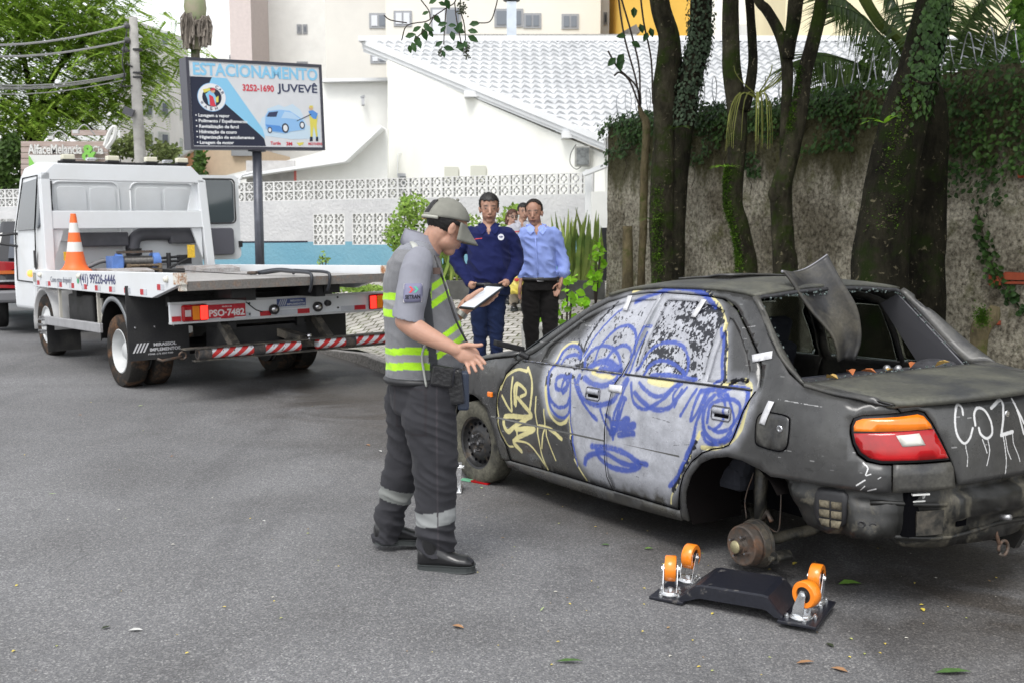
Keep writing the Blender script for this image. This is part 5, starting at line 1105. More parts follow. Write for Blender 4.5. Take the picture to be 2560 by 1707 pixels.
lf=lambda X0,Z0_: (lambda x,y,t: Vector((X0-x,1.152+t,Z0_+y)))
text(tk,'(41) 99226-6446',lf(.93,.985),1.14,.135,M('decal_navy',(.05,.055,.14),.5),bold=.01)
text(tk,'Como estou dirigindo?',lf(2.05,.99),.80,.085,M('decal_grey',(.22,.23,.27),.5))
mb=MB(); mb.lathe((1.02,1.152,1.04),(0,1,0),[(0,.035),(.001,.035),(.0012,.028),(.001,.027)],20); mb.build('green_badge',M('decal_green',(.05,.35,.16),.5),tk)
mb=MB(); mb.box((2.72,1.154,1.06),(.12,.004,.11)); mb.build('sticker',M('sticker_grey',(.28,.28,.25),.6,var=.3,ns=60),tk)
mb=MB(); mb.lathe((2.95,1.12,1.10),(0,1,0),[(0,.045),(.03,.045),(.05,.03),(.052,.001)],18); mb.build('side_lamp',M('amber_glow',(.9,.30,.05),.3,emis=(1,.4,.08),es=.8),tk,smooth=True)
# wooden chocks / ramps at the bed front
for y0,y1 in ((.15,.62),(-.95,-.45)):
    mb=MB(); mb.prism([(2.2,1.066),(1.35,1.066),(1.35,1.12),(1.6,1.15),(2.2,1.15)],y0,y1,lambda p,q,t:(p,t,q)); mb.build('wheel_ramp',dusty('worn_board',(.38,.37,.37),(.25,.22,.2),.4,.65,.8,6),tk)
B('bed_crossbeam',CHS,(1.9,-1.08,1.066),(2.2,1.08,1.12))
# headboard frame
mb=MB(); mb.box((2.35,1.075,1.72),(.12,.11,1.22)); mb.build('headboard_post',TW,tk,bevel=.008)
mb=MB(); mb.prism([(-1.04,1.07),(-.93,1.07),(-.84,2.27),(-.95,2.27)],2.29,2.41,lambda p,q,t:(t,p,q)); mb.build('headboard_post',TW,tk,bevel=.008)
mb=MB(); mb.prism([(1.13,2.24),(1.13,2.28),(.97,2.435),(-.76,2.445),(-.93,2.27),(-.93,2.23)],2.29,2.41,lambda p,q,t:(t,p,q)); mb.build('headboard_top',TW,tk,bevel=.008)
mb=MB(); mb.span((2.30,-.935,1.645),(2.40,1.03,1.865)); mb.build('headboard_rail',TW,tk,bevel=.008)
for (y,z,sg_) in ((1.02,1.60,1),(-.88,1.60,-1)):
    mb=MB(); mb.prism([(y,z+.04),(y-.14*sg_,z+.04),(y,z-.36)],2.33,2.37,lambda p,q,t:(t,p,q)); mb.build('gusset',TW,tk)
mb=MB(); mb.prism([(-.87,2.22),(-.80,2.22),(-.72,1.87),(-.9,1.87)],2.36,2.40,lambda p,q,t:(t,p,q)); mb.build('gusset',TW,tk)
B('lamp_bar',BLK,(2.33,-.72,2.446),(2.37,.90,2.475))
lamp=M('hazy_lens',(.62,.60,.48),.5)
for k,(y,w,mat) in enumerate(((.78,.15,lamp),(.50,.12,CHR),(.24,.15,lamp),(-.25,.15,lamp),(-.47,.12,CHR),(-.66,.15,lamp))):
    mb=MB(); mb.box((2.35,y,2.52 if w>.13 else 2.505),(.09,w,.065 if w>.13 else .035)); o=mb.build('work_lamp',mat,tk,bevel=.012)
    if w>.13: mb=MB(); mb.box((2.35,y,2.482),(.10,w*1.0,.02)); mb.build('lamp_base',BLK,o)
for (y,z,w,h) in ((.83,1.31,.15,.11),(-.72,1.335,.10,.17)):
    mb=MB(); mb.box((2.326,y,z),(.008,w,h)); mb.build('yellow_notice',M('notice_yellow',(.70,.45,.04),.6,var=.25,ns=60),tk)
# cab
mb=MB(); prof=[(2.62,.95),(2.62,2.30),(2.75,2.43),(3.3,2.52),(3.9,2.48),(4.12,2.35),(4.38,1.62),(4.42,1.0),(4.40,.62),(3.35,.62),(3.25,.95)]
def cab_y(z): return 1.03-.10*max(0,(z-1.5)/1.0)
prof=[(2.62+(x-2.62)*.87,z) for x,z in prof]; n=len(prof); vs=[]
for s in (1,-1):
    for (x,z) in prof: vs.append((x,s*cab_y(z),z))
mb.add(vs,[tuple(range(n))[::-1],tuple(range(n,2*n))]+[(i,(i+1)%n,n+(i+1)%n,n+i) for i in range(n)]); cab=mb.build('cab',TW,tk,bevel=.05)
cab.modifiers['bevel'].segments=3
def rr(y0,y1,z0,z1,r,n=5):
    o=[]
    for (cy_,cz,a0) in ((y1-r,z1-r,0),(y0+r,z1-r,90),(y0+r,z0+r,180),(y1-r,z0+r,270)):
        o+=[(cy_+r*cos(radians(a0+90*k/n)),cz+r*sin(radians(a0+90*k/n))) for k in range(n+1)]
    return o
for (y0,y1,z0,z1) in ((.09,.92,1.5,2.24),(-.92,-.06,1.5,2.24),(-.85,.05,1.18,1.52)):
    q=rr(y0,y1,z0,z1,.1); mb=MB(); mb.tube([Vector((2.617,a,b)) for a,b in q+[q[0]]],.013,6); mb.build('pressed_rib',TW,cab,smooth=True)
for (y0,y1,z0,z1) in ((.50,.86,1.5,2.18),(.13,.46,1.5,2.18),(-.46,-.12,1.5,2.18),(-.86,-.5,1.5,2.18)):
    q=rr(y0,y1,z0,z1,.06,4); mb=MB(); mb.prism(q,2.607,2.6195,lambda p,q,t:(t,p,q)); mb.build('pressed_panel',TW,cab,bevel=.005)
mb=MB(); mb.tube(cr([(2.60,.93,2.24),(2.56,.95,2.0),(2.58,.93,1.75),(2.58,.90,1.6)],4),.02,6); mb.build('air_hose',BLK,tk,smooth=True)
mb=MB(); mb.span((2.44,.05,1.42),(2.58,.75,1.60)); mb.build('engine_cover',M('dark_grey_pl',(.07,.07,.08),.6,var=.2),tk,bevel=.02)
mb=MB(); mb.tube(cr([(2.52,-.05,1.12),(2.52,-.02,1.40),(2.52,-.12,1.56),(2.52,-.5,1.57),(2.52,-.85,1.56)],4),.085,12); mb.build('intake_duct',M('dark_grey_pl',(.07,.07,.08),.6),tk,smooth=True)
for z in (1.24,1.30,1.36):
    mb=MB(); mb.lathe((2.52,-.03,z),(0,0,1),[(0,.10),(.03,.10)],16); mb.build('duct_ring',BLK,tk,smooth=True)
mb=MB(); mb.span((2.44,-.95,1.44),(2.57,-.50,1.60)); mb.build('air_filter',M('dark_grey_pl',(.07,.07,.08),.6),tk,bevel=.02)
mb=MB(); mb.tube(cr([(2.45,.25,1.15),(2.45,.05,1.24),(2.45,-.0,1.2)],4),.03,8); mb.build('hose',BLK,tk,smooth=True); mb=MB(); mb.tube([(2.42,-.3,1.25),(2.42,-.75,1.28)],.018,6); mb.tube([(2.42,-.3,1.20),(2.42,-.75,1.22)],.018,6); mb.tube([(2.40,-.44,1.1),(2.40,-.44,1.32)],.03,8); mb.box((2.42,-.66,1.23),(.1,.16,.12)); mb.tube([(2.3,-.35,1.1),(2.34,-.72,1.26)],.015,6); mb.build('control_levers',BLK,tk,smooth=True,auto=40)
mb=MB(); mb.tube(cr([(2.4,.62,1.16),(2.4,.4,1.24),(2.4,.2,1.19),(2.4,.1,1.12)],4),.028,8); mb.build('grey_hose',M('hose_grey',(.2,.2,.21),.6),tk,smooth=True)
# left side of the cab: window, handle, lettering shadow
for s in (1,-1):
    mb=MB(); P=[(2.80,1.72),(2.80,2.26),(3.02,2.30),(3.06,1.66)] ; mb.add([(x,s*(cab_y(z)+.004),z) for x,z in P],[(0,1,2,3) if s<0 else (3,2,1,0)]); mb.build('rear_quarter_window',M('cab_glass',(.05,.06,.08),.06,spec=.8),cab)
mb=MB(); P=[(3.12,1.66),(3.10,2.30),(3.72,2.28),(3.93,1.66)]; mb.add([(x,cab_y(z)+.004,z) for x,z in P],[(3,2,1,0)]); mb.build('side_window',M('cab_glass',(.05,.06,.08),.06,spec=.8),cab)
mb=MB(); mb.tube([Vector((x,cab_y(z)+.004,z)) for x,z in ((3.10,.98),(3.07,1.66),(3.07,2.34),(3.74,2.34),(3.99,1.64),(3.97,1.0),(3.10,.98))],.008,5); mb.build('door_gap',VOID,cab)
mb=MB(); mb.box((3.05,1.045,1.28),(.05,.02,.22)); mb.build('vent_grille',BLK,cab)
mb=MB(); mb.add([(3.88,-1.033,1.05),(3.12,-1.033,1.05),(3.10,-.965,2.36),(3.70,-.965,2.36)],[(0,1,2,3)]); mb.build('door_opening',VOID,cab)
# mirrors on long arms
mb=MB(); mb.tube([(3.95,1.0,1.62),(4.2,1.22,1.60),(4.30,1.42,1.58)],.018,6); mb.tube([(3.95,1.0,1.45),(4.28,1.2,1.50),(4.30,1.40,1.55)],.018,6); mi=mb.build('mirror_arm',BLK,cab,smooth=True)
mb=MB(); mb.box((4.30,1.47,1.86),(.09,.20,.44)); mb.build('side_mirror',TW,cab,bevel=.03)
mb=MB(); mb.box((4.252,1.47,1.86),(.006,.16,.38)); mb.build('mirror_glass',M('mirror',(.04,.05,.05),.05,spec=.8),cab,bevel=.0)
# open right door, inner side showing
dm=Matrix.Translation((3.72,-1.02,0))@Matrix.Rotation(radians(82),4,'Z')
def dr_(p,q,t): return dm@Vector((-p,t,q))   # p along the door from its hinge
mb=MB(); ol=rr(0,1.0,1.20,2.43,.08); hl=rr(.10,.91,1.74,2.36,.06)
v,f=fillpoly(ol,.12,[hl]); mb.add([dr_(a,b,0) for a,b in v],f); door=mb.build('open_door',TW,tk,solid=.05)
v,f=fillpoly(hl,.3); mb=MB(); mb.add([dr_(a,b,.02) for a,b in v],f); mb.build('door_window',M('door_glass',(.06,.075,.085),.04,spec=1.),door,solid=.006)
for off in (-.012,.062):
    q=rr(.09,.92,1.73,2.37,.06); mb=MB(); mb.tube([dr_(a,b,off) for a,b in q+[q[0]]],.012,6); mb.build('window_seal',BLK,door,smooth=True)
q=rr(.12,.88,1.27,1.66,.05); 
for o1,o2 in ((-.03,.002),(.05,.08)):
    mb=MB(); mb.prism(q,o1,o2,lambda p,q,t: dr_(p,q,t)); mb.build('door_trim',M('trim_dark',(.09,.09,.11),.6),door,bevel=.01)
mb=MB(); mb.tube([dr_(.2,1.45,-.05),dr_(.8,1.45,-.05)],.014,6); mb.build('pull_handle',M('trim_mid',(.25,.25,.27),.5),door,smooth=True)
mb=MB(); mb.box(dr_(.99,1.42,.0),(.05,.05,.09)); mb.build('door_latch',BLK,door)
# wheels
def wheel(name,c,s,R,w,mat,par=tk,twin=False):
    ax=Vector((0,s,0)); h=w/2
    o=MB().lathe(Vector(c),ax,[(-h*.8,.05),(-h*.8,.24),(h*.75,.235),(h*.80,.225),(h*.55,.205),(-h*.1,.19),(-h*.2,.12),(h*.1,.10),(h*.25,.06),(h*.25,.001)] if twin else [(-h*.8,.05),(-h*.8,.24),(h*.8,.235),(h*.82,.225),(h*.6,.21),(h*.7,.17),(h*1.0,.12),(h*1.05,.06),(h*1.05,.001)],40).build(name,mat,par,smooth=True,auto=50)
    tyre('tyre',Vector(c),ax,R,w,o,.235); return o
TYT=dusty('brown_tyre',(.028,.026,.024),(.15,.085,.05),.50,.70,.85,4)
_T0=TYRED; TYRED=TYT
rimm=M('rim_grey',(.52,.53,.53),.5,.1,var=.12)
for s in (1,-1):
    for y in (.99,.73):
        w=MB(); ax=Vector((0,s,0)); c=Vector((0,y*s,.31)); h=.11
        o=MB().lathe(c,ax,[(-h*.8,.05),(-h*.8,.24),(h*.75,.235),(h*.82,.225),(h*.5,.205),(-h*.3,.19),(-h*.4,.12),(h*.1,.10),(h*.35,.07),(h*.35,.001)],40).build('rear_wheel',rimm,tk,smooth=True,auto=50)
        tyre('tyre',c,ax,.385,.21,o,.235,True)
    c=Vector((2.82,.93*s,.455)); ax=Vector((0.0,s,0)); h=.105
    o=MB().lathe(c,ax,[(-h*.8,.05),(-h*.8,.24),(h*.8,.235),(h*.82,.225),(h*.6,.21),(h*.7,.17),(h*1.0,.13),(h*1.05,.06),(h*1.05,.001)],40).build('front_wheel',rimm,tk,smooth=True,auto=50)
    tyre('tyre',c,ax,.385,.205,o,.235,True)
    for k in range(8):
        t=k*pi/4; p=c+ax*.1+Vector((cos(t),0,sin(t)))*.10; MB().cyl(p,p+ax*.07,.014,None,8).build('lug_nut',STEEL,o)
TYRED=_T0
# mudguards, flap, skirt
for s in (1,-1):
    mb=MB(); P=[]
    for t in range(0,181,12):
        a=Vector((.47*cos(radians(t)),0,.42+.46*sin(radians(t)))); P.append([Vector((a.x,s*.60,a.z)),Vector((a.x,s*1.10,a.z)),Vector((a.x,s*1.115,a.z-.03))])
    mb.grid(P); mb.build('mudguard',CHS,tk,smooth=True,solid=.01)
    mb=MB(); P=[]
    for t in range(40,175,9):
        c_,s_=cos(radians(t)),sin(radians(t)); P.append([Vector((.43*c_,s*1.118,.42+.42*s_)),Vector((.48*c_,s*1.118,.42+.47*s_))])
    mb.grid(P); mb.build('mudguard_rim',M('guard_grey',(.16,.17,.18),.45),tk,smooth=True,solid=.01)
    fl=MB(); fl.box((-.56,s*.86,.63),(.012,.64,.76)); fl=fl.build('mud_flap',dusty('flap_black',(.016,.016,.018),(.03,.03,.03),.4,.7,.6,5),tk)
    f0=lambda x,y,t,s=s: Vector((-.568-t,(1.16 if s>0 else -.56)-x,.26+y))
    if s>0:
        text(fl,'MIRASSOL',lambda x,y,t: f0(.24+x,.125+y,t),.24,.034,M('flap_white',(.6,.6,.62),.6),bold=.03)
        text(fl,'IMPLEMENTOS',lambda x,y,t: f0(.20+x,.075+y,t),.32,.034,M('flap_white',(.6,.6,.62),.6),bold=.03)
        text(fl,'FONE: (17) 3253 9300',lambda x,y,t: f0(.18+x,.035+y,t),.26,.022,M('flap_white',(.6,.6,.62),.6),bold=.01)
        for k in range(4):
            mb=MB(); x=.02+k*.035; mb.add([f0(x-.0,.07,.002),f0(x+.018,.07,.002),f0(x+.068,.165,.002),f0(x+.05,.165,.002)],[(0,1,2,3)]); mb.build('flap_stripe',M('flap_white',(.6,.6,.62),.6),fl)
        for y in (1.10,.90,.70):
            mb=MB(); mb.lathe((-.568,y,.585),(-1,0,0),[(0,.012),(.006,.012),(.008,.001)],10); mb.build('rivet',CHR,fl)
    # side guard
    sk=MB(); sk.span((.38,s*1.13-.02,.485),(2.42,s*1.13+.02,.59)); sk=sk.build('side_guard',M('guard_alu',(.36,.36,.37),.45,.3,var=.12),tk,bevel=.008)
    for x in (.52,1.9): mb=MB(); mb.box((x,s*1.10,.75),(.03,.03,.42)); mb.build('guard_stay',M('guard_cream',(.45,.43,.38),.6),sk)
    mb=MB(); mb.span((1.2,s*.55,.52),(2.1,s*.95,.86)); mb.build('toolbox',CHS,tk,bevel=.02)
    mb=MB(); mb.cyl((.75,s*.6,.62),(1.1,s*.6,.62),.15); mb.build('air_tank',CHS,tk,smooth=True,auto=40)
    mb=MB(); mb.box((.82,s*.98,.70),(.12,.02,.28)); mb.build('bracket_plate',M('guard_cream',(.45,.43,.38),.6),tk)
    mb=MB(); mb.box((2.42,s*.93,.36),(.012,.40,.42)); mb.build('front_mud_flap',CHS,tk)
    mb=MB(); P=[]
    for t in range(-10,191,14):
        P.append([Vector((2.82+.46*cos(radians(t)),s*y,.46+.46*sin(radians(t)))) for y in (.7,1.045)])
    mb.grid(P); mb.build('front_wheel_arch',M('arch_grey',(.42,.42,.42),.5),cab,smooth=True,solid=.03)
# rear lamp bar
bar=MB(); bar.span((-1.345,-1.48,.665),(-1.30,1.03,.845)); bar=bar.build('rear_bar',TW,tk)
for z in (.85,.66): mb=MB(); mb.span((-1.375,-1.48,z-.012),(-1.30,1.035,z+.008)); mb.build('bar_lip',M('bar_lip',(.5,.51,.52),.4,.2),bar)
bf2=lambda x,y,t=0: Vector((-1.346-t,1.03-x,.665+y))
for s,yo in ((1,0),(-1,-.50)):
    lb=MB(); lb.span((-1.395,s*.80-.13+yo,.665),(-1.347,s*.80+.13+yo,.830)); lb=lb.build('tail_lamp',REDL,bar,bevel=.02)
    for (a,b,mm_) in ((.845,.905,M('lamp_white',(.55,.45,.45),.3)),(.76,.83,M('amber_lit',(.75,.22,.01),.25)),(.675,.750,M('brake_lit',(.9,.03,.02),.2,emis=(1,.03,.02),es=1.3))):
        mb=MB(); mb.span((-1.402,min(s*a,s*b)+yo,.68 if mm_.name!='lamp_white' else .715),(-1.396,max(s*a,s*b)+yo,.815 if mm_.name!='lamp_white' else .78)); mb.build('lamp_segment',mm_,lb,bevel=.004)
pl=MB(); pl.span((-1.362,.262,.685),(-1.352,.662,.815)); pl=pl.build('number_plate',M('plate_red',(.50,.015,.03),.45,var=.2,ns=20),bar,bevel=.004)
text(pl,'PSO\u00b77482',lambda x,y,t: Vector((-1.363-t,.650-x,.697+y)),.375,.070,M('plate_white',(.75,.72,.72),.5),bold=.035)
text(pl,'MA-SAO LUIS',lambda x,y,t: Vector((-1.363-t,.51-x,.785+y)),.10,.016,M('plate_white',(.75,.72,.72),.5),bold=.02)
for (a,b,mm_) in ((1.02,.93,REF),(.66,.54,REFW),(.52,.38,REF),(.25,.20,REFW),(.10,-.02,REF),(-.06,-.32,REFW),(-.32,-.46,REF),(-.84,-1.0,REFW),(-1.0,-1.14,REF)):
    mb=MB(); mb.span((-1.351,b,.673),(-1.347,a,.722)); mb.build('reflector_strip',mm_,bar)
for y in (-.04,-.54):
    mb=MB(); mb.lathe((-1.37,y,.735),(-1,0,0),[(-.02,.03),(0,.052),(.03,.052),(.032,.040),(.026,.036),(.028,.001)],24); o=mb.build('reverse_lamp',BLK,bar,smooth=True,auto=30)
    mb=MB(); mb.lathe((-1.395,y,.735),(-1,0,0),[(0,.038),(.010,.03),(.012,.001)],20); mb.build('lamp_glass',CHR,o,smooth=True)
mb=MB(); mb.lathe((-1.35,-.67,.765),(-1,0,0),[(0,.035),(.04,.03),(.045,.001)],14); mb.build('socket',BLK,bar)
for y,z in ((.215,.81),(.215,.70),(-.80,.82),(-.80,.71),(-1.22,.79)): mb=MB(); mb.lathe((-1.347,y,z),(-1,0,0),[(0,.011),(.006,.011),(.007,.001)],10); mb.build('bar_bolt',BLK,bar)
pm=MB(); pm.span((-1.352,-.42,.735),(-1.348,-.09,.835)); pm=pm.build('maker_plate',M('plate_blue',(.05,.08,.22),.4),bar)
text(pm,'MIRASSOL',lambda x,y,t: Vector((-1.353-t,-.24-x,.80+y)),.15,.022,REFW,bold=.03); text(pm,'IMPLEMENTOS',lambda x,y,t: Vector((-1.353-t,-.20-x,.765+y)),.21,.022,REFW,bold=.03)
mb=MB(); mb.span((-1.3535,-.42,.735),(-1.3525,-.09,.757)); mb.build('plate_margin',REFW,pm)
for k in range(4):
    mb=MB(); y=-.10-k*.022; mb.add([(-1.354,y,.765),(-1.354,y-.011,.765),(-1.354,y-.041,.83),(-1.354,y-.030,.83)],[(0,1,2,3)]); mb.build('plate_stripe',REFW,pm)
mb=MB(); mb.tube([bf2(.78,.16,.004),bf2(.88,.075,.01),bf2(.95,.05,.02)],.005,5); mb.build('lamp_cable',BLK,bar)
# underrun bar with red and white stripes
strp=M('stripe_paint',(.6,.6,.62),.35); L=strp.node_tree.links.new; Bs=strp.node_tree.nodes['Principled BSDF']; co=node(strp,'ShaderNodeTexCoord').outputs['Object']
sx=node(strp,'ShaderNodeSeparateXYZ'); L(co,sx.inputs[0]); m1=node(strp,'ShaderNodeMath',operation='MULTIPLY_ADD'); m1.inputs[1].default_value=1.25; L(sx.outputs[2],m1.inputs[0]); L(sx.outputs[1],m1.inputs[2])
m2=node(strp,'ShaderNodeMath',operation='MULTIPLY'); m2.inputs[1].default_value=7.6; L(m1.outputs[0],m2.inputs[0]); m3=node(strp,'ShaderNodeMath',operation='FRACT'); L(m2.outputs[0],m3.inputs[0])
m4=node(strp,'ShaderNodeMath',operation='GREATER_THAN'); m4.inputs[1].default_value=.5; L(m3.outputs[0],m4.inputs[0]); c=mixn(strp,(.60,.61,.64),(.50,.03,.03),m4.outputs[0]); c=mixn(strp,c,(.12,.08,.06),ramp(strp,noi(strp,co,26,4),(.62,0.),(.66,1.))); L(c,Bs.inputs['Base Color'])
tb=MB()
for (a,b) in ((.74,-.22),(-.42,-1.55)): tb.cyl((-1.55,a,.365),(-1.55,b,.365),.052,None,20)
tb=tb.build('underrun_bar',strp,tk,smooth=True,auto=40)
for y in (.80,.24,-.80):
    mb=MB(); mb.cyl((-1.55,y+.06,.365),(-1.55,y-.06,.365),.062,None,20); mb.build('rubber_sleeve',dusty('sleeve',(.05,.05,.052),(.14,.11,.09),.45,.65,.8,8),tb,smooth=True,auto=40)
mb=MB(); mb.lathe((-1.55,.862,.365),(0,1,0),[(-.02,.055),(.005,.055),(.005,.035),(-.02,.035)],20); mb.build('bar_mouth',RUST,tb)
mb=MB(); mb.span((-1.60,-1.55,.415),(-1.45,1.0,.425)); mb.span((-1.58,-1.55,.295),(-1.50,.9,.31)); mb.span((-1.5,-.42,.34),(-1.3,-.18,.44)); mb.bar((-1.2,.45,.62),(-1.5,.45,.40),.08,.08); mb.bar((-1.2,-.6,.62),(-1.5,-.6,.40),.08,.08); mb.bar((-.8,0,.6),(-1.5,-.3,.42),.12,.08); mb.build('lift_arm',dusty('arm_grime',(.035,.033,.03),(.16,.14,.11),.45,.65,.6,7),tk)
mb=MB(); mb.sphere((-1.56,-.33,.455),.028); mb.cyl((-1.56,-.33,.40),(-1.56,-.33,.44),.014); mb.build('tow_ball',CHR,tk,smooth=True)
mb=MB(); mb.tube([Vector((-1.5,.99+.035*cos(t),.36+.035*sin(t))) for t in np.linspace(0,2*pi,14)],.010,6); mb.tube([(-1.5,1.0,.35),(-1.52,1.2,.33),(-1.5,1.24,.35)],.014,6); mb.build('shackle',RUST,tk,smooth=True)
mb=MB(); mb.cyl((0,-.58,.31),(0,-.61,.31),.25); mb.cyl((0,.58,.31),(0,.61,.31),.25); mb.build('brake_backplate',CHS,tk)
mb=MB(); mb.box((-1.0,-.02,.42),(.5,.9,.30)); mb.cyl((0,-.7,.31),(0,.7,.31),.09); mb.sphere((0,0,.31),.18); mb.build('rear_axle',CHS,tk,smooth=False)
mb=MB(); mb.span((-.95,-1.12,.34),(-.90,-.52,.66)); mb.build('rear_plate',CHS,tk)
# winch
wn=MB(); wn.box((2.0,.40,1.20),(.24,.13,.20)); 
wb=M('winch_blue',(.10,.20,.50),.45,var=.2,ns=9); wn.lathe((2.0,.38,1.22),(0,-1,0),[(0,.11),(.06,.11)],20); wn=wn.build('winch',wb,tk,smooth=True,auto=40); MB().lathe((2.0,-.06,1.22),(0,-1,0),[(0,.11),(.09,.11),(.10,.07)],20).build('winch_gearbox',wb,wn,smooth=True,auto=40)
mb=MB(); pr=[]
for k in range(24): pr+= [(k*.017,.065),(k*.017+.006,.076),(k*.017+.012,.065)]
mb.lathe((2.0,.32,1.22),(0,-1,0),pr,18); mb.build('winch_drum',M('wire_rope',(.13,.125,.12),.45,.6,var=.3,ns=40),wn,smooth=True)
for z in (1.33,): mb=MB(); mb.span((1.94,-.06,z),(1.99,.38,z+.03)); mb.build('winch_bar',RUST,wn)
mb=MB(); mb.cyl((1.85,.28,1.175),(1.85,-.10,1.175),.017); mb.cyl((1.85,.28,1.125),(1.85,-.10,1.125),.017); mb.span((1.83,.26,1.08),(1.88,.30,1.2)); mb.span((1.83,-.13,1.08),(1.88,-.09,1.2)); mb.build('fairlead',dusty('brass_worn',(.25,.19,.12),(.12,.09,.07),.4,.6,.45,12,.5),wn,smooth=True,auto=40)
mb=MB(); mb.tube(cr([(1.85,.08,1.15),(1.0,-.05,1.115),(-.2,-.12,1.085),(-.75,-.16,1.08)],5),.006,6); mb.build('tow_cable',M('cable_dark',(.06,.06,.06),.5,.5),wn,smooth=True)
hk=M('hook_black',(.035,.038,.045),.4,.3)
mb=MB()
for dy in (0,.20): mb.tube(cr([(-.78,-.18-dy*.2,1.09),(-1.1,-.22-dy*.6,1.12),(-1.5,-.18-dy,1.115),(-1.88,-.16-dy,1.11),(-1.98,-.16-dy,1.08),(-1.97,-.155-dy,.98),(-1.94,-.15-dy,.92)],5),.016,8)
mb.tube(cr([(-.7,-.12,1.09),(-1.0,-.28,1.13),(-1.3,-.30,1.12),(-1.45,-.24,1.10)],4),.018,8); mb.build('tow_hook_pair',hk,wn,smooth=True)
mb=MB(); mb.box((-.74,-.14,1.10),(.12,.09,.03),Matrix.Rotation(.4,3,'Z')); mb.build('hook_shackle',RUST,wn,bevel=.01)
# traffic cone on the bed
cM=Matrix.Translation((-3.311,12.017,-.037))@TR_.to_4x4()
cw=cM@Vector((2.0,.87,1.12))
cone=thing('traffic_cone','orange traffic cone with two white bands standing on the truck bed','traffic cone',cw)
of=M('cone_orange',(.78,.14,.025),.5,var=.08); wf=M('cone_white',(.62,.62,.60),.5,var=.08,ns=6)
def rad(z): return .028+.105*(1-z/.70)
pr=[(.03,.165),(.06,rad(.06)+.018),(.10,rad(.10))]; 
mb=MB(); mb.lathe((0,0,0),(0,0,1),[(.0,.19),(.015,.19),(.03,.175),(.045,.15),(.09,.125),(.14,.112),(.245,.094)],32); mb.build('cone_body',of,cone,smooth=True,auto=50)
for a,b,mm_ in ((.245,.36,wf),(.36,.475,of),(.475,.59,wf),(.59,.70,of)):
    ra=.094-(a-.245)*.14; rb=.094-(b-.245)*.14; mb=MB(); mb.lathe((0,0,0),(0,0,1),[(a,ra),(b,rb)],32); mb.build('cone_band',mm_,cone,smooth=True,auto=50)
mb=MB(); mb.box((0,0,-.008),(.36,.36,.02)); mb.build('cone_base',of,cone,bevel=.01)
mb=MB(); mb.tube([cM@Vector((1.85,.98-.1*k+.02*(k%2),1.09+.01*(k%2))) for k in range(4)],.015,5); tag(mb.build('strap',M('strap_tan',(.25,.20,.15),.8),None),'short tan strap lying under the edge of the traffic cone','strap')
# black SUV parked beyond
sv=thing('parked_suv','shiny black car with red tail lamps parked beyond the tow truck','car',(-7.85,18.3,float(G(-7.85,18.3))+.05),rot3(2.05,-.02,0))
bk=M('gloss_black',(.012,.012,.014),.12,coat=.8)
def sec(x,w,z0,z1): return (x,w,z0,z1)
mb=MB(); pf=[(-2.2,.55),(-2.28,.75),(-2.25,.95),(-2.12,1.05),(-1.9,1.45),(-1.6,1.62),(-.2,1.68),(.6,1.5),(1.2,1.12),(2.1,1.0),(2.3,.7),(2.25,.4),(-2.15,.4)]
n=len(pf); yy=lambda z: .92-.16*max(0,(z-1.0)/.65)-.03*max(0,.6-z)
mb.add([(x,yy(z),z) for x,z in pf]+[(x,-yy(z),z) for x,z in pf],[tuple(range(n)),tuple(range(n,2*n))[::-1]]+[(i,n+i,n+(i+1)%n,(i+1)%n) for i in range(n)]); svb=mb.build('body',bk,sv,bevel=.06)
mb=MB(); mb.add([(-2.145,.70,1.07),(-2.145,-.70,1.07),(-1.915,-.64,1.43),(-1.915,.64,1.43)],[(3,2,1,0)]); mb.build('rear_window',M('suv_glass',(.05,.06,.08),.04,spec=1),svb)
for s in (1,-1):
    mb=MB(); mb.prism([(.42,.95),(.44,1.00),(.88,1.03),(.92,.98),(.92,.90),(.80,.84),(.6,.92)],-2.30,-2.16,lambda p,q,t:(t,s*p,q)); tl_=mb.build('tail_lamp',M('suv_red',(.32,.004,.008),.1,coat=.5),sv,bevel=.01)
    mb=MB(); mb.box((-2.303,s*.70,.865),(.01,.36,.05)); mb.build('amber_segment',M('suv_amber',(.5,.12,.02),.2),tl_)
    mb=MB(); mb.prism([(.50,.62),(.88,.64),(.88,.685),(.74,.68),(.5,.66)],-2.30,-2.2,lambda p,q,t:(t,s*p,q)); mb.build('bumper_reflector',M('suv_red',(.65,.01,.015),.1),sv)
    mb=MB(); mb.add([(-1.8,s*.885,1.10),(.7,s*.90,1.10),(.25,s*.80,1.50),(-1.5,s*.79,1.54)],[(0,1,2,3)[::s]]); mb.build('side_window',M('suv_glass',(.05,.06,.08),.04,spec=1),svb)
    for x in (-1.35,1.4):
        o=MB().lathe((x,s*.82,.34),(0,s,0),[(-.05,.05),(-.05,.22),(.08,.22),(.05,.05),(.06,.001)],28).build('wheel',M('suv_rim',(.3,.3,.32),.3,.8),sv,smooth=True,auto=40); tyre('tyre',Vector((x,s*.82,.34)),Vector((0,s,0)),.35,.22,o,.22)
mb=MB(); mb.span((-2.34,-.90,.42),(-2.1,.90,.60)); mb.build('bumper',M('suv_grey',(.20,.20,.21),.4,.3),sv,bevel=.04)
for z in (.74,.58): mb=MB(); mb.bar((-2.31,-.6,z),(-2.31,.88,z),.02,.025); mb.build('chrome_strip',CHR,sv)
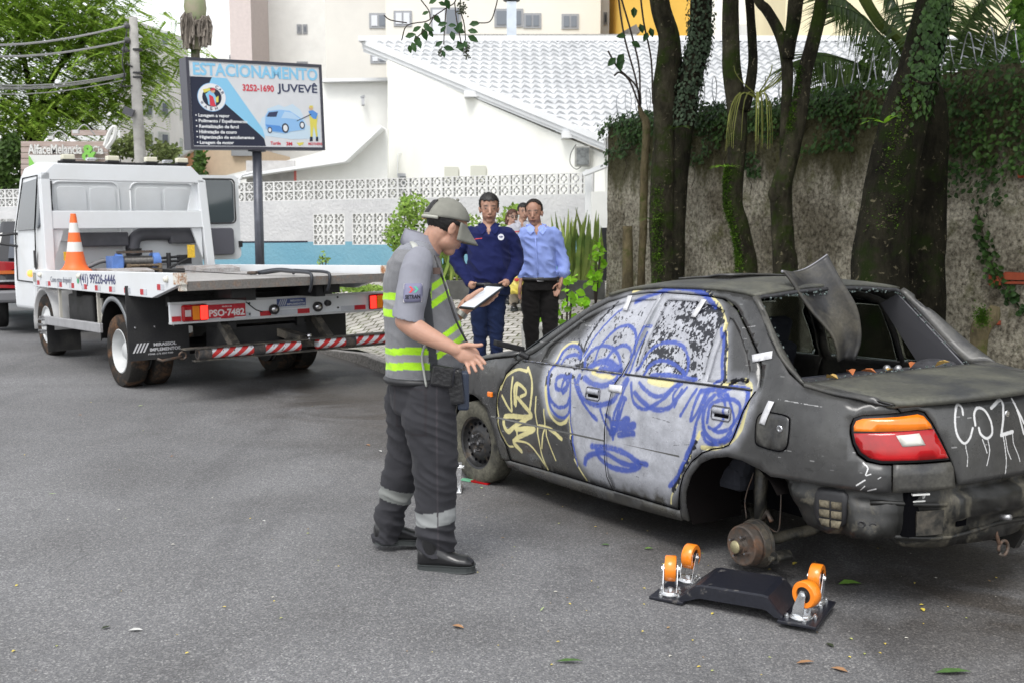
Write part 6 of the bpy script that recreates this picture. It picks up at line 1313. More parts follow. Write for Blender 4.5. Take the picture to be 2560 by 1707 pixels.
# ------------------------------------------------------------------ the old wall, trees, plants
WA=Vector((1.40,16.0,0));WBv=Vector((8.6,2.91,0)); wd_=(WBv-WA); WLn=wd_.length; wd_.normalize(); wn_=Vector((-wd_.y,wd_.x,0)); wn_=wn_ if wn_.x<0 else -wn_
def wp(s,z,t=0): p=WA+wd_*s+wn_*t; return Vector((p.x,p.y,z))
def wtop(s): return 3.00+.03*sin(s*1.3)+.02*sin(s*3.1)+(.05 if s>5.6 else 0)
ow=thing('garden_wall','tall old rough cement wall stained with moss and topped with ivy','wall',(WA+WBv)/2)
sm=M('rough_cement',(.3,.28,.24),.95); L=sm.node_tree.links.new; Bs=sm.node_tree.nodes['Principled BSDF']; co=node(sm,'ShaderNodeTexCoord').outputs['Object']
geo=node(sm,'ShaderNodeNewGeometry'); sp_=node(sm,'ShaderNodeSeparateXYZ'); L(geo.outputs['Position'],sp_.inputs[0])
c=mixn(sm,(.22,.20,.155),(.60,.565,.48),ramp(sm,noi(sm,co,1.1,6,.65),(.36,0.),(.62,1.)))
c=mixn(sm,c,ramp(sm,noi(sm,co,22,6,.7),(.34,(.30,.28,.25)),(.60,(1.35,1.33,1.27))),1.,'MULTIPLY')
hz_=node(sm,'ShaderNodeMapRange'); L(sp_.outputs[2],hz_.inputs[0]); hz_.inputs[1].default_value=1.6; hz_.inputs[2].default_value=3.0
st=node(sm,'ShaderNodeMapping'); st.inputs['Scale'].default_value=(2.2,2.2,.35); L(co,st.inputs[0])
a_=node(sm,'ShaderNodeMath',operation='ADD'); L(hz_.outputs[0],a_.inputs[0]); L(noi(sm,st.outputs[0],1.4,5,.65),a_.inputs[1])
c=mixn(sm,c,(.085,.08,.035),ramp(sm,a_.outputs[0],(.75,0.),(1.15,.9)))
c=mixn(sm,c,(.045,.045,.03),ramp(sm,a_.outputs[0],(1.15,0.),(1.5,.9)))
c=mixn(sm,c,(.13,.135,.045),ramp(sm,noi(sm,co,2.3,5,.7),(.55,0.),(.68,.7)))
L(c,Bs.inputs['Base Color']); L(bumpn(sm,noi(sm,co,20,6,.75),1.,.07,bumpn(sm,vor(sm,co,16),.9,.05,bumpn(sm,noi(sm,co,5,4),.8,.06))),Bs.inputs['Normal'])
mb=MB(); n=90
P=[]
for i in range(n+1):
    s=WLn*i/n; r=[]
    for j in range(40):
        z=-.4+(wtop(s)+.4)*j/39; r.append(wp(s,z,.012*mnoise.noise(Vector((s*4,z*4,0)))+.02*mnoise.noise(Vector((s*1.1,z*1.3,3)))))
    r+= [wp(s,wtop(s),-.18),wp(s,-.4,-.18)]
    P.append(r)
mb.grid(P); mb.add([P[0][0],P[0][39],P[0][40],P[0][41]],[(0,1,2,3)]); mb.build('wall',sm,ow,world=True,smooth=True,auto=50)
bkm=M('exposed_brick',(.36,.085,.04),.9,col2=(.22,.05,.03),ns=9,bump=.6,bs=30)
def wpx(px,py,t=0.02):
    d=at(px,py,10)-Vector((0,0,CH)); k=wn_.dot(WA+wn_*t-Vector((0,0,CH)))/wn_.dot(d); return Vector((0,0,CH))+d*k
def wsp(px,py): v=wpx(px,py)-WA; return Vector((v.x,v.y,0)).dot(wd_)
for (x0,y0,x1,y1) in ((2474,684,2506,714),(2510,680,2566,700),(2512,702,2566,710),(2546,432,2566,446),(2478,800,2500,812)):
    s0,s1=wsp(x0,y0),wsp(x1,y0); za,zb=wpx(x0,y1).z,wpx(x0,y0).z
    mb=MB(); mb.add([wp(s0+.01,za,.034),wp(s1,za+.01,.034),wp(s1-.01,zb,.034),wp(s0,zb-.015,.034),wp(s0,za,-.0),wp(s1,za,0),wp(s1,zb,0),wp(s0,zb,0)],[(0,1,2,3),(0,4,5,1),(1,5,6,2),(2,6,7,3),(3,7,4,0)]); mb.build('exposed_brick',bkm,ow,world=True)
# ivy
IVY=leafmat('ivy_leaf',(.018,.045,.012),(.05,.10,.022),.42,.12)
def ivy(name,label,s0,s1,n,cov,par=None):
    t=thing(name,label,'ivy',wp((s0+s1)/2,2.6,.05)); mb=MB(); k=0; tries=0
    while k<n and tries<n*30:
        tries+=1
        s=random.uniform(s0,s1); z=random.uniform(.8,wtop(s)+.10)
        if random.random()>cov(s,z): continue
        off=random.uniform(.02,.12)+(.06 if z>wtop(s)-.25 else 0); p=wp(s,z,off)
        if z>wtop(s)-.02: p=wp(s,z,random.uniform(-.2,.1))
        u=(wn_+Vector((random.uniform(-.5,.5),random.uniform(-.5,.5),random.uniform(.0,.8)))).normalized(); d=Vector((random.uniform(-1,1),random.uniform(-1,1),random.uniform(-1.2,.2)))
        d=d-u*d.dot(u); l=random.uniform(.035,.07); mb.leaf(p,d,u,l,l*.75,.12); k+=1
    mb.build('foliage',IVY,t,world=True)
    mb=MB()
    for q in range(int((s1-s0)*2.2)):
        s=random.uniform(s0,s1); z=wtop(s); pts=[wp(s,z,.03)]
        for _ in range(random.randint(3,9)):
            s+=random.uniform(-.12,.12); z-=random.uniform(.08,.2); pts.append(wp(s,z,.03))
        mb.tube(pts,.005,4)
    mb.build('stem',M('vine_stem',(.05,.04,.03),.9),t,world=True); return t
def nz(s,z,f=1.5,o=0): return mnoise.noise(Vector((s*f,z*f,o)))
S4=wsp(2330,400)
ivy('wall_ivy','ivy fringe hanging over the top of the wall behind the thinner trunks',0,S4-1.0,4200,lambda s,z: 1.0 if z>wtop(s)-.22+.25*nz(s,0,2.0) else (.38 if z>wtop(s)-.62+.35*nz(s,0,1.7,5) and nz(s,z,3,2)>-.05 else .0))
ivy('wall_ivy','dense dark ivy covering the wall right of the thickest trunk',S4-1.0,WLn,8000,lambda s,z: 1.0 if z>2.55-.45*min(1,max(0,s-S4+.6))+.35*nz(s,z,1.3) else (.5 if z>1.85+.55*nz(s,z,1.6,8) and nz(s,z,2.2,3)>-.05 and s>S4-.2 else 0))
# single runners crossing the bare render
rn=thing('ivy_runner','thin ivy runner crossing the pale render beside the exposed brick','ivy',wpx(2480,640)); mb=MB(); path=cr([wpx(2440,520,.03),wpx(2462,600,.03),wpx(2480,660,.03),wpx(2510,720,.03),wpx(2560,790,.03)],6); mb.tube(path,.006,5); mb.build('stem',M('vine_stem',(.05,.04,.03),.9),rn,world=True)
mb=MB()
for k in range(190):
    p=random.choice(path)+Vector([random.uniform(-.06,.06) for _ in range(3)]); mb.leaf(p,(random.uniform(-1,1),random.uniform(-1,1),random.uniform(-1,1)),wn_,.06,.05)
mb.build('foliage',IVY,rn,world=True)
# razor wire coils along the top
rz=thing('razor_wire','loose coils of razor wire running along the top of the mossy wall','razor wire',wp(4,3.1)); mb=MB(); pts=[]
for i in range(760):
    a=i*.34; s=.2+i*.0128; r=.19+.03*sin(i*.05); pts.append(wp(s+.10*sin(a),wtop(s)+.20+r*cos(a)*1.0,-.05+r*.75*sin(a)))
mb.tube(pts,.006,4); mb.build('coil',M('razor_steel',(.34,.35,.37),.35,.8),rz,world=True)
mb=MB()
for i in range(4,760,3):
    p=pts[i]; q=(pts[i]-pts[i-1]).normalized(); mb.box(p,(.035,.006,.012),q.to_track_quat('X','Z').to_matrix())
mb.build('barb',M('razor_steel',(.34,.35,.37),.35,.8),rz,world=True).__setitem__('kind','stuff')
# trunks
barkm=dict()
def bark(name,c1,c2,moss,mlo):
    m=M(name,c1,.95); L=m.node_tree.links.new; B_=m.node_tree.nodes['Principled BSDF']; co=node(m,'ShaderNodeTexCoord').outputs['Object']
    mp=node(m,'ShaderNodeMapping'); mp.inputs['Scale'].default_value=(1,1,.45); L(co,mp.inputs[0])
    c=mixn(m,c1,c2,ramp(m,noi(m,mp.outputs[0],5,6,.7),(.40,0.),(.66,1.))); c=mixn(m,c,moss,ramp(m,noi(m,co,2.4,5,.7),(mlo,0.),(mlo+.12,1.)))
    c=mixn(m,c,(.20,.175,.11),ramp(m,noi(m,co,17,4,.6,.8),(.63,0.),(.67,.75))); L(c,B_.inputs['Base Color'])
    L(bumpn(m,noi(m,mp.outputs[0],20,7,.75),1.,.06,bumpn(m,noi(m,mp.outputs[0],5,3),.8,.06)),B_.inputs['Normal']); return m
BK1=bark('mossy_bark',(.018,.016,.011),(.068,.062,.040),(.026,.042,.007),.50); BK2=bark('dark_bark',(.010,.009,.006),(.036,.033,.021),(.015,.024,.005),.52)
MOSS=leafmat('moss_tuft',(.035,.085,.008),(.09,.17,.015),.9,.1)
def trunk(t,name,pts,y,mat=None,ext=None,seg=18,knob=.06):
    """pts: (zoom x, zoom y, zoom width) on the 2.24x crop at (1560,0)"""
    P=[];R=[]
    for q in pts:
        p=at(1560+q[0]/2.24,q[1]/2.24,y); P.append(p); R.append(q[2]/2.24/F*y/2*1.02)
    if ext: 
        for (dx,dy,dz,r) in ext: P.insert(0,P[0]+Vector((dx,dy,dz))); R.insert(0,r)
    PP=cr(P,5); RR=[R[min(i//5,len(R)-1)]*(1-(i%5)/5)+R[min(i//5+1,len(R)-1)]*((i%5)/5) for i in range(len(PP))]
    mb=MB(); mb.tube(PP,RR,seg)
    off=random.random()*50
    for i,v in enumerate(mb.v):
        c_=PP[min(i//seg,len(PP)-1)]; d=Vector(v)-c_; k=1+knob*2.2*mnoise.noise(Vector((v[0]*2.5+off,v[1]*2.5,v[2]*1.6)))+knob*mnoise.noise(Vector((v[0]*9,v[1]*9,v[2]*5))); mb.v[i]=tuple(c_+d*k)
    return mb.build(name,mat or BK1,t,world=True,smooth=True),PP,RR
CROWN=leafmat('crown_leaf',(.03,.075,.012),(.08,.15,.02),.5,.35)
def crown(t,cx,cy,rx,ry,z0,z1,n,sz=.27,world=True):
    mb=MB(); cl=[(cx+rx*random.uniform(-1,1),cy+ry*random.uniform(-1,1),random.uniform(z0,z1)) for _ in range(max(6,n//55))]
    for k in range(n):
        c_=random.choice(cl); p=Vector((c_[0]+random.gauss(0,.45),c_[1]+random.gauss(0,.45),max(z0,c_[2]+random.gauss(0,.3)))); l=random.uniform(.7,1.3)*sz
        mb.leaf(p,(random.uniform(-1,1),random.uniform(-1,1),random.uniform(-.8,.3)),(random.uniform(-.6,.6),random.uniform(-.6,.6),1),l,l*.55)
    return mb.build('crown',CROWN,t,world=world)
def sprout(mb,c,n,L_,w,spread=1,up=.6,droop=.5):
    for k in range(n):
        a=random.uniform(0,2*pi); d=Vector((cos(a)*spread,sin(a)*spread,up*random.uniform(.4,1.3))).normalized(); l=L_*random.uniform(.6,1.1); pts=[]
        x=d.cross(Vector((0,0,1)))
        if x.length<.01: x=Vector((1,0,0))
        x.normalize(); p=Vector(c); vs=[]
        for i in range(6):
            q=i/5; ww=w*(1-q)**.6*(.5+min(q*3,.5)); vs+=[p-x*ww,p+x*ww]; p=p+d*l/5; d=(d-Vector((0,0,droop*.3))).normalized()
        mb.add(vs,[(2*i,2*i+1,2*i+3,2*i+2) for i in range(5)])
def mosspatch(t,PP,RR,i0,i1,side_v,n,L_=.03):
    mb=MB()
    for k in range(n):
        i=random.randint(i0,min(i1,len(PP)-1)); d=(Vector(side_v)+Vector([random.uniform(-.6,.6) for _ in range(3)])); d.z*=.2; d.normalize(); p=PP[i]+d*RR[i]*.98+Vector((0,0,random.uniform(-.06,.06)))
        mb.leaf(p,d+Vector([random.uniform(-.8,.8) for _ in range(3)]),(0,0,1),random.uniform(.5,1.2)*L_,L_*.5)
    return mb.build('moss',MOSS,t,world=True)
def tbase(px,y): 
    p=at(px,700,y); return (p.x,p.y,Hs(p.x,p.y))
def toground(pts,y,x,w):
    # extend a trunk down to the ground
    px=1560+x/2.24; g=Hs(at(px,700,y).x,y); 
    zy=0
    for yy in range(700,1200,4):
        if at(px,yy,y).z<g-.1: zy=yy; break
    return pts+[(x,zy*2.24,w*1.15)]
t=thing('tree','forked tree with one bare and one ivy clad stem left in the row','tree',tbase(1665,13.4),group='trees along the mossy wall')
_,PP,RR=trunk(t,'trunk',toground([(197,0,100),(250,200,112),(252,330,138),(232,500,132),(228,700,122),(222,900,130),(215,1200,140),(225,1500,155)],13.4,228,160),13.4,ext=[(-.1,.1,.9,.17),(-.3,.4,1.6,.12)])
mosspatch(t,PP,RR,38,54,(-.7,-1,0),1300)
_,PP,RR=trunk(t,'stem',toground([(432,0,120),(425,200,112),(395,350,125),(358,520,118),(338,700,100),(318,1000,78),(308,1300,70),(300,1500,80)],13.3,290,90),13.3,BK2,ext=[(.1,.2,1.0,.2),(.4,.5,1.6,.14)])
mb=MB()
for k in range(1300):
    i=int(random.uniform(8,30)); a=random.uniform(0,2*pi); d=Vector((cos(a),sin(a)-.3,0)).normalized(); p=PP[i].lerp(PP[min(i+1,len(PP)-1)],random.random())+d*RR[i]*random.uniform(.98,1.3); mb.leaf(p,(random.uniform(-1,1),-.2,-1),d+Vector((random.uniform(-.6,.6),0,random.uniform(-.5,.9))),random.uniform(.03,.06),.035)
mb.build('climbing_ivy',leafmat('grey_ivy',(.020,.036,.018),(.07,.10,.06),.5,.1),t,world=True)
crown(t,1.2,13.2,2.4,2.2,5.2,7.5,1300)
mb=MB(); sprout(mb,at(1635,552,13.1),14,.3,.012,1,.4,.6); sprout(mb,at(1700,318,13.1),10,.22,.010,1,.2,.6); mb.build('fern',MOSS,t,world=True)
t=thing('tree','slim broken tree stem with bare twigs left of the forked tree','tree',tbase(1610,13.9),group='trees along the mossy wall')
trunk(t,'trunk',toground([(82,590,18),(100,640,30),(125,700,44),(120,850,42),(112,1000,44),(108,1300,44),(98,1500,42)],13.9,95,46),13.9,bark('pale_bark',(.09,.075,.045),(.22,.18,.10),(.07,.09,.02),.52))
tw=M('twig',(.05,.04,.035),.9)
mb=MB()
for path in ([(1600,265),(1590,200),(1565,110),(1552,40),(1545,-20)],[(1600,265),(1598,170),(1580,90),(1560,20),(1545,-30)],[(1602,262),(1590,215),(1545,170),(1520,128)],[(1632,260),(1628,150),(1610,60),(1600,-20)],[(1600,270),(1575,205),(1550,182),(1535,190)]):
    mb.tube(cr([at(a,b,13.7) for a,b in path],5),.012,5)
mb.build('twig',tw,t,world=True)
for (a,b,dx,dz,l) in ((1585,18,0,-1,.11),(1560,135,-.6,-.8,.12),(1578,105,.8,-.5,.11),(1555,140,-.2,-1,.13),(1540,145,-.7,-.7,.12),(1565,90,-1,-.1,.10),(1548,150,.1,-1,.12),(1600,60,.3,-1,.1),(1625,70,.3,-1,.10),(1620,82,-.5,-1,.10)):
    MB().leaf(at(a,b,13.65),(dx,-.1,dz),(0,-1,.2),l*1.25,l*.75).build('leaf',leafmat('dark_leaf',(.015,.045,.015),(.035,.08,.022),.4,.2),t,world=True)
t=thing('tree_stump','short mossy cut stump with a flat top at the left end of the tree row','stump',tbase(1569,13.8)); trunk(t,'trunk',toground([(20,1268,56),(20,1400,56),(20,1500,60)],13.8,20,60),13.8,bark('pale_bark',(.09,.075,.045),(.22,.18,.10),(.07,.09,.02),.52))
t=thing('tree','mossy leaning tree with a broken side stem and hanging plants on it','tree',tbase(1862,12.2),group='trees along the mossy wall')
_,PP,RR=trunk(t,'trunk',toground([(598,0,86),(600,250,88),(605,400,96),(625,560,104),(635,700,104),(628,880,92),(612,1000,106),(612,1150,102),(645,1260,106),(672,1400,104),(684,1540,116)],12.2,690,125),12.2,ext=[(.0,.1,1.0,.17),(.2,.3,1.8,.12)])
mosspatch(t,PP,RR,38,62,(-1,-.6,0),1700,.035)
trunk(t,'side_stem',[(690,-120,46),(702,0,46),(716,200,50),(722,350,50),(706,480,58),(672,620,70)],12.1,BK2)
mb=MB(); sprout(mb,at(1560+560/2.24,935/2.24,12.0),26,.2,.010,1,.25,.5); mb.build('fern',leafmat('fern_bright',(.18,.42,.02),(.30,.55,.05),.5,.3),t,world=True)
mb=MB(); c=at(1560+745/2.24,560/2.24,12.0)
for k in range(26):
    a=random.uniform(0,2*pi); mb.add(*(lambda P_:( [q for p in P_ for q in (p[0]-p[1],p[0]+p[1])],[(2*i,2*i+1,2*i+3,2*i+2) for i in range(len(P_)-1)]))([(c+Vector((cos(a)*.33*sin(min(q*1.6,1.57)),sin(a)*.2*sin(min(q*1.6,1.57)),.16*sin(q*3.1)-q*q*random.uniform(.45,.62) if k%3 else .3*q+.05)),Vector((.009*(1-q)+.002,0,0))) for q in np.linspace(0,1,9)]))
mb.build('bromeliad',leafmat('strap_leaf',(.16,.19,.04),(.32,.33,.10),.5,.3),t,world=True)
crown(t,2.6,11.8,2.2,2.2,5.4,7.8,1200)
t=thing('tree','tree splitting into three slender stems, behind the roof of the grey car','tree',tbase(1962,11.3),group='trees along the mossy wall')
_,PP,RR=trunk(t,'trunk',toground([(1120,-40,70),(1092,100,74),(1055,250,78),(1015,400,78),(985,600,84),(955,750,92),(925,900,98),(892,1010,112),(880,1100,122),(884,1250,120),(892,1400,124),(905,1550,140)],11.3,905,150),11.3,ext=[(.3,.2,.7,.12),(.6,.4,1.5,.1)])
mosspatch(t,PP,RR,25,34,(-1,-.5,0),700)
trunk(t,'stem',[(740,-20,52),(800,60,58),(868,180,62),(905,300,66),(915,450,60),(905,650,52),(895,800,46),(895,950,40)],11.45,BK1,ext=[(-.2,.1,.6,.1)]); trunk(t,'stem',[(965,-20,78),(950,120,74),(930,230,66),(918,330,60)],11.4,BK2,ext=[(.1,.1,.8,.12)])
trunk(t,'knot',[(835,1050,30),(830,1090,48),(850,1120,60)],11.1,BK1)
crown(t,4.0,10.6,2.4,2.4,5.4,7.8,1600)
t=thing('tree','thickest leaning tree trunk, dark with moss and ivy, behind the broken rear window','tree',tbase(2250,9.9),group='trees along the mossy wall')
_,PP,RR=trunk(t,'trunk',toground([(1745,-20,165),(1690,200,185),(1640,400,205),(1590,560,240),(1560,700,245),(1510,900,250),(1480,1100,270),(1450,1300,290),(1430,1560,310)],9.9,1425,330),9.9,BK2,ext=[(.3,.1,.8,.3),(.8,.3,1.8,.24)],seg=26,knob=.04)
mosspatch(t,PP,RR,22,44,(-.35,-1,0),700,.028)
trunk(t,'second_stem',toground([(1690,480,150),(1700,600,200),(1695,800,230),(1690,1000,230),(1675,1300,240),(1660,1560,250)],10.3,1660,260),10.35,BK2,seg=22,knob=.04)
trunk(t,'dead_twig',[(1600,430,14),(1650,460,16),(1700,470,16),(1750,465,12),(1800,520,8)],9.6,BK2,seg=8)
mb=MB()
for k in range(900):
    i=int(min(random.uniform(7,30),random.uniform(7,30))); a=random.uniform(-2.4,.5); d=Vector((cos(a),sin(a),0)).normalized(); p=PP[i].lerp(PP[i+1],random.random())+d*RR[i]*random.uniform(1.0,1.15); mb.leaf(p,(random.uniform(-.6,.6),-.2,-1),d,.055,.042)
mb.build('climbing_ivy',IVY,t,world=True); mb=MB(); sprout(mb,at(1560+1460/2.24,690/2.24,9.6),4,.3,.02,1,.5,.6); mb.build('fern',leafmat('fern_bright',(.18,.42,.02),(.30,.55,.05),.5,.3),t,world=True)
crown(t,5.2,8.2,3.2,2.8,4.9,7.6,2400); 
t=thing('branch_stub','mossy broken branch stub sticking out of the ground beside the trunk lid','stump',at(2460,860,8.6)); k=[(2020,1960,60),(1990,1860,84),(2010,1790,88),(2055,1740,70),(2090,1700,40)]
trunk(t,'stub',[(1560*0+(q[0]-0),q[1],q[2]) for q in [(2080,1715,50),(2060,1770,95),(2005,1830,110),(1985,1920,95),(1990,2100,90)]],8.6,bark('pale_bark',(.09,.075,.045),(.22,.18,.10),(.07,.09,.02),.52),knob=.12)
mb=MB()
for k in range(500): mb.leaf(at(2455+random.gauss(0,10),795+random.gauss(0,12),8.45)+Vector((0,0,0)),(random.uniform(-1,1),random.uniform(-1,1),.6),(0,0,1),.02,.012)
mb.build('moss',MOSS,t,world=True)
# palm behind the wall
PALM=leafmat('palm_leaf',(.035,.075,.02),(.10,.15,.04),.4,.3)
def frond(mb,pts,L0,w,n=44,down=.9,out=.45):
    P=cr(pts,8); m=len(P)
    for k in range(n):
        q=.1+.9*k/n; i=min(int(q*(m-1)),m-2); p=P[i].lerp(P[i+1],q*(m-1)-i); tdir=(P[i+1]-P[i]).normalized(); l=L0*sin(pi*min(1,q*.8+.2))**.6*random.uniform(.85,1.1)
        for s in (1,-1):
            sd=tdir.cross(Vector((0,-.6,.8))).normalized()*s; d=(tdir*out+sd*.8+Vector((0,0,-down*random.uniform(.3,.8)))).normalized(); x=d.cross(Vector((0,1,0))).normalized(); vs=[];pp=Vector(p)
            for j in range(5):
                ww=w*(1-j/4.3); vs+=[pp-x*ww,pp+x*ww]; pp=pp+d*l/4; d=(d+Vector((0,0,-.16))).normalized()
            mb.add(vs,[(2*j,2*j+1,2*j+3,2*j+2) for j in range(4)])
    mb.tube(P,[.018*(1-.8*i/m) for i in range(m)],5)
pt=thing('palm_tree','feathery palm with long arching fronds behind the mossy wall','palm tree',(5.2,15.2,.2))
fr=[([(2330,300),(2180,180),(2060,140),(1975,170)],1.1),([(2340,290),(2200,90),(2100,-10),(2040,-50)],1.1),([(2335,300),(2200,260),(2120,250),(2030,240)],.8),([(2330,300),(2250,150),(2150,40),(2060,10)],1.0),([(2345,300),(2190,230),(2110,190),(2050,150)],.9),([(2340,300),(2260,60),(2200,-60)],1.0),([(2350,300),(2400,100),(2470,0)],.9),([(2360,300),(2450,180),(2540,150)],.9),([(2360,290),(2480,110),(2600,60)],.9),([(2350,320),(2240,270),(2130,290)],.8),([(2330,320),(2300,60),(2330,-80)],.9),([(2380,300),(2430,40),(2560,-60)],.9),([(2420,300),(2520,220),(2600,230)],.7)]
for pts,l in fr:
    mb=MB(); y0=14.6+random.uniform(-.5,.4); frond(mb,[at(a,b,y0-.25*i) for i,(a,b) in enumerate(pts)],l*.85,.015,56); mb.build('frond',PALM,pt,world=True)
mb=MB(); mb.tube([at(2345,900,15),at(2345,320,14.8)],.12,10); mb.build('trunk',BK2,pt,world=True)
mb=MB(); mb.tube(cr([at(2145,-30,14.2),at(2200,60,14.2),at(2262,118,14.2),at(2330,300,14.4)],5),.07,7); mb.build('leaf_stalk',leafmat('stalk_green',(.10,.15,.03),(.16,.2,.05),.5,.1),pt,world=True)
def bush(name,label,pxs,y,n,mat,sz,cat='shrub',depth=.5,stem=True,aspect=.6):
    """pxs: list of (px,py,rx,ry) blobs"""
    t=thing(name,label,cat,at(pxs[0][0],pxs[0][1],y)); mb=MB()
    for k in range(n):
        q=random.choice(pxs); a=random.uniform(0,2*pi); r=random.random()**.5; p=at(q[0]+q[2]*r*cos(a),q[1]+q[3]*r*sin(a),y+random.uniform(-depth,depth)); l=sz*random.uniform(.6,1.25)
        mb.leaf(p,(random.uniform(-1,1),random.uniform(-1,1),random.uniform(-.7,.8)),(random.uniform(-.7,.7),-.6,random.uniform(.1,1)),l,l*aspect)
    mb.build('foliage',mat,t,world=True)
    if stem:
        mb=MB(); b=at(pxs[0][0],pxs[0][1],y); g=Hs(b.x,b.y)
        for q in pxs: mb.tube([Vector((b.x,b.y,g)),at(q[0],q[1]+q[3]*.6,y),at(q[0],q[1],y)],.012,5)
        mb.build('stem',tw,t,world=True)
    return t
LG=leafmat('lime_leaf',(.14,.26,.04),(.30,.42,.09),.5,.4); LG2=leafmat('bright_leaf',(.14,.36,.015),(.26,.50,.03),.45,.4); DG=leafmat('hedge_leaf',(.025,.05,.012),(.06,.11,.02),.5,.2)
bush('garden_shrub','pale green leafy shrub in front of the street wall behind the officer','1' and [(1010,560,34,40),(1040,520,26,34),(985,590,26,26),(1012,515,12,24),(1060,560,30,50),(1000,610,30,20)],17.6,1150,LG,.075)
bush('garden_shrub','small leafy shrub behind the shoulders of the man in navy','1' and [(1172,560,24,26),(1280,540,26,24),(1260,565,20,30),(1290,525,14,12)],17.7,420,LG,.08)
bush('weed','bright green weed at the end of the mossy wall','1' and [(1490,670,18,34),(1500,625,10,20),(1485,700,16,16)],15.3,60,LG2,.12,aspect=.7)
bush('weed','tall bright green weed growing beside the pot behind the man in light blue','1' and [(1418,700,18,20),(1428,745,20,24),(1405,785,26,20),(1345,800,30,8),(1462,770,12,16)],11.9,75,LG2,.10,aspect=.75)
bush('ground_plant','low green plants in the bed left of the man in navy','1' and [(1110,640,20,60),(1125,690,22,30),(1095,610,16,40)],17.2,330,leafmat('mid_leaf',(.06,.14,.02),(.16,.28,.04),.5,.3),.10)
bush('wall_sprout','small sprout growing out of the blue painted base of the wall','1' and [(806,640,12,14),(800,660,8,10),(815,652,7,9)],19.75,40,LG,.07)
bush('hedge','dark leafy hedge beyond the parked black car','1' and [(10,440,60,70),(20,530,60,80),(-40,480,80,120),(30,380,30,40)],27,2600,DG,.16,depth=1.2)
bush('dry_bush','loose grey green bush beside the wooden shop sign','1' and [(300,370,30,24),(370,380,50,30),(420,385,30,25),(345,350,30,20)],27,1400,leafmat('grey_green_leaf',(.07,.10,.03),(.16,.19,.07),.6,.3),.12,depth=.8)
bush('roadside_grass','strip of grass seen between truck bed and lamp bar','1' and [(930,722,60,5),(870,724,60,4)],16.5,500,LG,.07,stem=False,cat='grass')
# snake plants in their planter
SN=leafmat('snake_leaf',(.09,.17,.04),(.34,.40,.10),.4,.2)
for nm,(a,b),n,lab in (('snake_plant',(1408,1500),46,'tall upright snake plants with yellow edged leaves in the planter by the gate'),('snake_plant',(1108,1140),10,'few snake plant blades in the planter left of the man in navy')):
    t=thing(nm,lab,'plant',at((a+b)/2,700,16.6)); mb=MB()
    for k in range(n):
        px=random.uniform(a,b); h=random.uniform(.7,1.12); p=at(px,702,16.6+random.uniform(-.3,.3)); d=Vector((random.uniform(-.2,.2),random.uniform(-.15,.15),1)).normalized(); x=Vector((cos(random.uniform(-.8,.8)),sin(random.uniform(-.8,.8)),0)); vs=[]
        for i in range(7):
            q=i/6; w_=.035*(.6+.8*q if q<.4 else 1.0-.95*((q-.4)/.6)**2); c_=p+d*h*q+x*.05*sin(q*3+k); vs+=[c_-x*w_,c_+x*w_]
        mb.add(vs,[(2*i,2*i+1,2*i+3,2*i+2) for i in range(6)])
    mb.build('blade',SN,t,world=True)
for (a,b,lab) in ((1040,1175,'low dark concrete planter edge left of the men'),(1385,1512,'low dark concrete planter edge beside the gate post')):
    t=thing('planter',lab,'planter',at((a+b)/2,725,16.3)); mb=MB(); p,q=at(a,702,16.3),at(b,702,16.3); mb.span((p.x,16.25,-.1),(q.x,16.4,p.z)); mb.build('edge',M('planter_dark',(.09,.09,.085),.9,var=.35,ns=4),t,world=True,bevel=.01); mb=MB(); mb.span((p.x,16.4,-.1),(q.x,17.3,p.z-.03)); mb.build('soil',M('soil',(.05,.04,.03),1),t,world=True)
t=thing('plant_pot','pale cement pot behind the man in light blue','plant pot',at(1345,860,11.7)); p=at(1345,812,11.7); mb=MB(); g=Hs(p.x,p.y); mb.lathe((p.x,p.y,g),(0,0,1),[(0,.165),(p.z-g-.03,.185),(p.z-g-.03,.192),(p.z-g,.192),(p.z-g,.175),(p.z-g-.06,.17),(p.z-g-.06,.001)],28); mb.build('pot',M('pot_cement',(.45,.45,.43),.9,var=.12,ns=4),t,world=True,smooth=True,auto=40)
# round water tank above the wall
t=thing('water_tank','round grey white water tank with a lid rising above the ivy at the right','water tank',at(2465,170,16)); p=at(2465,165,16); mb=MB(); mb.lathe((p.x,p.y,p.z-.12),(0,0,1),[(-.6,.30),(-.1,.33),(0,.34),(.0,.36),(.30,.44),(.36,.45),(.40,.45),(.40,.42),(.47,.40),(.50,.25),(.5,.001)],36); mb.build('tank',M('tank_grey',(.42,.45,.46),.4,var=.1),t,world=True,smooth=True,auto=35)
bush('leafy_shrub','green leafy bush around the foot of the water tank','1' and [(2400,245,50,20),(2500,235,60,24),(2550,20,22,30),(2350,240,40,20),(2556,120,14,50)],13.6,900,leafmat('mid_leaf2',(.05,.13,.015),(.15,.28,.04),.45,.35),.13,stem=False)
bush('leafy_shrub','dark leafy shrub behind the razor wire left of the thick trunk','1' and [(2190,140,40,50),(2150,200,50,35),(2050,240,50,14)],14.2,420,leafmat('mid_leaf3',(.04,.09,.015),(.10,.18,.03),.5,.35),.11,stem=False)
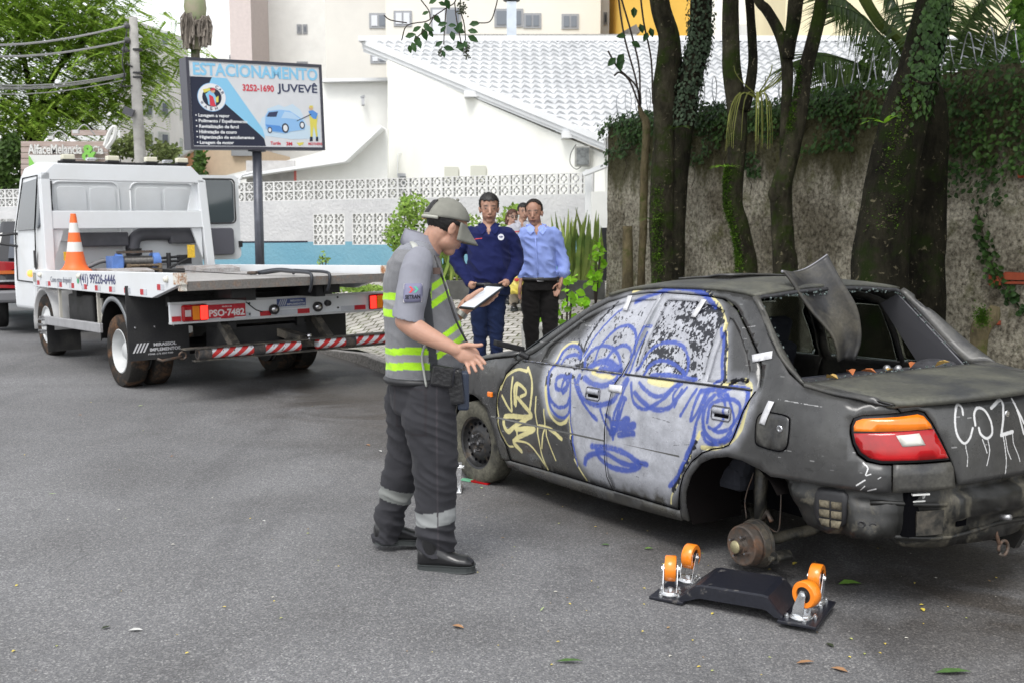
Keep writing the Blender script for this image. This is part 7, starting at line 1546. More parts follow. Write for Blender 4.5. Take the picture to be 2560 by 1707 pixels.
# left tree: drooping feathery fronds
FE=leafmat('feather_leaf',(.17,.31,.04),(.36,.48,.09),.45,.55)
lt_=thing('leafy_tree','large tree with feathery bright green foliage filling the upper left','tree',at(60,640,29))
mb=MB(); rg=random.Random(5)
clus=[]
for k in range(250):
    px=rg.uniform(-160,395); py=rg.uniform(-90,330); 
    if px>250+ (py*.0) and py>300: continue
    if px>150 and py>250+ .3*(400-px): continue
    if px>330 and not 60<py<260: continue
    if px>260 and py<60 and px>260+py*2: continue
    clus.append((px,py,rg.uniform(27,31)))
for (px,py,y) in clus:
    c=at(px,py,y)
    for f in range(25):
        a=rg.uniform(0,2*pi); p=c+Vector((rg.gauss(0,.5),rg.gauss(0,.5),rg.gauss(0,.22))); d=Vector((cos(a)*.7+.35,sin(a)*.6,rg.uniform(-.6,.05))).normalized(); sd=d.cross(Vector((0,0,1))).normalized(); l=rg.uniform(.35,.6)
        for i in range(9):
            q=i/9; r=p+d*l*q+Vector((0,0,-.25*q*q*l)); ll=.15*(1-q*.55)
            for s in (1,-1):
                e=(sd*s*.9+d*.55+Vector((0,0,-.22))).normalized(); x=e.cross(Vector((0,0,1))).normalized()*.032
                mb.add([r,r+e*ll*.5+x,r+e*ll,r+e*ll*.5-x],[(0,1,2,3)])
mb.build('crown',FE,lt_,world=True)
mb=MB(); root=at(60,640,29)
mb.tube([root,at(70,450,29),at(90,300,29)],[.3,.25,.2],10)
for q in ([(90,300),(140,180),(220,90),(300,60)],[(90,300),(60,150),(20,20)],[(100,280),(200,220),(300,190),(350,170)],[(80,330),(20,280),(-60,220)],[(110,260),(180,290),(240,330)]): mb.tube(cr([at(a,b,29) for a,b in q],4),[.10*(1-.7*i/(4*(len(q)-1))) for i in range(4*(len(q)-1)+1)],6)
mb.build('trunk',BK2,lt_,world=True,smooth=True)
# palm trunk with dead fronds behind the billboard
pd=thing('old_palm','ringed palm trunk with hanging grey dead fronds behind the billboard','palm tree',at(495,640,27))
mb=MB(); mb.tube([at(497,700,27),at(497,440,27),at(492,250,27),at(488,120,27)],[.13,.12,.115,.11],12); mb.build('trunk',bark('palm_bark',(.13,.12,.09),(.24,.22,.17),(.05,.09,.02),.5),pd,world=True,smooth=True)
mb=MB(); mb.tube([at(490,125,27),at(490,60,27),at(488,20,27),at(486,-60,27)],[.12,.22,.28,.18],12); mb.build('crownshaft',M('shaft',(.30,.25,.19),.6,col2=(.20,.24,.12),ns=3),pd,world=True,smooth=True)
dd=M('dead_frond',(.20,.175,.15),.9,var=.35,ns=12); 
for (x0,x1,y0,y1) in ((462,476,30,125),(512,514,38,120),(498,506,50,95)):
    mb=MB()
    for k in range(70):
        a=rg.uniform(-1,1); p=at((x0+x1)/2+a*9,y0+rg.uniform(0,15),26.8+rg.uniform(-.2,.2)); q=at((x0+x1)/2+a*16,y1-rg.uniform(0,45)*abs(a)*1.5,26.8+rg.uniform(-.2,.2)); mb.tube([p,p.lerp(q,.5)+Vector((a*.06,0,0)),q],.02,4)
    mb.build('dead_frond',dd,pd,world=True)
mb=MB()
for k in range(240): mb.leaf(at(500+rg.gauss(0,8),rg.uniform(380,470),26.8+rg.uniform(-.2,.1)),(rg.uniform(-1,1),-.3,rg.uniform(-1,1)),(0,-1,.3),.13,.07)
mb.build('climber',DG,pd,world=True)
# twig with leaves hanging into the picture at the top
hb=thing('hanging_branch','thin twig with dark oval leaves and berries hanging into the top of the view','branch',at(1090,-60,8.2))
Z=lambda x,y: (800+x/2.94,y/2.94)
mb=MB()
for path in ([(1010,-60),(990,20),(930,60),(840,120),(780,160),(640,190),(600,300)],[(930,60),(915,200),(910,330)],[(1040,-60),(1030,60),(1060,180),(1070,300)],[(640,170),(520,150),(470,115)],[(1310,-30),(1290,60),(1250,160),(1160,172)],[(990,20),(1000,120),(1020,230),(1040,330)],[(840,120),(790,200),(700,290)],[(740,0),(800,80),(810,140)]):
    mb.tube(cr([at(*Z(*q),8.2) for q in path],4),.0045,5)
mb.build('twig',tw,hb,world=True)
lf_=[(800,30,70,.5),(870,20,60,-.3),(920,-10,80,-1.2),(1060,0,70,.3),(750,110,55,.4),(770,165,75,-1.2),(830,110,80,-.8),(865,190,70,.3),(885,245,60,.9),(940,190,60,0),(980,210,90,-.3),(965,230,75,-1.3),(1010,240,80,1.2),(1010,300,90,-1.1),(1085,225,75,-.2),(1095,185,80,.2),(1085,265,85,-.5),(680,235,70,.5),(700,260,90,-1.2),(625,275,80,.25),(750,210,90,-1.2),(770,200,70,-.4),(800,225,55,-1),(845,345,65,.6),(905,350,80,-.2),(900,370,55,-1.3),(995,355,75,.3),(675,310,80,-1.2),(655,330,60,-1.4),(720,290,70,-1.3),(1060,300,60,-1.3)]
for (x,y,l,a) in lf_:
    MB().leaf(at(*Z(x,y),8.2+random.uniform(-.1,.1)),(cos(a),random.uniform(-.3,.3),sin(a)),(random.uniform(-.3,.3),-1,.35),l/2.94/F*8.2*1.05,l/2.94/F*8.2*.58,.1).build('leaf',leafmat('dark_leaf',(.015,.045,.015),(.035,.08,.022),.4,.2),hb,world=True)
mb=MB()
for (cx,cy,n,rx,ry) in ((1040,60,70,35,55),(1080,380,60,25,60),(885,385,26,14,30)):
    for k in range(n): mb.sphere(at(*Z(cx+random.gauss(0,rx*.5),cy+random.gauss(0,ry*.5)),8.2+random.uniform(-.03,.03)),.0065,6,4)
mb.build('berry',M('berry',(.05,.06,.03),.5),hb,world=True)
# ------------------------------------------------------------------ people
class Blob:
    def __init__(s): s.mb=MB()
    def ch(s,pts,rs,seg=18,sub=0,flat=None):
        """tapered chain with round ends; flat=(dir,ratio) squashes the section along dir"""
        pts=[Vector(p) for p in pts]; rs=list(rs)
        if sub: 
            n=len(pts); PP=cr(pts,sub); RR=[rs[min(i//sub,n-1)]*(1-(i%sub)/sub)+rs[min(i//sub+1,n-1)]*((i%sub)/sub) for i in range(len(PP))]; pts,rs=PP,RR
        b=len(s.mb.v)
        t0=(pts[1]-pts[0]).normalized();t1=(pts[-1]-pts[-2]).normalized()
        A=[];B=[]
        for k in (.999,.94,.75,.45): A.append((pts[0]-t0*rs[0]*k,rs[0]*sqrt(max(1-k*k,.002))))
        for k in (.45,.75,.94,.999): B.append((pts[-1]+t1*rs[-1]*k,rs[-1]*sqrt(max(1-k*k,.002))))
        al=A+list(zip(pts,rs))+B
        s.mb.tube([a for a,_ in al],[r for _,r in al],seg)
        if flat:
            d=Vector(flat[0]).normalized()
            for i in range(b,len(s.mb.v)):
                v=Vector(s.mb.v[i]); k=min(max((i-b)//seg-4,0),len(pts)-1); c=pts[k]; w=(v-c).dot(d); s.mb.v[i]=tuple(v-d*w*(1-flat[1]))
        return s
    def el(s,c,r,R=None): s.mb.sphere(c,r,20,14,R); return s
    def loft(s,rings,seg=28):
        """rings: (centre, x axis half, y axis half)"""
        vs=[];n=len(rings)
        for c,ax,ay in rings:
            c=Vector(c);ax=Vector(ax);ay=Vector(ay)
            for k in range(seg):
                a=2*pi*k/seg; vs.append(c+ax*cos(a)+ay*sin(a))
        fs=[(i*seg+k,i*seg+(k+1)%seg,(i+1)*seg+(k+1)%seg,(i+1)*seg+k) for i in range(n-1) for k in range(seg)]
        fs+=[tuple(range(seg))[::-1],tuple((n-1)*seg+k for k in range(seg))]
        s.mb.add(vs,fs); return s
    def mesh(s,vox,smooth=6):
        me=bpy.data.meshes.new('b'); me.from_pydata([tuple(v) for v in s.mb.v],[],s.mb.f); me.update()
        bm=bmesh.new(); bm.from_mesh(me); bmesh.ops.recalc_face_normals(bm,faces=bm.faces); bm.to_mesh(me); bm.free()
        o=bpy.data.objects.new('b',me); COL.objects.link(o)
        r=o.modifiers.new('r','REMESH'); r.mode='VOXEL'; r.voxel_size=vox; r.use_smooth_shade=True
        if smooth: m=o.modifiers.new('s','SMOOTH'); m.iterations=smooth; m.factor=.5
        dg=bpy.context.evaluated_depsgraph_get(); m2=bpy.data.meshes.new_from_object(o.evaluated_get(dg)); bpy.data.objects.remove(o)
        V=np.zeros(len(m2.vertices)*3); m2.vertices.foreach_get('co',V); V=V.reshape(-1,3); Fc=[tuple(p.vertices) for p in m2.polygons]
        N=np.zeros(len(m2.vertices)*3); m2.vertices.foreach_get('normal',N); N=N.reshape(-1,3)
        bpy.data.meshes.remove(m2); return V,Fc,N
def emit(name,VFN,mat,parent,col=None,disp=None,cut=None,solid=0):
    V,Fc,N=VFN
    if disp is not None: V=V+N*disp(V)[:,None]
    mb=MB(); 
    if cut is not None:
        k=cut(V); Fc=[f for f in Fc if all(k[i] for i in f)]
        used=sorted(set(i for f in Fc for i in f)); mp={a:b for b,a in enumerate(used)}; V=V[used]; Fc=[tuple(mp[i] for i in f) for f in Fc]; 
    mb.add(V,Fc)
    if col is not None: mb.col=col(V)
    return mb.build(name,mat,parent,smooth=True,world=True,solid=solid)
def folds(amp,fx=9,fz=22,seed=0,amp2=.3):
    def f(V):
        o=np.empty(len(V))
        for i,v in enumerate(V):
            q=mnoise.noise(Vector((v[0]*fx*.5+seed,v[1]*fx*.5,v[2]*fz*.75+v[0]*fx*.8))); r=mnoise.noise(Vector((v[0]*fx*.9-v[2]*5+seed,v[1]*fx,v[2]*fz*1.3+v[0]*9)))
            o[i]=amp*(.75*q+.9*(.30-abs(r)*1.6))+amp*amp2*.25*mnoise.noise(Vector((v[0]*30+seed,v[1]*30,v[2]*40)))
        return o
    return f
SKIN=M('skin',(1,1,1),.48,attr='Col',sss=.12,spec=.4,bump=.12,bs=220,bdist=.002)
CLO=lambda n,**k: M(n,(1,1,1),.88,attr='Col',var=.12,ns=9,bump=.2,bs=350,bdist=.001,sheen=.05,**k)
CLOTH=CLO('cloth'); SHOE=M('shoe_leather',(.012,.012,.013),.28,spec=.6); EYEW=M('eye_white',(.055,.05,.048),.4); HAIRM=M('dark_hair',(.010,.009,.009),.55,var=.5,ns=70,bump=.6,bs=160,bdist=.004)
def headparts(B,Mh,k=1.0):
    T=lambda x,y,z: Mh@Vector((x*k,y*k,z*k)); R3=Mh.to_3x3()
    e=lambda c,r: B.el(T(*c),tuple(q*k for q in r),R3)
    e((-.012,0,.050),(.094,.076,.082)); e((.018,0,.012),(.074,.068,.075)); e((.028,0,-.035),(.060,.061,.064)); e((.050,0,-.086),(.030,.031,.027)); e((.012,0,-.060),(.054,.058,.042))
    for s in (1,-1):
        e((.053,.034*s,-.018),(.024,.024,.024)); e((.0735,.031*s,.0265),(.010,.016,.005)); B.ch([T(.069,.014*s,.042),T(.067,.042*s,.041)],[.013*k,.011*k],10); e((-.002,.074*s,-.004),(.019,.011,.031)); e((-.008,.079*s,.006),(.012,.010,.020)); e((.086,.009*s,-.026),(.010,.008,.007))
    B.ch([T(.078,0,.034),T(.095,0,.006),T(.109,0,-.015)],[.010*k,.0115*k,.013*k],12); e((.082,0,-.049),(.015,.024,.0075)); e((.080,0,-.061),(.014,.021,.007)); e((.066,0,-.042),(.024,.036,.022))
def skincol(Mh,base,k=1.0,brow=(.02,.015,.012),hairline=None,stub=.0):
    inv_=np.array(Mh.inverted())
    def f(V):
        L_=(np.c_[V,np.ones(len(V))]@inv_.T)[:,:3]/k; c=np.tile(np.array(base),(len(V),1)); x,y,z=L_.T
        nr=(np.abs(x)<.16)&(np.abs(z)<.2)&(np.abs(y)<.12)
        w=lambda cx,cy,cz,rx,ry,rz: np.exp(-(((x-cx)/rx)**2+((np.abs(y)-cy)/ry)**2+((z-cz)/rz)**2))*nr
        c*=(1-.2*w(.05,.05,-.02,.04,.03,.03)[:,None]*np.array([-.1,.3,.3]))
        lp=w(.088,0,-.055,.05,.025,.011); c=c*(1-lp[:,None]*.75)+np.array(base)*np.array([.72,.42,.42])*lp[:,None]*.75
        ml=w(.092,0,-.055,.05,.025,.0045); c*=1-.8*ml[:,None]
        ey=w(.078,.031,.016,.03,.015,.0065); c*=1-.4*ey[:,None]  # eye sockets darker: shade put into the skin colour
        br=w(.080,.030,.039,.03,.023,.0095); c=c*(1-br[:,None]*.95)+np.array(brow)*br[:,None]*.95
        ns_=w(.098,.009,-.031,.02,.006,.005); c*=1-.6*ns_[:,None]
        if stub: sb=w(.05,.0,-.075,.06,.075,.035); c*=1-stub*sb[:,None]
        fk=np.array([mnoise.noise(Vector(v*60)) for v in V])*.06; return np.clip(c*(1+fk[:,None]),0,1)
    return f
def eyes(Mh,par,k=1.0):
    for s in (1,-1):
        mb=MB(); mb.sphere(Mh@Vector((.0715*k,.031*s*k,.016*k)),.0115*k,12,8); e=mb.build('eye',EYEW,par,smooth=True,world=True)
        mb=MB(); mb.sphere(Mh@Vector((.0770*k,.031*s*k,.0125*k)),.0060*k,10,6); mb.build('iris',M('iris',(.012,.008,.006),.1),e,smooth=True,world=True)
def hair(Mh,par,keep,k=1.0,grow=.006,mat=None,name='hair',amp=.010):
    mb=MB(); n1,n2=72,48; vs=[];ok=[]
    for i in range(n2+1):
        t=pi*i/n2
        for j in range(n1):
            a=2*pi*j/n1; d=Vector((sin(t)*cos(a),sin(t)*sin(a),cos(t))); p=Vector((-.012+d.x*(.094+grow),d.y*(.076+grow),.050+d.z*(.082+grow)))
            if d.z<0: p.z*=1.0
            ok.append(keep(p,d)); p+=d*amp*mnoise.noise(Vector((d.x*14,d.y*14,d.z*16))); vs.append(Mh@(p*k))
    fs=[(i*n1+j,(i+1)*n1+j,(i+1)*n1+(j+1)%n1,i*n1+(j+1)%n1) for i in range(n2) for j in range(n1)]; fs=[f for f in fs if all(ok[q] for q in f)]
    mb.add(vs,fs); return mb.build(name,mat or HAIRM,par,smooth=True,world=True,solid=.004*k)
def headM(c,yaw,pitch,roll=0): # canonical head looks along +X; pitch>0 looks down
    return Matrix.Translation(c)@Matrix.Rotation(yaw,4,'Z')@Matrix.Rotation(pitch,4,'Y')@Matrix.Rotation(roll,4,'X')
# ======== the officer
D0=5.25
of_=lambda x,y,dy=0: at(x,y,D0+dy)
foot_g=float(G(of_(1115,1400,-.12).x,D0-.12))
of=thing('person','officer in grey cap and reflective vest looking down at a tablet beside the graffiti car','person',(of_(1080,1390).x,D0,foot_g))
Mh=headM(of_(1116,571,.0),radians(26),radians(24))
sk=(.44,.25,.18)
B=Blob(); headparts(B,Mh,1.06)
B.ch([Mh@Vector((-.03,0,-.035)),of_(1080,610),of_(1058,640)],[.058,.060,.070])
B.loft([(of_(1040,650),(.10,0,0),(0,.19,0)),(of_(1036,720),(.125,0,0),(0,.17,0)),(of_(1045,840),(.14,0,0),(0,.16,0)),(of_(1050,960),(.14,0,0),(0,.16,0))])
B.ch([of_(1085,960,-.09),of_(1088,1180,-.10),of_(1092,1320,-.10)],[.08,.055,.045]); B.ch([of_(1020,960,.09),of_(1003,1160,.14),of_(975,1285,.16)],[.08,.055,.040])
# near (right) arm, bare below the short sleeve
B.ch([of_(1044,690,-.20),of_(1030,745,-.25),of_(1014,800,-.277)],[.040,.050,.048],sub=3)
B.ch([of_(1014,803,-.28),of_(1045,826,-.30),of_(1090,850,-.32),of_(1128,869,-.33),of_(1142,876,-.33)],[.050,.050,.040,.030,.028],sub=3)
nd=Vector((.1,-1,.15)).normalized()
B.ch([of_(1138,875,-.33),of_(1158,884,-.33),of_(1178,888,-.33)],[.030,.043,.041],flat=(nd,.55))
for pts,rs in (([(1176,879),(1191,886),(1203,896),(1213,908)],[.0115,.0105,.0098,.0082]),([(1173,886),(1187,897),(1198,908),(1206,921)],[.0118,.0108,.010,.0084]),([(1166,891),(1177,903),(1184,914),(1190,927)],[.0112,.0104,.0096,.0082]),([(1157,893),(1165,906),(1170,917),(1174,932)],[.0104,.0094,.0086,.0074])):
    B.ch([of_(a,b,-.33-.012*i) for i,(a,b) in enumerate(pts)],rs,12,sub=2)
B.ch([of_(1148,868,-.33),of_(1168,862,-.35),of_(1187,864,-.37),of_(1204,862,-.385)],[.015,.013,.011,.009],12,sub=2)
# far (left) arm holding the tablet
B.ch([of_(1050,660,.20),of_(1085,750,.22),of_(1100,800,.16)],[.058,.052,.046],sub=3)
B.ch([of_(1100,800,.16),of_(1130,796,.05),of_(1152,782,.0)],[.045,.038,.028],sub=3)
B.ch([of_(1152,782,.0),of_(1166,766,.01),of_(1180,750,.03)],[.028,.038,.034],flat=((.4,-.6,.7),.6))
B.ch([of_(1166,752,-.02),of_(1182,738,-.02),of_(1197,728,-.015),of_(1206,724,-.01)],[.014,.012,.0105,.009],12,sub=2)
for pts in ([(1186,760),(1206,764),(1222,758)],[(1190,752),(1214,758),(1232,750)],[(1192,744),(1222,750),(1242,740)],[(1192,738),(1226,740),(1246,731)]):
    B.ch([of_(a,b,.02-.012*i) for i,(a,b) in enumerate(pts)],[.0105,.0095,.008],12,sub=2)
body=emit('body',B.mesh(.0044,2),SKIN,of,col=skincol(Mh,sk,1.06,stub=.18)); eyes(Mh,of,1.06)
hair(Mh,of,lambda p,d: (p.x<.04) and p.z>-.050 and not(p.x>-.012 and p.z<.018) and (p.z<.040 or (p.x<-.07 and p.z<.10 and abs(p.y)<.032)),1.06,.011,amp=.006)
# cap
capm=M('cap_grey',(.20,.20,.175),.9,var=.12,ns=18,bump=.3,bs=300,bdist=.001)
mb=MB(); vs=[];n1,n2=36,14
for i in range(n2+1):
    t=pi*.5*i/n2
    for j in range(n1):
        a=2*pi*j/n1; d=Vector((sin(t)*cos(a),sin(t)*sin(a),cos(t))); h=.034; p=Vector((-.018+d.x*.106,d.y*.092,h+.004+d.z*.096)); p+=d*.004*mnoise.noise(Vector((a*2,t*6,1))); p.z+= -.028*(-d.x)*(i/n2)**2 ; vs.append(Mh@(p*1.06))
mb.add(vs,[(i*n1+j,(i+1)*n1+j,(i+1)*n1+(j+1)%n1,i*n1+(j+1)%n1) for i in range(n2) for j in range(n1) if not(i>=9 and i<13 and 16<=j<=19)]); cap=mb.build('cap',capm,of,smooth=True,world=True,solid=.004)
mb=MB(); P=[]
for q in np.linspace(0,1,9):
    r=[]
    for a in np.linspace(-1.15,1.15,17):
        rx,ry=.102+.092*q*cos(a*1.1),.089+.004*q; r.append(Mh@(Vector((-.020+rx*cos(a),ry*sin(a),.042-.056*q-.030*(sin(a)**2)*(q+.1)))*1.06))
    P.append(r)
mb.grid(P); mb.build('visor',capm,cap,smooth=True,world=True,solid=.004)
mb=MB(); mb.sphere(Mh@Vector((0,0,.148)),.008); mb.build('button',capm,cap,world=True)
mb=MB(); p=[Mh@(Vector((-.008+.113*cos(a),.094*sin(a),.035+.028*cos(a)))*1.06) for a in np.linspace(2.3,2*pi-2.3,14)]; mb.tube(p,.009,6); mb.build('strap',M('strap_grey',(.36,.36,.32),.8),cap,smooth=True,world=True); mb=MB(); mb.box(p[1],(.03,.01,.022)); mb.build('buckle',M('brass',(.45,.32,.12),.4,.6),cap,world=True)
# vest-shirt with reflective bands
B=Blob(); X=lambda v: (v,0,0)
rows=[(596,1022,1066,.075),(612,1004,1084,.13),(630,982,1094,.185),(652,969,1100,.215),(690,959,1108,.21),(730,957,1124,.195),(780,957,1144,.19),(830,962,1160,.19),(870,964,1166,.19),(905,965,1161,.185),(940,966,1146,.18),(962,968,1134,.178)]
B.loft([(of_((a+b)/2,y),((b-a)/2/F*D0,0,0),(0,d,0)) for y,a,b,d in rows])
V=B.mesh(.0052,5)
xs=of_(1085,700).x; zy=lambda y: of_(1000,y).z
def vestcol(V):
    c=np.tile(np.array([.20,.203,.215]),(len(V),1)); x=V[:,0]; z=V[:,2]; zz=z-np.where(x>xs,.62*(x-xs)+.035,0)+np.where(x<xs-.12,.10*(xs-.12-x),0)
    zz=zz+.0025*np.sin(x*30)
    for (a,b,k) in ((722,740,'y'),(740,763,'g'),(763,782,'y'),(858,875,'y'),(875,894,'g'),(894,912,'y')):
        m=(zz<zy(a))&(zz>zy(b)); c[m]=(.46,.86,.03) if k=='y' else (.34,.34,.34)
    m=(z>zy(640)-.25*np.abs(x-of_(1040,600).x)); c[m&(z>zy(622))]=(.24,.25,.28)
    dk=(np.abs(x-of_(1078,800).x-.10*(zy(780)-z))<.020)&(z<zy(690)); c[dk]=(.06,.063,.07)
    return c
vm=M('vest_cloth',(1,1,1),.85,attr='Col',var=.08,ns=12,sheen=.2); wv=node(vm,'ShaderNodeTexWave'); wv.bands_direction='Z'; wv.inputs['Scale'].default_value=62; wv.inputs['Distortion'].default_value=.8
tcn=node(vm,'ShaderNodeTexCoord'); vm.node_tree.links.new(tcn.outputs['Object'],wv.inputs[0]); bs_=vm.node_tree.nodes['Principled BSDF']; src=bs_.inputs['Base Color'].links[0].from_socket
vm.node_tree.links.new(mixn(vm,src,ramp(vm,wv.outputs[1],(.3,(.55,.55,.56)),(.7,(1.25,1.25,1.25))),1.,'MULTIPLY'),bs_.inputs['Base Color']); vm.node_tree.links.new(bumpn(vm,wv.outputs[1],.5,.003),bs_.inputs['Normal'])
vest=emit('vest',V,vm,of,col=vestcol,disp=folds(.010,5,9,3,.25),cut=lambda V:(V[:,2]>zy(957)+.03*np.sin(V[:,0]*9))&(V[:,2]<zy(600)))
B=Blob(); B.ch([of_(1048,650,-.17),of_(1042,668,-.205),of_(1032,720,-.25),of_(1024,770,-.268),of_(1018,806,-.275)],[.064,.072,.074,.073,.076],24,sub=3)
pn=(of_(1016,806)-of_(1036,720)).normalized(); pc=of_(1018,799,-.275)
B2=Blob(); B2.ch([of_(1055,648,.175),of_(1070,700,.235),of_(1092,765,.22)],[.082,.085,.078],24,sub=3); slv=CLO('sleeve_cloth')
slc=lambda V: np.tile(np.array([.235,.24,.275]),(len(V),1))
s1=emit('sleeve',B.mesh(.0042,5),slv,of,col=slc,disp=folds(.009,6,7,8,.2),cut=lambda V: ((V-np.array(pc))@np.array(pn))<0,solid=.003)
s2=emit('sleeve',B2.mesh(.0055,4),slv,of,col=slc,disp=folds(.008,6,7,8),cut=lambda V: V[:,2]>zy(765),solid=.003)
# collar, shoulder strap, name tape
mb=MB(); P=[]
for a in np.linspace(-2.6,2.9,22):
    c=of_(1048,600); e=Vector((cos(a)*.082,sin(a)*.088,0)); dz=.022*-cos(a); P.append([c+e*.88+Vector((0,0,.035+dz)),c+e*1.10+Vector((0,0,-.012+dz*1.4)),c+e*1.22+Vector((0,0,-.045+dz*1.5))])
mb.grid(P); mb.build('collar',M('collar_cloth',(.22,.225,.26),.85,var=.08,ns=20),of,smooth=True,world=True,solid=.004)
mb=MB(); mb.tube([of_(1032,606,-.09),of_(1038,618,-.145),of_(1043,632,-.19),of_(1046,646,-.222)],.016,8,sq=.35); mb.build('epaulette',M('strap_pale',(.42,.43,.40),.8),of,smooth=True,world=True)
# sleeve badge
from mathutils.bvhtree import BVHTree
_bv=BVHTree.FromPolygons([tuple(v.co) for v in s1.data.vertices],[tuple(p.vertices) for p in s1.data.polygons]); _iv=inv(of)
def snap(p,t):
    l=_iv@Vector((p.x,p.y-.3,p.z)); h=_bv.ray_cast(l,Vector((0,1,0))); return Vector((p.x,p.y-.3+h[3]-t,p.z)) if h[0] else Vector((p.x,p.y+.03,p.z))
ctr=of_(1031,734,-.345); ex_=Vector((1,-.05,.02)).normalized(); ez_=Vector((.02,0,1)).normalized(); bf3=lambda x,y,t=0: ctr+ex_*x+ez_*y+Vector((0,-1,0))*t
mb=MB(); P=[]
for a in np.linspace(-1,1,7): P.append([bf3(.042*a,.042*b,.0) for b in np.linspace(-1,1,5)])
P=[[snap(p,.001) for p in r] for r in P]
mb.grid(P); bd=mb.build('badge',M('badge_blue',(.17,.17,.26),.7),of,smooth=True,world=True,solid=.003)
q=lambda x,y,t=0: snap(bf3(x,y),.0055+t)
mb=MB(); mb.tube([q(a,b) for a,b in ((-.041,-.041),(.041,-.041),(.041,.041),(-.041,.041),(-.041,-.041))],.002,4); mb.build('badge_border',M('badge_edge',(.45,.44,.45),.7),bd,world=True)
text(bd,'SETRAN',lambda x,y,t: q(-.034+x,-.026+y,t+.001),.068,.019,M('badge_ink',(.01,.01,.02),.7),bold=.04,extrude=.0005,world=True)
for x0,mm_ in ((-.018,M('badge_red',(.6,.04,.05),.6)),(.004,M('badge_green',(.08,.42,.28),.6))):
    mb=MB(); mb.add([q(x0,.030),q(x0+.010,.030),q(x0+.022,.016),q(x0+.010,.002),q(x0,.002),q(x0+.012,.016)],[(0,5,2,1),(5,4,3,2)]); mb.build('badge_arrow',mm_,bd,world=True)
mb=MB(); mb.box(of_(1092,678,-.185),(.035,.01,.03)); mb.build('name_tape',M('tape_brown',(.10,.07,.06),.8),of,world=True)
# trousers
B=Blob()
B.loft([(of_(1054,938),(.165,0,0),(0,.165,0)),(of_(1056,965),(.165,0,0),(0,.165,0)),(of_(1058,1000),(.155,0,0),(0,.165,0)),(of_(1058,1025),(.14,0,0),(0,.15,0))])
B.ch([of_(1078,985,-.08),of_(1074,1050,-.095),of_(1086,1130,-.10),of_(1090,1200,-.10),of_(1089,1270,-.10),of_(1088,1330,-.10),of_(1092,1376,-.10)],[.128,.128,.118,.108,.100,.098,.092],26,sub=3)
B.ch([of_(1022,990,.08),of_(1018,1060,.11),of_(1012,1140,.13),of_(996,1210,.15),of_(980,1270,.17),of_(966,1345,.185)],[.115,.110,.096,.086,.080,.076],26,sub=3)
zc=lambda y,d: of_(1000,y,d).z
def trcol(V):
    c=np.tile(np.array([.036,.036,.041]),(len(V),1)); near=V[:,1]<D0+.03; x,z=V[:,0],V[:,2]
    m=near&(z<zc(1269,-.1)+.12*(x-of_(1090,1280).x))&(z>zc(1303,-.1)+.10*(x-of_(1090,1280).x)); c[m]=(.25,.26,.26)
    m=(~near)&(z<zc(1217,.15)-.25*(x-of_(985,1235).x))&(z>zc(1250,.15)-.25*(x-of_(985,1235).x)); c[m]=(.22,.23,.22)
    pk=near&(np.abs(z-zc(1005,-.1))<.14)&(np.abs(x-of_(1032,1000).x)<.085); edge=pk&((np.abs(np.abs(z-zc(1005,-.1))-.137)<.007)|(np.abs(np.abs(x-of_(1032,1000).x)-.080)<.006)|(np.abs(z-zc(965,-.1)-.0)<.004)); c[edge]=(.035,.032,.036)
    sm_=near&(np.abs(x-of_(1100,1100).x-.0)<.004); c[sm_]=(.055,.05,.056); return c
def trdisp(V):
    f=folds(.013,5,13,1,.25)(V); low=np.clip((zc(1230,0)-V[:,2])/.25,0,1); g=folds(.020,6,17,20,.3)(V)
    pk=(V[:,1]<D0+.03)*np.clip(1-np.abs(V[:,2]-zc(1010,-.1))/.13,0,1)**.3*np.clip(1-np.abs(V[:,0]-of_(1032,1000).x)/.085,0,1)**.3*.006
    return f+g*low+pk
emit('trousers',B.mesh(.006,4),CLO('trouser_cloth'),of,col=trcol,disp=trdisp,cut=lambda V: (V[:,2]>np.where(V[:,1]<D0+.03,zc(1382,-.1)+.15*np.maximum(0,of_(1100,1300).x-V[:,0])*0,zc(1352,.18)))&(V[:,2]<zy(944)))
mb=MB(); P=[of_(1054,944)+Vector((.172*cos(a),.172*sin(a),.0)) for a in np.linspace(0,2*pi,30)]; mb.tube(P,.018,6); mb.build('belt',BLK,of,smooth=True,world=True)
def boot(heel,toe,g,par,D,tilt=0,k=1.0):
    h=Vector(heel);t=Vector(toe); d=(t-h); L_=d.length; d.normalize(); sd=Vector((d.y,-d.x,0)).normalized(); B=Blob(); rings=[]
    for q,wd,ht,zc_ in ((0.0,.022,.040,.055),(.06,.036,.06,.065),(.2,.040,.065,.072),(.38,.040,.058,.068),(.55,.044,.040,.055),(.72,.050,.032,.047),(.88,.046,.028,.043),(.97,.030,.020,.036),(1.0,.012,.01,.034)):
        rings.append((h+d*L_*q+Vector((0,0,zc_*k)),sd*wd*k,Vector((0,0,ht*k))))
    B.loft(rings,20); B.ch([h+d*L_*.22+Vector((0,0,.08*k)),h+d*L_*.24+Vector((0,0,.17*k))],[.046*k,.048*k])
    o=emit('shoe',B.mesh(.005,4),SHOE,par,cut=None)
    mb=MB(); ol=[]
    for q,w_ in ((0,.018),(.04,.034),(.2,.043),(.45,.040),(.7,.053),(.88,.049),(.97,.032),(1.01,.012)): ol.append((q,w_))
    pts=[h+d*L_*q+sd*w_*k for q,w_ in ol]+[h+d*L_*q-sd*w_*k for q,w_ in ol[::-1]]
    n=len(pts); mb.add([p+Vector((0,0,.0)) for p in pts]+[p+Vector((0,0,.030*k)) for p in pts],[tuple(range(n)),tuple(range(n,2*n))[::-1]]+[(i,(i+1)%n,n+(i+1)%n,n+i) for i in range(n)]); mb.build('sole',M('sole_grey',(.035,.04,.04),.7),o,world=True,bevel=.005*k)
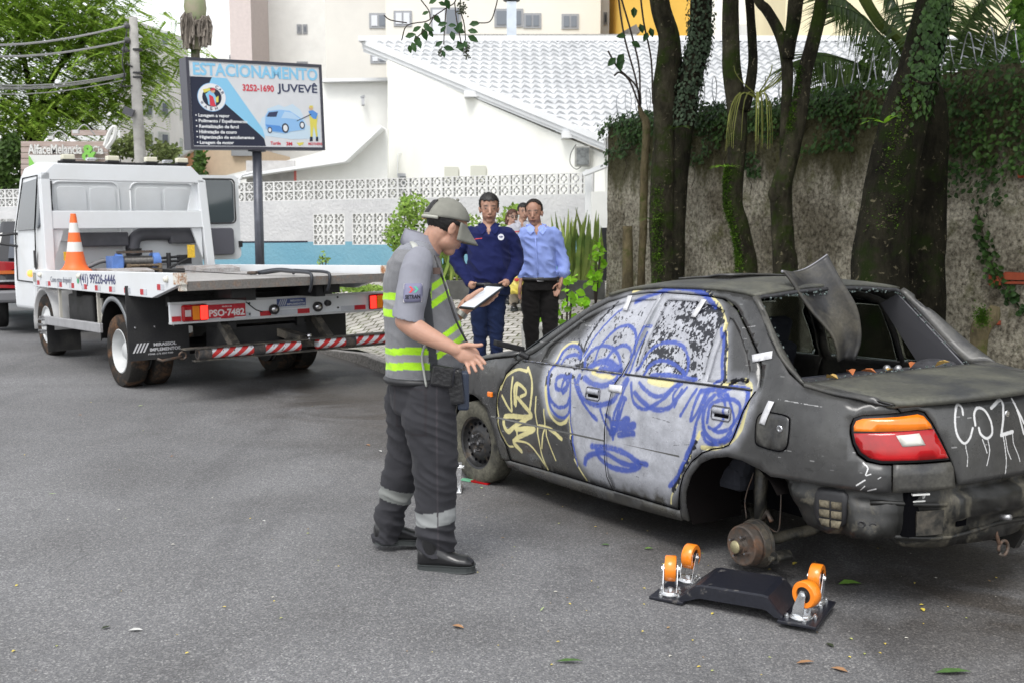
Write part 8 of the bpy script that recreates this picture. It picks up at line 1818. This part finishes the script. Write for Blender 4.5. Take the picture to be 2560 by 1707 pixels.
a=of_(1045,1410,-.13);b=of_(1186,1410,-.16); a.z=b.z=foot_g+.002; boot(a,b,foot_g,of,D0)
a=of_(936,1368,.16); g2=float(G(a.x,a.y)); b=a+Vector((.25,.10,0)); a.z=g2+.035; b.z=g2+.004; boot(a,b,g2,of,D0)
# belt kit: pouch, cloth strap, tablet, watch
mb=MB(); mb.box(of_(1137,965,-.12),(.085,.07,.17),Matrix.Rotation(-.1,3,'Y')); pou=mb.build('pouch',M('pouch_leather',(.02,.02,.022),.3,var=.3,ns=20,bump=.3),of,world=True,bevel=.015)
mb=MB(); mb.box(of_(1158,975,-.10),(.055,.06,.19)); mb.build('radio_case',M('case_blue',(.025,.035,.06),.5,var=.2),of,world=True,bevel=.012)
mb=MB(); mb.box(of_(1106,940,-.19),(.11,.03,.10),Matrix.Rotation(.15,3,'Y')); mb.build('hip_bag',M('pouch_leather',(.02,.02,.022),.3),of,world=True,bevel=.012)
mb=MB(); mb.tube(cr([of_(1062,862,-.19),of_(1055,890,-.20),of_(1060,930,-.195),of_(1066,965,-.19)],4),.014,6,sq=.4); mb.build('hanging_strap',M('strap_pale',(.42,.43,.40),.8),of,smooth=True,world=True)
mb=MB(); mb.tube(cr([of_(1108,700,-.10),of_(1140,800,-.13),of_(1170,860,-.11)],5),.006,6); mb.tube([of_(1084,640,-.08),of_(1108,700,-.10)],.006,6); mb.build('shoulder_cord',BLK,of,smooth=True,world=True)
tbv=[of_(1146,769,-.06),of_(1184,773,-.12),of_(1260,717,-.02),of_(1219,714,.06)]
tbn=((tbv[1]-tbv[0]).cross(tbv[3]-tbv[0])).normalized()
if tbn.z<0: tbn=-tbn
tabt=thing('tablet','black tablet with a bright reflecting screen held in the hand of the officer','tablet',(tbv[0]+tbv[2])/2)
cc=(tbv[0]+tbv[1]+tbv[2]+tbv[3])/4
mb=MB(); mb.add([v for v in tbv]+[v-tbn*.009 for v in tbv],[(0,1,2,3),(7,6,5,4),(0,4,5,1),(1,5,6,2),(2,6,7,3),(3,7,4,0)]); mb.build('case',M('tablet_black',(.01,.012,.015),.3),tabt,world=True,bevel=.003)
mb=MB(); mb.add([cc+(v-cc)*.90+tbn*.0015 for v in tbv],[(0,1,2,3)]); mb.build('screen',M('tablet_screen',(.35,.37,.40),.06,spec=1.,coat=1.,emis=(.62,.66,.70),es=.38),tabt,world=True)  # pale base and emission stand in for sky reflected in the screen
mb=MB(); c=of_(1152,785,.0); ax=(of_(1166,766,.01)-c).normalized(); mb.lathe(c,ax,[(-.012,.033),(.012,.033)],18); mb.build('wristwatch',M('watch_steel',(.3,.3,.27),.3,.7),of,world=True)
# ======== men further back, standing by the car
def stand(D,sc,label,J,skin_,shirt,pants,shoe=(.015,.015,.015),k=1.0,shirtfold=.018,stub=.12,longsleeve=True,faceyaw=-90,pitch=12,stripes=None,collar=True,roll=0,hands=True,pantfold=.012,voxel=.009,hairkeep=None,hairmat=None,tuck=True):
    Z_=lambda x,y,dy=0: at(1110+x/3.733,480+y/3.733,D+dy)
    hx,hy_=J['head']; c=Z_(hx,hy_); t=thing('person',label,'person',(c.x,D,Hs(c.x,D)))
    Mh=headM(c,radians(faceyaw),radians(pitch),radians(roll)); B=Blob(); headparts(B,Mh,k)
    nk=Z_(*J['neck']); B.ch([Mh@Vector((-.02,0,-.04*k)),nk,nk+Vector((0,.01,-.06))],[.051*k,.055*k,.072*k])
    T=J['torso']; B.loft([(Z_((a+b)/2,y,.0),((b-a)/2/3.733/F*D*.78,0,0),(0,dp*.78,0)) for y,a,b,dp in T])
    lw=J['legs']
    for s,L_ in enumerate(lw): B.ch([Z_(x,y,dy) for x,y,w,dy in L_],[w*.5/3.733/F*D*.75 for x,y,w,dy in L_],14)
    for A_ in J['arms']:
        B.ch([Z_(x,y,dy) for x,y,r,dy in A_],[r*.75 for x,y,r,dy in A_],14,sub=2)
    for Hh in J.get('hands',[]):
        p=[Z_(*q) for q in Hh['palm']]; B.ch(p,[.030,.038,.033][:len(p)],14,flat=(Hh.get('n',(0,1,0)),.5))
        for Fg in Hh['fingers']: B.ch([Z_(*q) for q in Fg],[.010,.0095,.0085,.0075][:len(Fg)],10,sub=2)
    emit('body',B.mesh(.0052,2),SKIN,t,col=skincol(Mh,skin_,k,stub=stub)); eyes(Mh,t,k)
    hair(Mh,t,hairkeep or (lambda p,d:(p.z>.078+.006*sin(p.y*160) and p.x<.085) or (p.x<.028 and p.z>.0) or (p.x<-.03 and p.z>-.035)),k,.008,mat=hairmat)
    B=Blob(); B.loft([(Z_((a+b)/2,y),((b-a)/2/3.733/F*D,0,0),(0,dp,0)) for y,a,b,dp in T])
    for A_ in J['arms']:
        pts=[Z_(x,y,dy) for x,y,r,dy in A_]; n=len(pts) if longsleeve else 2
        B.ch(pts[:n],[r*1.12+.008 for x,y,r,dy in A_[:n]],18,sub=3)
    zt=nk.z-.0; hem=Z_(0,J['hem']).z
    cf=lambda V: np.tile(np.array(shirt),(len(V),1)) if stripes is None else stripes(V,Z_)
    sh_=emit('shirt',B.mesh(.0085,3),CLOTH,t,col=cf,disp=folds(shirtfold,6,9,D*3,.3),cut=lambda V:(V[:,2]<zt+.015)&~((V[:,1]<D-.02)&(np.abs(V[:,0]-nk.x)<(V[:,2]-(zt-.075))*.42)&collar)&((V[:,2]>hem)|(np.abs(V[:,0]-c.x)>.19)))
    if collar:
        bvs=BVHTree.FromPolygons([tuple(v.co) for v in sh_.data.vertices],[tuple(p.vertices) for p in sh_.data.polygons]); ivs=inv(t)
        for s in (1,-1):
            mb=MB(); sn=lambda x,z: (lambda h: Vector((nk.x+x,(nk.y-.6+h[3] if h[0] else D-.07)-.012,nk.z+z)))(bvs.ray_cast(ivs@Vector((nk.x+x,nk.y-.6,nk.z+z)),Vector((0,1,0))))
            g=[[nk+Vector((s*.062,-.01,.034)),nk+Vector((s*.034,-.055,.012)),nk+Vector((s*.014,-.085,-.015))],[sn(s*.088,.002),sn(s*.064,-.020),sn(s*.030,-.050)],[sn(s*.105,-.020),sn(s*.085,-.050),sn(s*.060,-.080)]]; mb.grid(g if s>0 else [r[::-1] for r in g]); mb.build('collar',M('collar_%d'%int(D*10),tuple(min(1,q*1.12) for q in shirt),.85),sh_,world=True,solid=.004)
        mb=MB(); mb.tube([nk+Vector((.09*cos(a),.085*sin(a),.012)) for a in np.linspace(-.3,pi+.3,12)],.014,6); mb.build('collar_band',M('collar_%d'%int(D*10),shirt,.85),sh_,smooth=True,world=True)
    B=Blob(); y0=J['hem']-25; w0=J['waist']
    B.loft([(Z_((w0[0]+w0[1])/2,y0+q*95),((w0[1]-w0[0])/2/3.733/F*D*(1.0+.06*q),0,0),(0,J['wdepth'],0)) for q in (0,.4,.8,1.4)])
    for L_ in lw: B.ch([Z_(x,y,dy) for x,y,w,dy in L_],[w*.5/3.733/F*D for x,y,w,dy in L_],20,sub=3)
    zb=Hs(c.x,D)+.07
    emit('trousers',B.mesh(.0085,3),CLOTH,t,col=lambda V: np.tile(np.array(pants),(len(V),1)),disp=folds(pantfold,7,12,D*5,.3),cut=lambda V:(V[:,2]>zb)&(V[:,2]<Z_(0,J['hem']-8).z))
    mb=MB(); cx=Z_((w0[0]+w0[1])/2,J['hem']+4); rx=(w0[1]-w0[0])/2/3.733/F*D+.004; mb.tube([cx+Vector((rx*cos(a),(J['wdepth']+.006)*sin(a),0)) for a in np.linspace(0,2*pi,30)],.017,6,sq=1); bl=mb.build('belt',BLK,t,smooth=True,world=True)
    mb=MB(); p=Z_(J['buckle'],J['hem']+4)+Vector((0,-J['wdepth']-.018,0)); mb.tube([p+Vector((a,0,b)) for a,b in ((-.03,-.018),(.03,-.018),(.03,.018),(-.03,.018),(-.03,-.018))],.0035,4); mb.build('buckle',CHR,bl,world=True)
    for L_ in lw:
        x,y,w,dy=L_[-1]; p=Z_(x,y,dy); g=Hs(p.x,p.y); boot((p.x,p.y+.07,g),(p.x,p.y-.20,g),g,t,D)
    return t,Z_,Mh
JN=dict(head=(420,165),neck=(418,318),torso=[(300,378,462,.06),(316,335,508,.08),(334,275,566,.105),(362,236,606,.125),(400,215,626,.14),(450,214,624,.15),(560,215,620,.175),(700,222,622,.195),(800,235,612,.20),(860,245,605,.18)],
 arms=[[(246,402,.062,0),(166,505,.060,.02),(118,640,.055,.02),(190,770,.048,-.06),(238,850,.038,-.12)],[(596,402,.062,0),(656,505,.060,.02),(672,650,.055,.02),(625,770,.048,-.06),(592,838,.038,-.12)]],
 legs=[[(320,930,200,0),(325,1100,185,0),(335,1260,150,0),(335,1400,130,0),(335,1600,120,.02),(335,1790,120,.02)],[(500,930,200,0),(488,1100,175,0),(490,1260,148,0),(488,1400,126,0),(488,1600,118,.02),(488,1790,118,.02)]],hem=850,waist=(235,605),wdepth=.17,buckle=415,
 hands=[dict(palm=[(245,862,-.14),(262,872,-.17)],fingers=[[(262,862,-.18),(285,852,-.2),(300,850,-.2)]]),dict(palm=[(588,845,-.14),(575,850,-.18)],fingers=[[(568,838,-.19),(540,842,-.21),(515,855,-.21)],[(560,850,-.2),(552,866,-.21)],[(572,858,-.2),(566,874,-.21)]])])
t,Z_,_=stand(10.2,1,'heavy set man in a navy shirt and jeans with both hands in his pockets','' or JN,(.36,.20,.14),(.011,.015,.068),(.010,.017,.050),k=1.12,pitch=7,faceyaw=-84)
e=Z_(532,424,-.20); mb=MB(); mb.lathe(e,(0,-1,.05),[(0,.029),(.003,.029),(.0035,.024),(.003,.023),(.003,.001)],24); bg_=mb.build('badge',M('badge_white',(.62,.63,.68),.6),t,world=True)
text(bg_,'VIP',lambda x,y,t_: e+Vector((-.019+x,-.005-t_,-.008+y)),.038,.018,M('badge_ink2',(.02,.025,.12),.6),bold=.04,extrude=.0008,world=True)
mb=MB(); mb.tube([Z_(270,447,-.19),Z_(300,441,-.195),Z_(355,436,-.195)],.0035,4); mb.build('red_stitching',M('stitch_red',(.65,.06,.05),.7),t,world=True)
JB=dict(head=(842,205),neck=(860,325),torso=[(300,822,935,.055),(318,795,972,.075),(342,755,1022,.10),(375,728,1050,.12),(430,720,1055,.13),(560,735,1045,.145),(680,742,1045,.145),(770,748,1055,.145),(815,752,1058,.14)],
 arms=[[(752,405,.055,0),(722,520,.05,.03),(715,650,.045,.04),(725,760,.038,0),(718,830,.030,-.03)],[(1035,395,.055,0),(1075,500,.05,.02),(1105,620,.046,.03),(1118,715,.044,.0),(1105,770,.040,-.03)]],
 legs=[[(815,900,180,0),(808,1080,175,0),(815,1260,150,0),(820,1430,118,0),(825,1600,110,.02),(828,1760,110,.02)],[(985,900,185,0),(985,1080,175,0),(992,1260,150,0),(985,1430,120,0),(985,1600,110,.02),(985,1760,110,.02)]],hem=805,waist=(742,1060),wdepth=.14,buckle=895,
 hands=[dict(palm=[(1105,780,-.03),(1088,850,-.05),(1075,890,-.06)],n=(1,.3,0),fingers=[[(1085,900,-.06),(1075,940,-.08),(1050,975,-.09)],[(1070,900,-.06),(1055,940,-.08),(1032,970,-.09)],[(1060,895,-.05),(1040,930,-.07),(1020,955,-.08)],[(1052,885,-.05),(1032,915,-.07),(1016,935,-.08)],[(1060,860,-.07),(1032,880,-.1),(1018,905,-.1)]]),
  dict(palm=[(716,850,-.03),(708,900,-.05),(706,930,-.05)],n=(1,.2,0),fingers=[[(700,940,-.05),(698,975,-.05),(705,1000,-.06)],[(710,940,-.05),(712,975,-.06),(715,1000,-.06)]])])
JB['arms'][1]=[(1028,395,.056,0),(1075,500,.05,.02),(1105,620,.046,.03),(1118,715,.044,.0),(1108,755,.044,-.03)]
t,Z_,_=stand(10.8,1,'man in a light blue shirt and black trousers standing right of the man in navy',JB,(.33,.18,.125),(.23,.30,.62),(.011,.010,.010),k=1.04,pitch=7,faceyaw=-100,roll=4,hairkeep=lambda p,d:(p.z>.088 and p.x<.050) or (p.x<.015 and p.z>.01) or (p.x<-.03 and p.z>-.03),hairmat=M('short_hair',(.03,.026,.024),.8,var=.5,ns=80),shirtfold=.020)
mb=MB(); mb.tube([Z_(1075,748,-.03),Z_(1118,757,-.03),Z_(1160,740,-.01)],[.050,.054,.04],12); mb.build('rolled_cuff',M('cuff_blue',(.24,.31,.64),.85),t,smooth=True,world=True)
mb=MB(); mb.tube([Z_(852,430,-.15),Z_(862,560,-.165),Z_(872,700,-.165),Z_(875,790,-.16)],.006,5); mb.build('button_placket',M('cuff_blue',(.24,.31,.64),.85),t,smooth=True,world=True)
JS=dict(head=(742,195),neck=(728,285),torso=[(280,690,765,.06),(305,640,800,.10),(340,615,830,.12),(420,610,835,.13),(560,625,830,.15),(700,630,830,.15)],
 arms=[[(645,340,.052,0),(632,420,.048,0),(640,520,.04,-.02),(665,640,.035,-.06),(665,730,.03,-.05)],[(830,340,.052,0),(845,440,.048,0),(850,560,.04,0),(840,680,.03,0)]],
 legs=[[(660,760,120,0),(655,900,105,0),(650,1030,85,0),(655,1070,80,0)],[(760,760,120,0),(755,900,105,0),(750,1030,85,0),(752,1070,80,0)]],hem=700,waist=(635,825),wdepth=.14,buckle=730)
def strp_(V,Z_):
    c=np.tile(np.array([.42,.42,.47]),(len(V),1))
    for y in (370,400,430): m=np.abs(V[:,2]-Z_(0,y).z-.12*(V[:,0]-Z_(700,0).x))<.010; c[m]=(.50,.10,.10) if y!=400 else (.10,.10,.18)
    return c
t,Z_,_=stand(15.3,1,'man in a grey striped polo shirt half hidden behind the man in light blue',JS,(.42,.25,.18),(.42,.42,.47),(.38,.33,.26),k=1.0,faceyaw=-78,pitch=4,longsleeve=False,stripes=strp_,voxel=.01)
bgp=Z_(655,850,-.22); bgt=thing('shopping_bag','yellow plastic shopping bag held by the man in the striped polo','bag',bgp); B=Blob(); B.loft([(Z_(665,745,-.2),(.02,0,0),(0,.02,0)),(Z_(662,790,-.2),(.10,0,0),(0,.05,0)),(Z_(655,860,-.2),(.14,0,0),(0,.08,0)),(Z_(655,930,-.2),(.13,0,0),(0,.08,0)),(Z_(660,955,-.2),(.10,0,0),(0,.05,0))])
emit('bag',B.mesh(.01,3),M('bag_yellow',(.70,.55,.04),.35,col2=(.75,.65,.20),ns=6),bgt,disp=folds(.02,9,14,2)); mb=MB(); mb.sphere(Z_(678,822,-.30),(.035,.01,.025)); mb.build('red_print',M('bag_red',(.55,.05,.05),.5),bgt,world=True)
JW=dict(head=(640,245),neck=(625,320),torso=[(312,590,660,.05),(335,560,700,.09),(370,545,715,.10),(520,555,705,.12),(700,550,710,.13)],arms=[[(565,365,.042,0),(550,480,.038,0),(560,620,.03,0)],[(705,365,.042,0),(715,480,.038,0),(710,620,.03,0)]],
 legs=[[(600,760,100,0),(600,900,85,0),(600,1040,75,0)],[(670,760,100,0),(668,900,85,0),(668,1040,75,0)]],hem=700,waist=(560,705),wdepth=.13,buckle=632)
t,Z_,Mw=stand(16.0,1,'woman with brown hair and glasses behind the man in navy','' or JW,(.48,.30,.23),(.6,.6,.6),(.05,.06,.10),k=.95,faceyaw=-72,pitch=0,longsleeve=False,stub=0,collar=False,hairkeep=lambda p,d:(p.z>.055 and p.x<.08) or p.x<.03,hairmat=M('brown_hair',(.085,.035,.02),.6,var=.4,ns=60))
mb=MB()
for s in (1,-1): mb.tube([Mw@(Vector((.095,.032*s+.02*cos(a),.018+.016*sin(a)))*.95) for a in np.linspace(0,2*pi,14)],.0035,4)
mb.tube([Mw@Vector((.09,-.05,.02)),Mw@Vector((.0,-.078,.02))],.003,4); mb.tube([Mw@Vector((.09,-.012,.02)),Mw@Vector((.09,.012,.02))],.003,4); mb.build('glasses',BLK,t,world=True)
mb=MB(); mb.tube(cr([Mw@Vector((-.06,.06,.04)),Mw@Vector((-.07,.065,-.03)),Mw@Vector((-.05,.07,-.09))],4),.03,8); mb.tube(cr([Mw@Vector((-.06,-.06,.04)),Mw@Vector((-.07,-.065,-.03)),Mw@Vector((-.05,-.07,-.09))],4),.03,8); mb.build('hair_side',M('brown_hair',(.085,.035,.02),.6),t,smooth=True,world=True)
# ------------------------------------------------------------------ wheel dollies and litter
def gpt(px,py):
    """photo pixel -> point on the road"""
    X=(px-1280)/F;Y=(853.5-py)/F; d=Vector((X,cos(TH)+Y*sin(TH),-sin(TH)+Y*cos(TH))); k=4.0
    for _ in range(30):
        p=Vector((0,0,CH))+d*k; k+= (p.z-float(G(p.x,p.y)))/(-d.z)*.9
    return Vector((0,0,CH))+d*k
BP=dusty('dolly_black',(.011,.012,.018),(.085,.08,.075),.62,.70,.40,13); CS=M('caster_steel',(.72,.73,.74),.22,.85,var=.15,ns=20,bump=.1,bs=30); OR=M('caster_orange',(.80,.22,.015),.28,coat=.3,var=.06)
base=gpt(1622,1497); ux=gpt(2040,1588)-base; ux.z=0; LT=ux.length; ux.normalize(); uy=Vector((-ux.y,ux.x,0))
PD=(gpt(2108,1535)-gpt(2040,1588)); PD=abs(PD.dot(uy)); LN=LT-.13
dl=thing('wheel_dolly','black steel wheel dolly with four orange casters lying upside down on the road','dolly',base,Matrix((ux,uy,Vector((0,0,1)))).transposed())
def dp(x,y,z): return (x,y,z)
PW=.36
# two end plates carrying casters and a folded tray between them
for x0,x1 in ((0,.165),(LT-.17,LT)):
    mb=MB(); mb.span((x0,0,.001),(x1,PW,.015)); mb.build('end_plate',BP,dl,bevel=.003)
mb=MB(); P=[]
for (x,z) in [(.13,.017),(.17,.05),(.215,.088),(.235,.094),(.5*LT,.096),(LT-.25,.098),(LT-.225,.094),(LT-.19,.05),(LT-.16,.017)]:
    h=min(.058,z-.012); P.append([Vector((x,.035,z-h)),Vector((x,.035,z-.004)),Vector((x,.045,z)),Vector((x,PW/2,z)),Vector((x,PW-.045,z)),Vector((x,PW-.035,z-.004)),Vector((x,PW-.035,z-h))])
mb.grid(P); mb.build('tray',BP,dl,solid=.005)
def caster(x,y,rz):
    m=Matrix.Translation((x,y,.016))@Matrix.Rotation(rz,4,'Z')@Matrix.Scale(.90,4); q=lambda a,b,c: m@Vector((a,b,c))
    mb=MB(); mb.lathe(q(0,0,0),(0,0,1),[(0,.048),(.006,.050),(.012,.042),(.018,.040),(.020,.020),(.022,.001)],24)
    mb.cyl(q(0,0,.02),q(0,0,.035),.012,None,6); mb.span_=None
    for s in (1,-1):
        P=[(.0-.030,.012),(.030,.012),(.028+.010,.06),(.046,.128),(.036,.150),(.018,.150),(.006,.128),(-.022,.06)]
        n=len(P); vs=[q(a,s*(.030 if b<.05 else .034),b) for a,b in P]+[q(a,s*(.034 if b<.05 else .038),b) for a,b in P]; mb.add(vs,[tuple(range(n)),tuple(range(n,2*n))[::-1]]+[(i,n+i,n+(i+1)%n,(i+1)%n) for i in range(n)])
    mb.add([q(-.030,-.034,.010),q(.030,-.034,.010),q(.030,.034,.010),q(-.030,.034,.010),q(-.030,-.034,.016),q(.030,-.034,.016),q(.030,.034,.016),q(-.030,.034,.016)],[(3,2,1,0),(4,5,6,7),(0,1,5,4),(1,2,6,5),(2,3,7,6),(3,0,4,7)])
    f=mb.build('caster',CS,dl)
    mb=MB()
    for a,b in ((.05,.045),(-.05,.045),(.05,-.045),(-.05,-.045)): mb.cyl(q(a,b,-.002),q(a,b,.012),.010,None,6); mb.cyl(q(a,b,.012),q(a,b,.022),.005,None,8)
    mb.cyl(q(.027,-.048,.128),q(.027,.048,.128),.006,None,8); mb.cyl(q(.027,-.046,.128),q(.027,-.038,.128),.011,None,6); mb.cyl(q(.027,.038,.128),q(.027,.046,.128),.011,None,6); mb.build('bolt',CS,f)
    c=q(.027,0,.128); ax=q(.027,1,.128)-c
    mb=MB(); mb.lathe(c,ax,[(-.026,.036),(-.026,.056),(-.021,.060),(.021,.060),(.026,.056),(.026,.036)],36,close=True); w=mb.build('caster_wheel',OR,f,smooth=True,auto=40)
    mb=MB(); mb.lathe(c,ax,[(-.024,.010),(-.026,.018),(-.018,.022),(-.018,.040),(.018,.040),(.018,.022),(.026,.018),(.024,.010)],28,close=True); mb.build('hub',BLK,w,smooth=True,auto=40)
caster(.075,.075,1.9);caster(.085,PW-.07,1.5);caster(LT-.085,.075,-.35);caster(LT-.08,PW-.07,1.55)
d2=thing('wheel_dolly','second steel wheel dolly mostly hidden behind the leg of the officer by the front wheel','dolly',gpt(1140,1225)); b=gpt(1143,1232)
mb=MB(); mb.box(b+Vector((-.06,.08,.01)),(.18,.24,.012)); mb.build('end_plate',CS,d2,world=True,bevel=.002)
mb=MB(); mb.bar(b+Vector((-.005,.05,.015)),b+Vector((.005,.05,.20)),.008,.05); mb.cyl(b+Vector((-.02,.05,.17)),b+Vector((.045,.05,.17)),.009,None,8); mb.cyl(b+Vector((.02,-.0,.015)),b+Vector((.02,-.0,.035)),.012,None,6); mb.build('caster',CS,d2,world=True)
mb=MB(); mb.lathe(b+Vector((-.05,.05,.15)),(1,0,0),[(-.026,.03),(-.026,.058),(.026,.058),(.026,.03)],28,close=True); mb.build('caster_wheel',OR,d2,world=True,smooth=True,auto=40)
# leaves, petals and scraps scattered on the asphalt
def leafat(px,py,L_,col,lab,name='fallen_leaf',cat='leaf',w=.45,ang=None,grp='fallen leaves on the asphalt'):
    p=gpt(px,py); a=random.uniform(0,2*pi) if ang is None else ang; mb=MB(); mb.leaf((0,0,.004),(cos(a),sin(a),.04),(0,0,1),L_,L_*w,.18)
    o=mb.build(name,M('leaf_'+col[0],col[1],.6,var=.2,ns=30),None); o.location=p+Vector((0,0,.002)); MATW[o.name]=Matrix.Translation(p); tag(o,lab,cat,grp)
g1=('green',(.10,.20,.03));g2_=('darkgreen',(.045,.10,.02));y1=('yellow',(.62,.50,.08));br_=('brown',(.28,.15,.07));wh=('pale',(.5,.5,.48));pg=('palegreen',(.32,.40,.18)); bkk=('black',(.02,.03,.01))
leafat(2095,1462,.12,g1,'large fresh green leaf right behind the far caster of the dolly',ang=.1,w=.5); leafat(2025,1474,.07,g1,'small green leaf between the two right hand casters',w=.5)
leafat(1525,1364,.05,g2_,'small folded dark green leaf in front of the rear door'); leafat(1388,1656,.11,g2_,'long dull green leaf at the bottom centre edge of the road',ang=.05,w=.25); leafat(2336,1684,.15,g2_,'long dark green leaf at the bottom right of the road',ang=.05,w=.28)
leafat(2310,1530,.045,y1,'curled yellow leaf right of the dolly'); leafat(1655,1410,.04,y1,'yellow leaf just beyond the left caster'); leafat(1982,1413,.05,y1,'yellow leaf under the hanging rear suspension arm')
leafat(1130,1565,.06,br_,'curled brown leaf below the boots of the officer'); leafat(1350,1530,.06,pg,'thin curved stem of straw coloured leaf below the car door',w=.12,ang=1.2); leafat(2120,1682,.07,br_,'tan leaf at the bottom edge right of centre'); leafat(1990,1660,.08,br_,'narrow tan leaf near the bottom edge below the dolly',w=.3,ang=.2)
leafat(2085,1620,.05,bkk,'small dark leaf below the right plate of the dolly'); leafat(253,1575,.045,bkk,'dark green crumpled leaf alone on the left of the road'); leafat(656,1302,.03,wh,'white scrap in the middle of the road left of the officer'); leafat(320,1578,.06,wh,'pale flattened chip beside the dark crumpled leaf',w=.4,ang=.1)
leafat(120,1236,.05,pg,'pale thin leaf far on the left of the road',w=.2,ang=.2); leafat(955,1130,.05,wh,'whitish petal near the rear heel of the officer'); leafat(925,1115,.06,br_,'brown leaf on the asphalt behind the officer'); leafat(1610,1373,.05,g1,'light green leaf left of the dolly casters',ang=.1); leafat(1205,1222,.04,pg,'pale green leaf beside the front wheel')
leafat(345,1016,.05,pg,'light leaf behind the tow truck on the road'); leafat(195,1038,.04,br_,'dark scrap of leaf left of the tow truck shadow'); leafat(435,1140,.04,br_,'small brown leaf in the middle left of the road')
rg=random.Random(11)
mb=MB(); col=[]
for k in range(150):
    px,py=rg.uniform(1100,2540),rg.uniform(1120,1690)
    if rg.random()<.25: px,py=rg.uniform(20,1100),rg.uniform(980,1690)
    p=gpt(px,py); a=rg.uniform(0,6.3); l=rg.uniform(.008,.022); mb.leaf(p+Vector((0,0,.004)),(cos(a),sin(a),.1),(0,0,1),l,l*.6,.2); c=rg.choice([(.62,.50,.08),(.55,.42,.08),(.35,.38,.12),(.3,.2,.1),(.5,.48,.42)]); col+= [c]*7
mb.col=col; o=mb.build('petals',M('petal_litter',(1,1,1),.7,attr='Col')); tag(o,'tiny yellow petals and leaf crumbs scattered on the asphalt',kind='stuff')
rd_=thing('red_scrap','strip of broken red and green lens plastic under the front tyre','debris',gpt(1190,1208)); mb=MB(); mb.bar(gpt(1180,1204)+Vector((0,0,.01)),gpt(1222,1212)+Vector((0,0,.01)),.03,.012); mb.build('red_piece',REDL,rd_,world=True); mb=MB(); mb.bar(gpt(1155,1200)+Vector((0,0,.01)),gpt(1180,1204)+Vector((0,0,.01)),.04,.010); mb.build('clear_piece',M('green_plastic',(.15,.4,.25),.2),rd_,world=True)
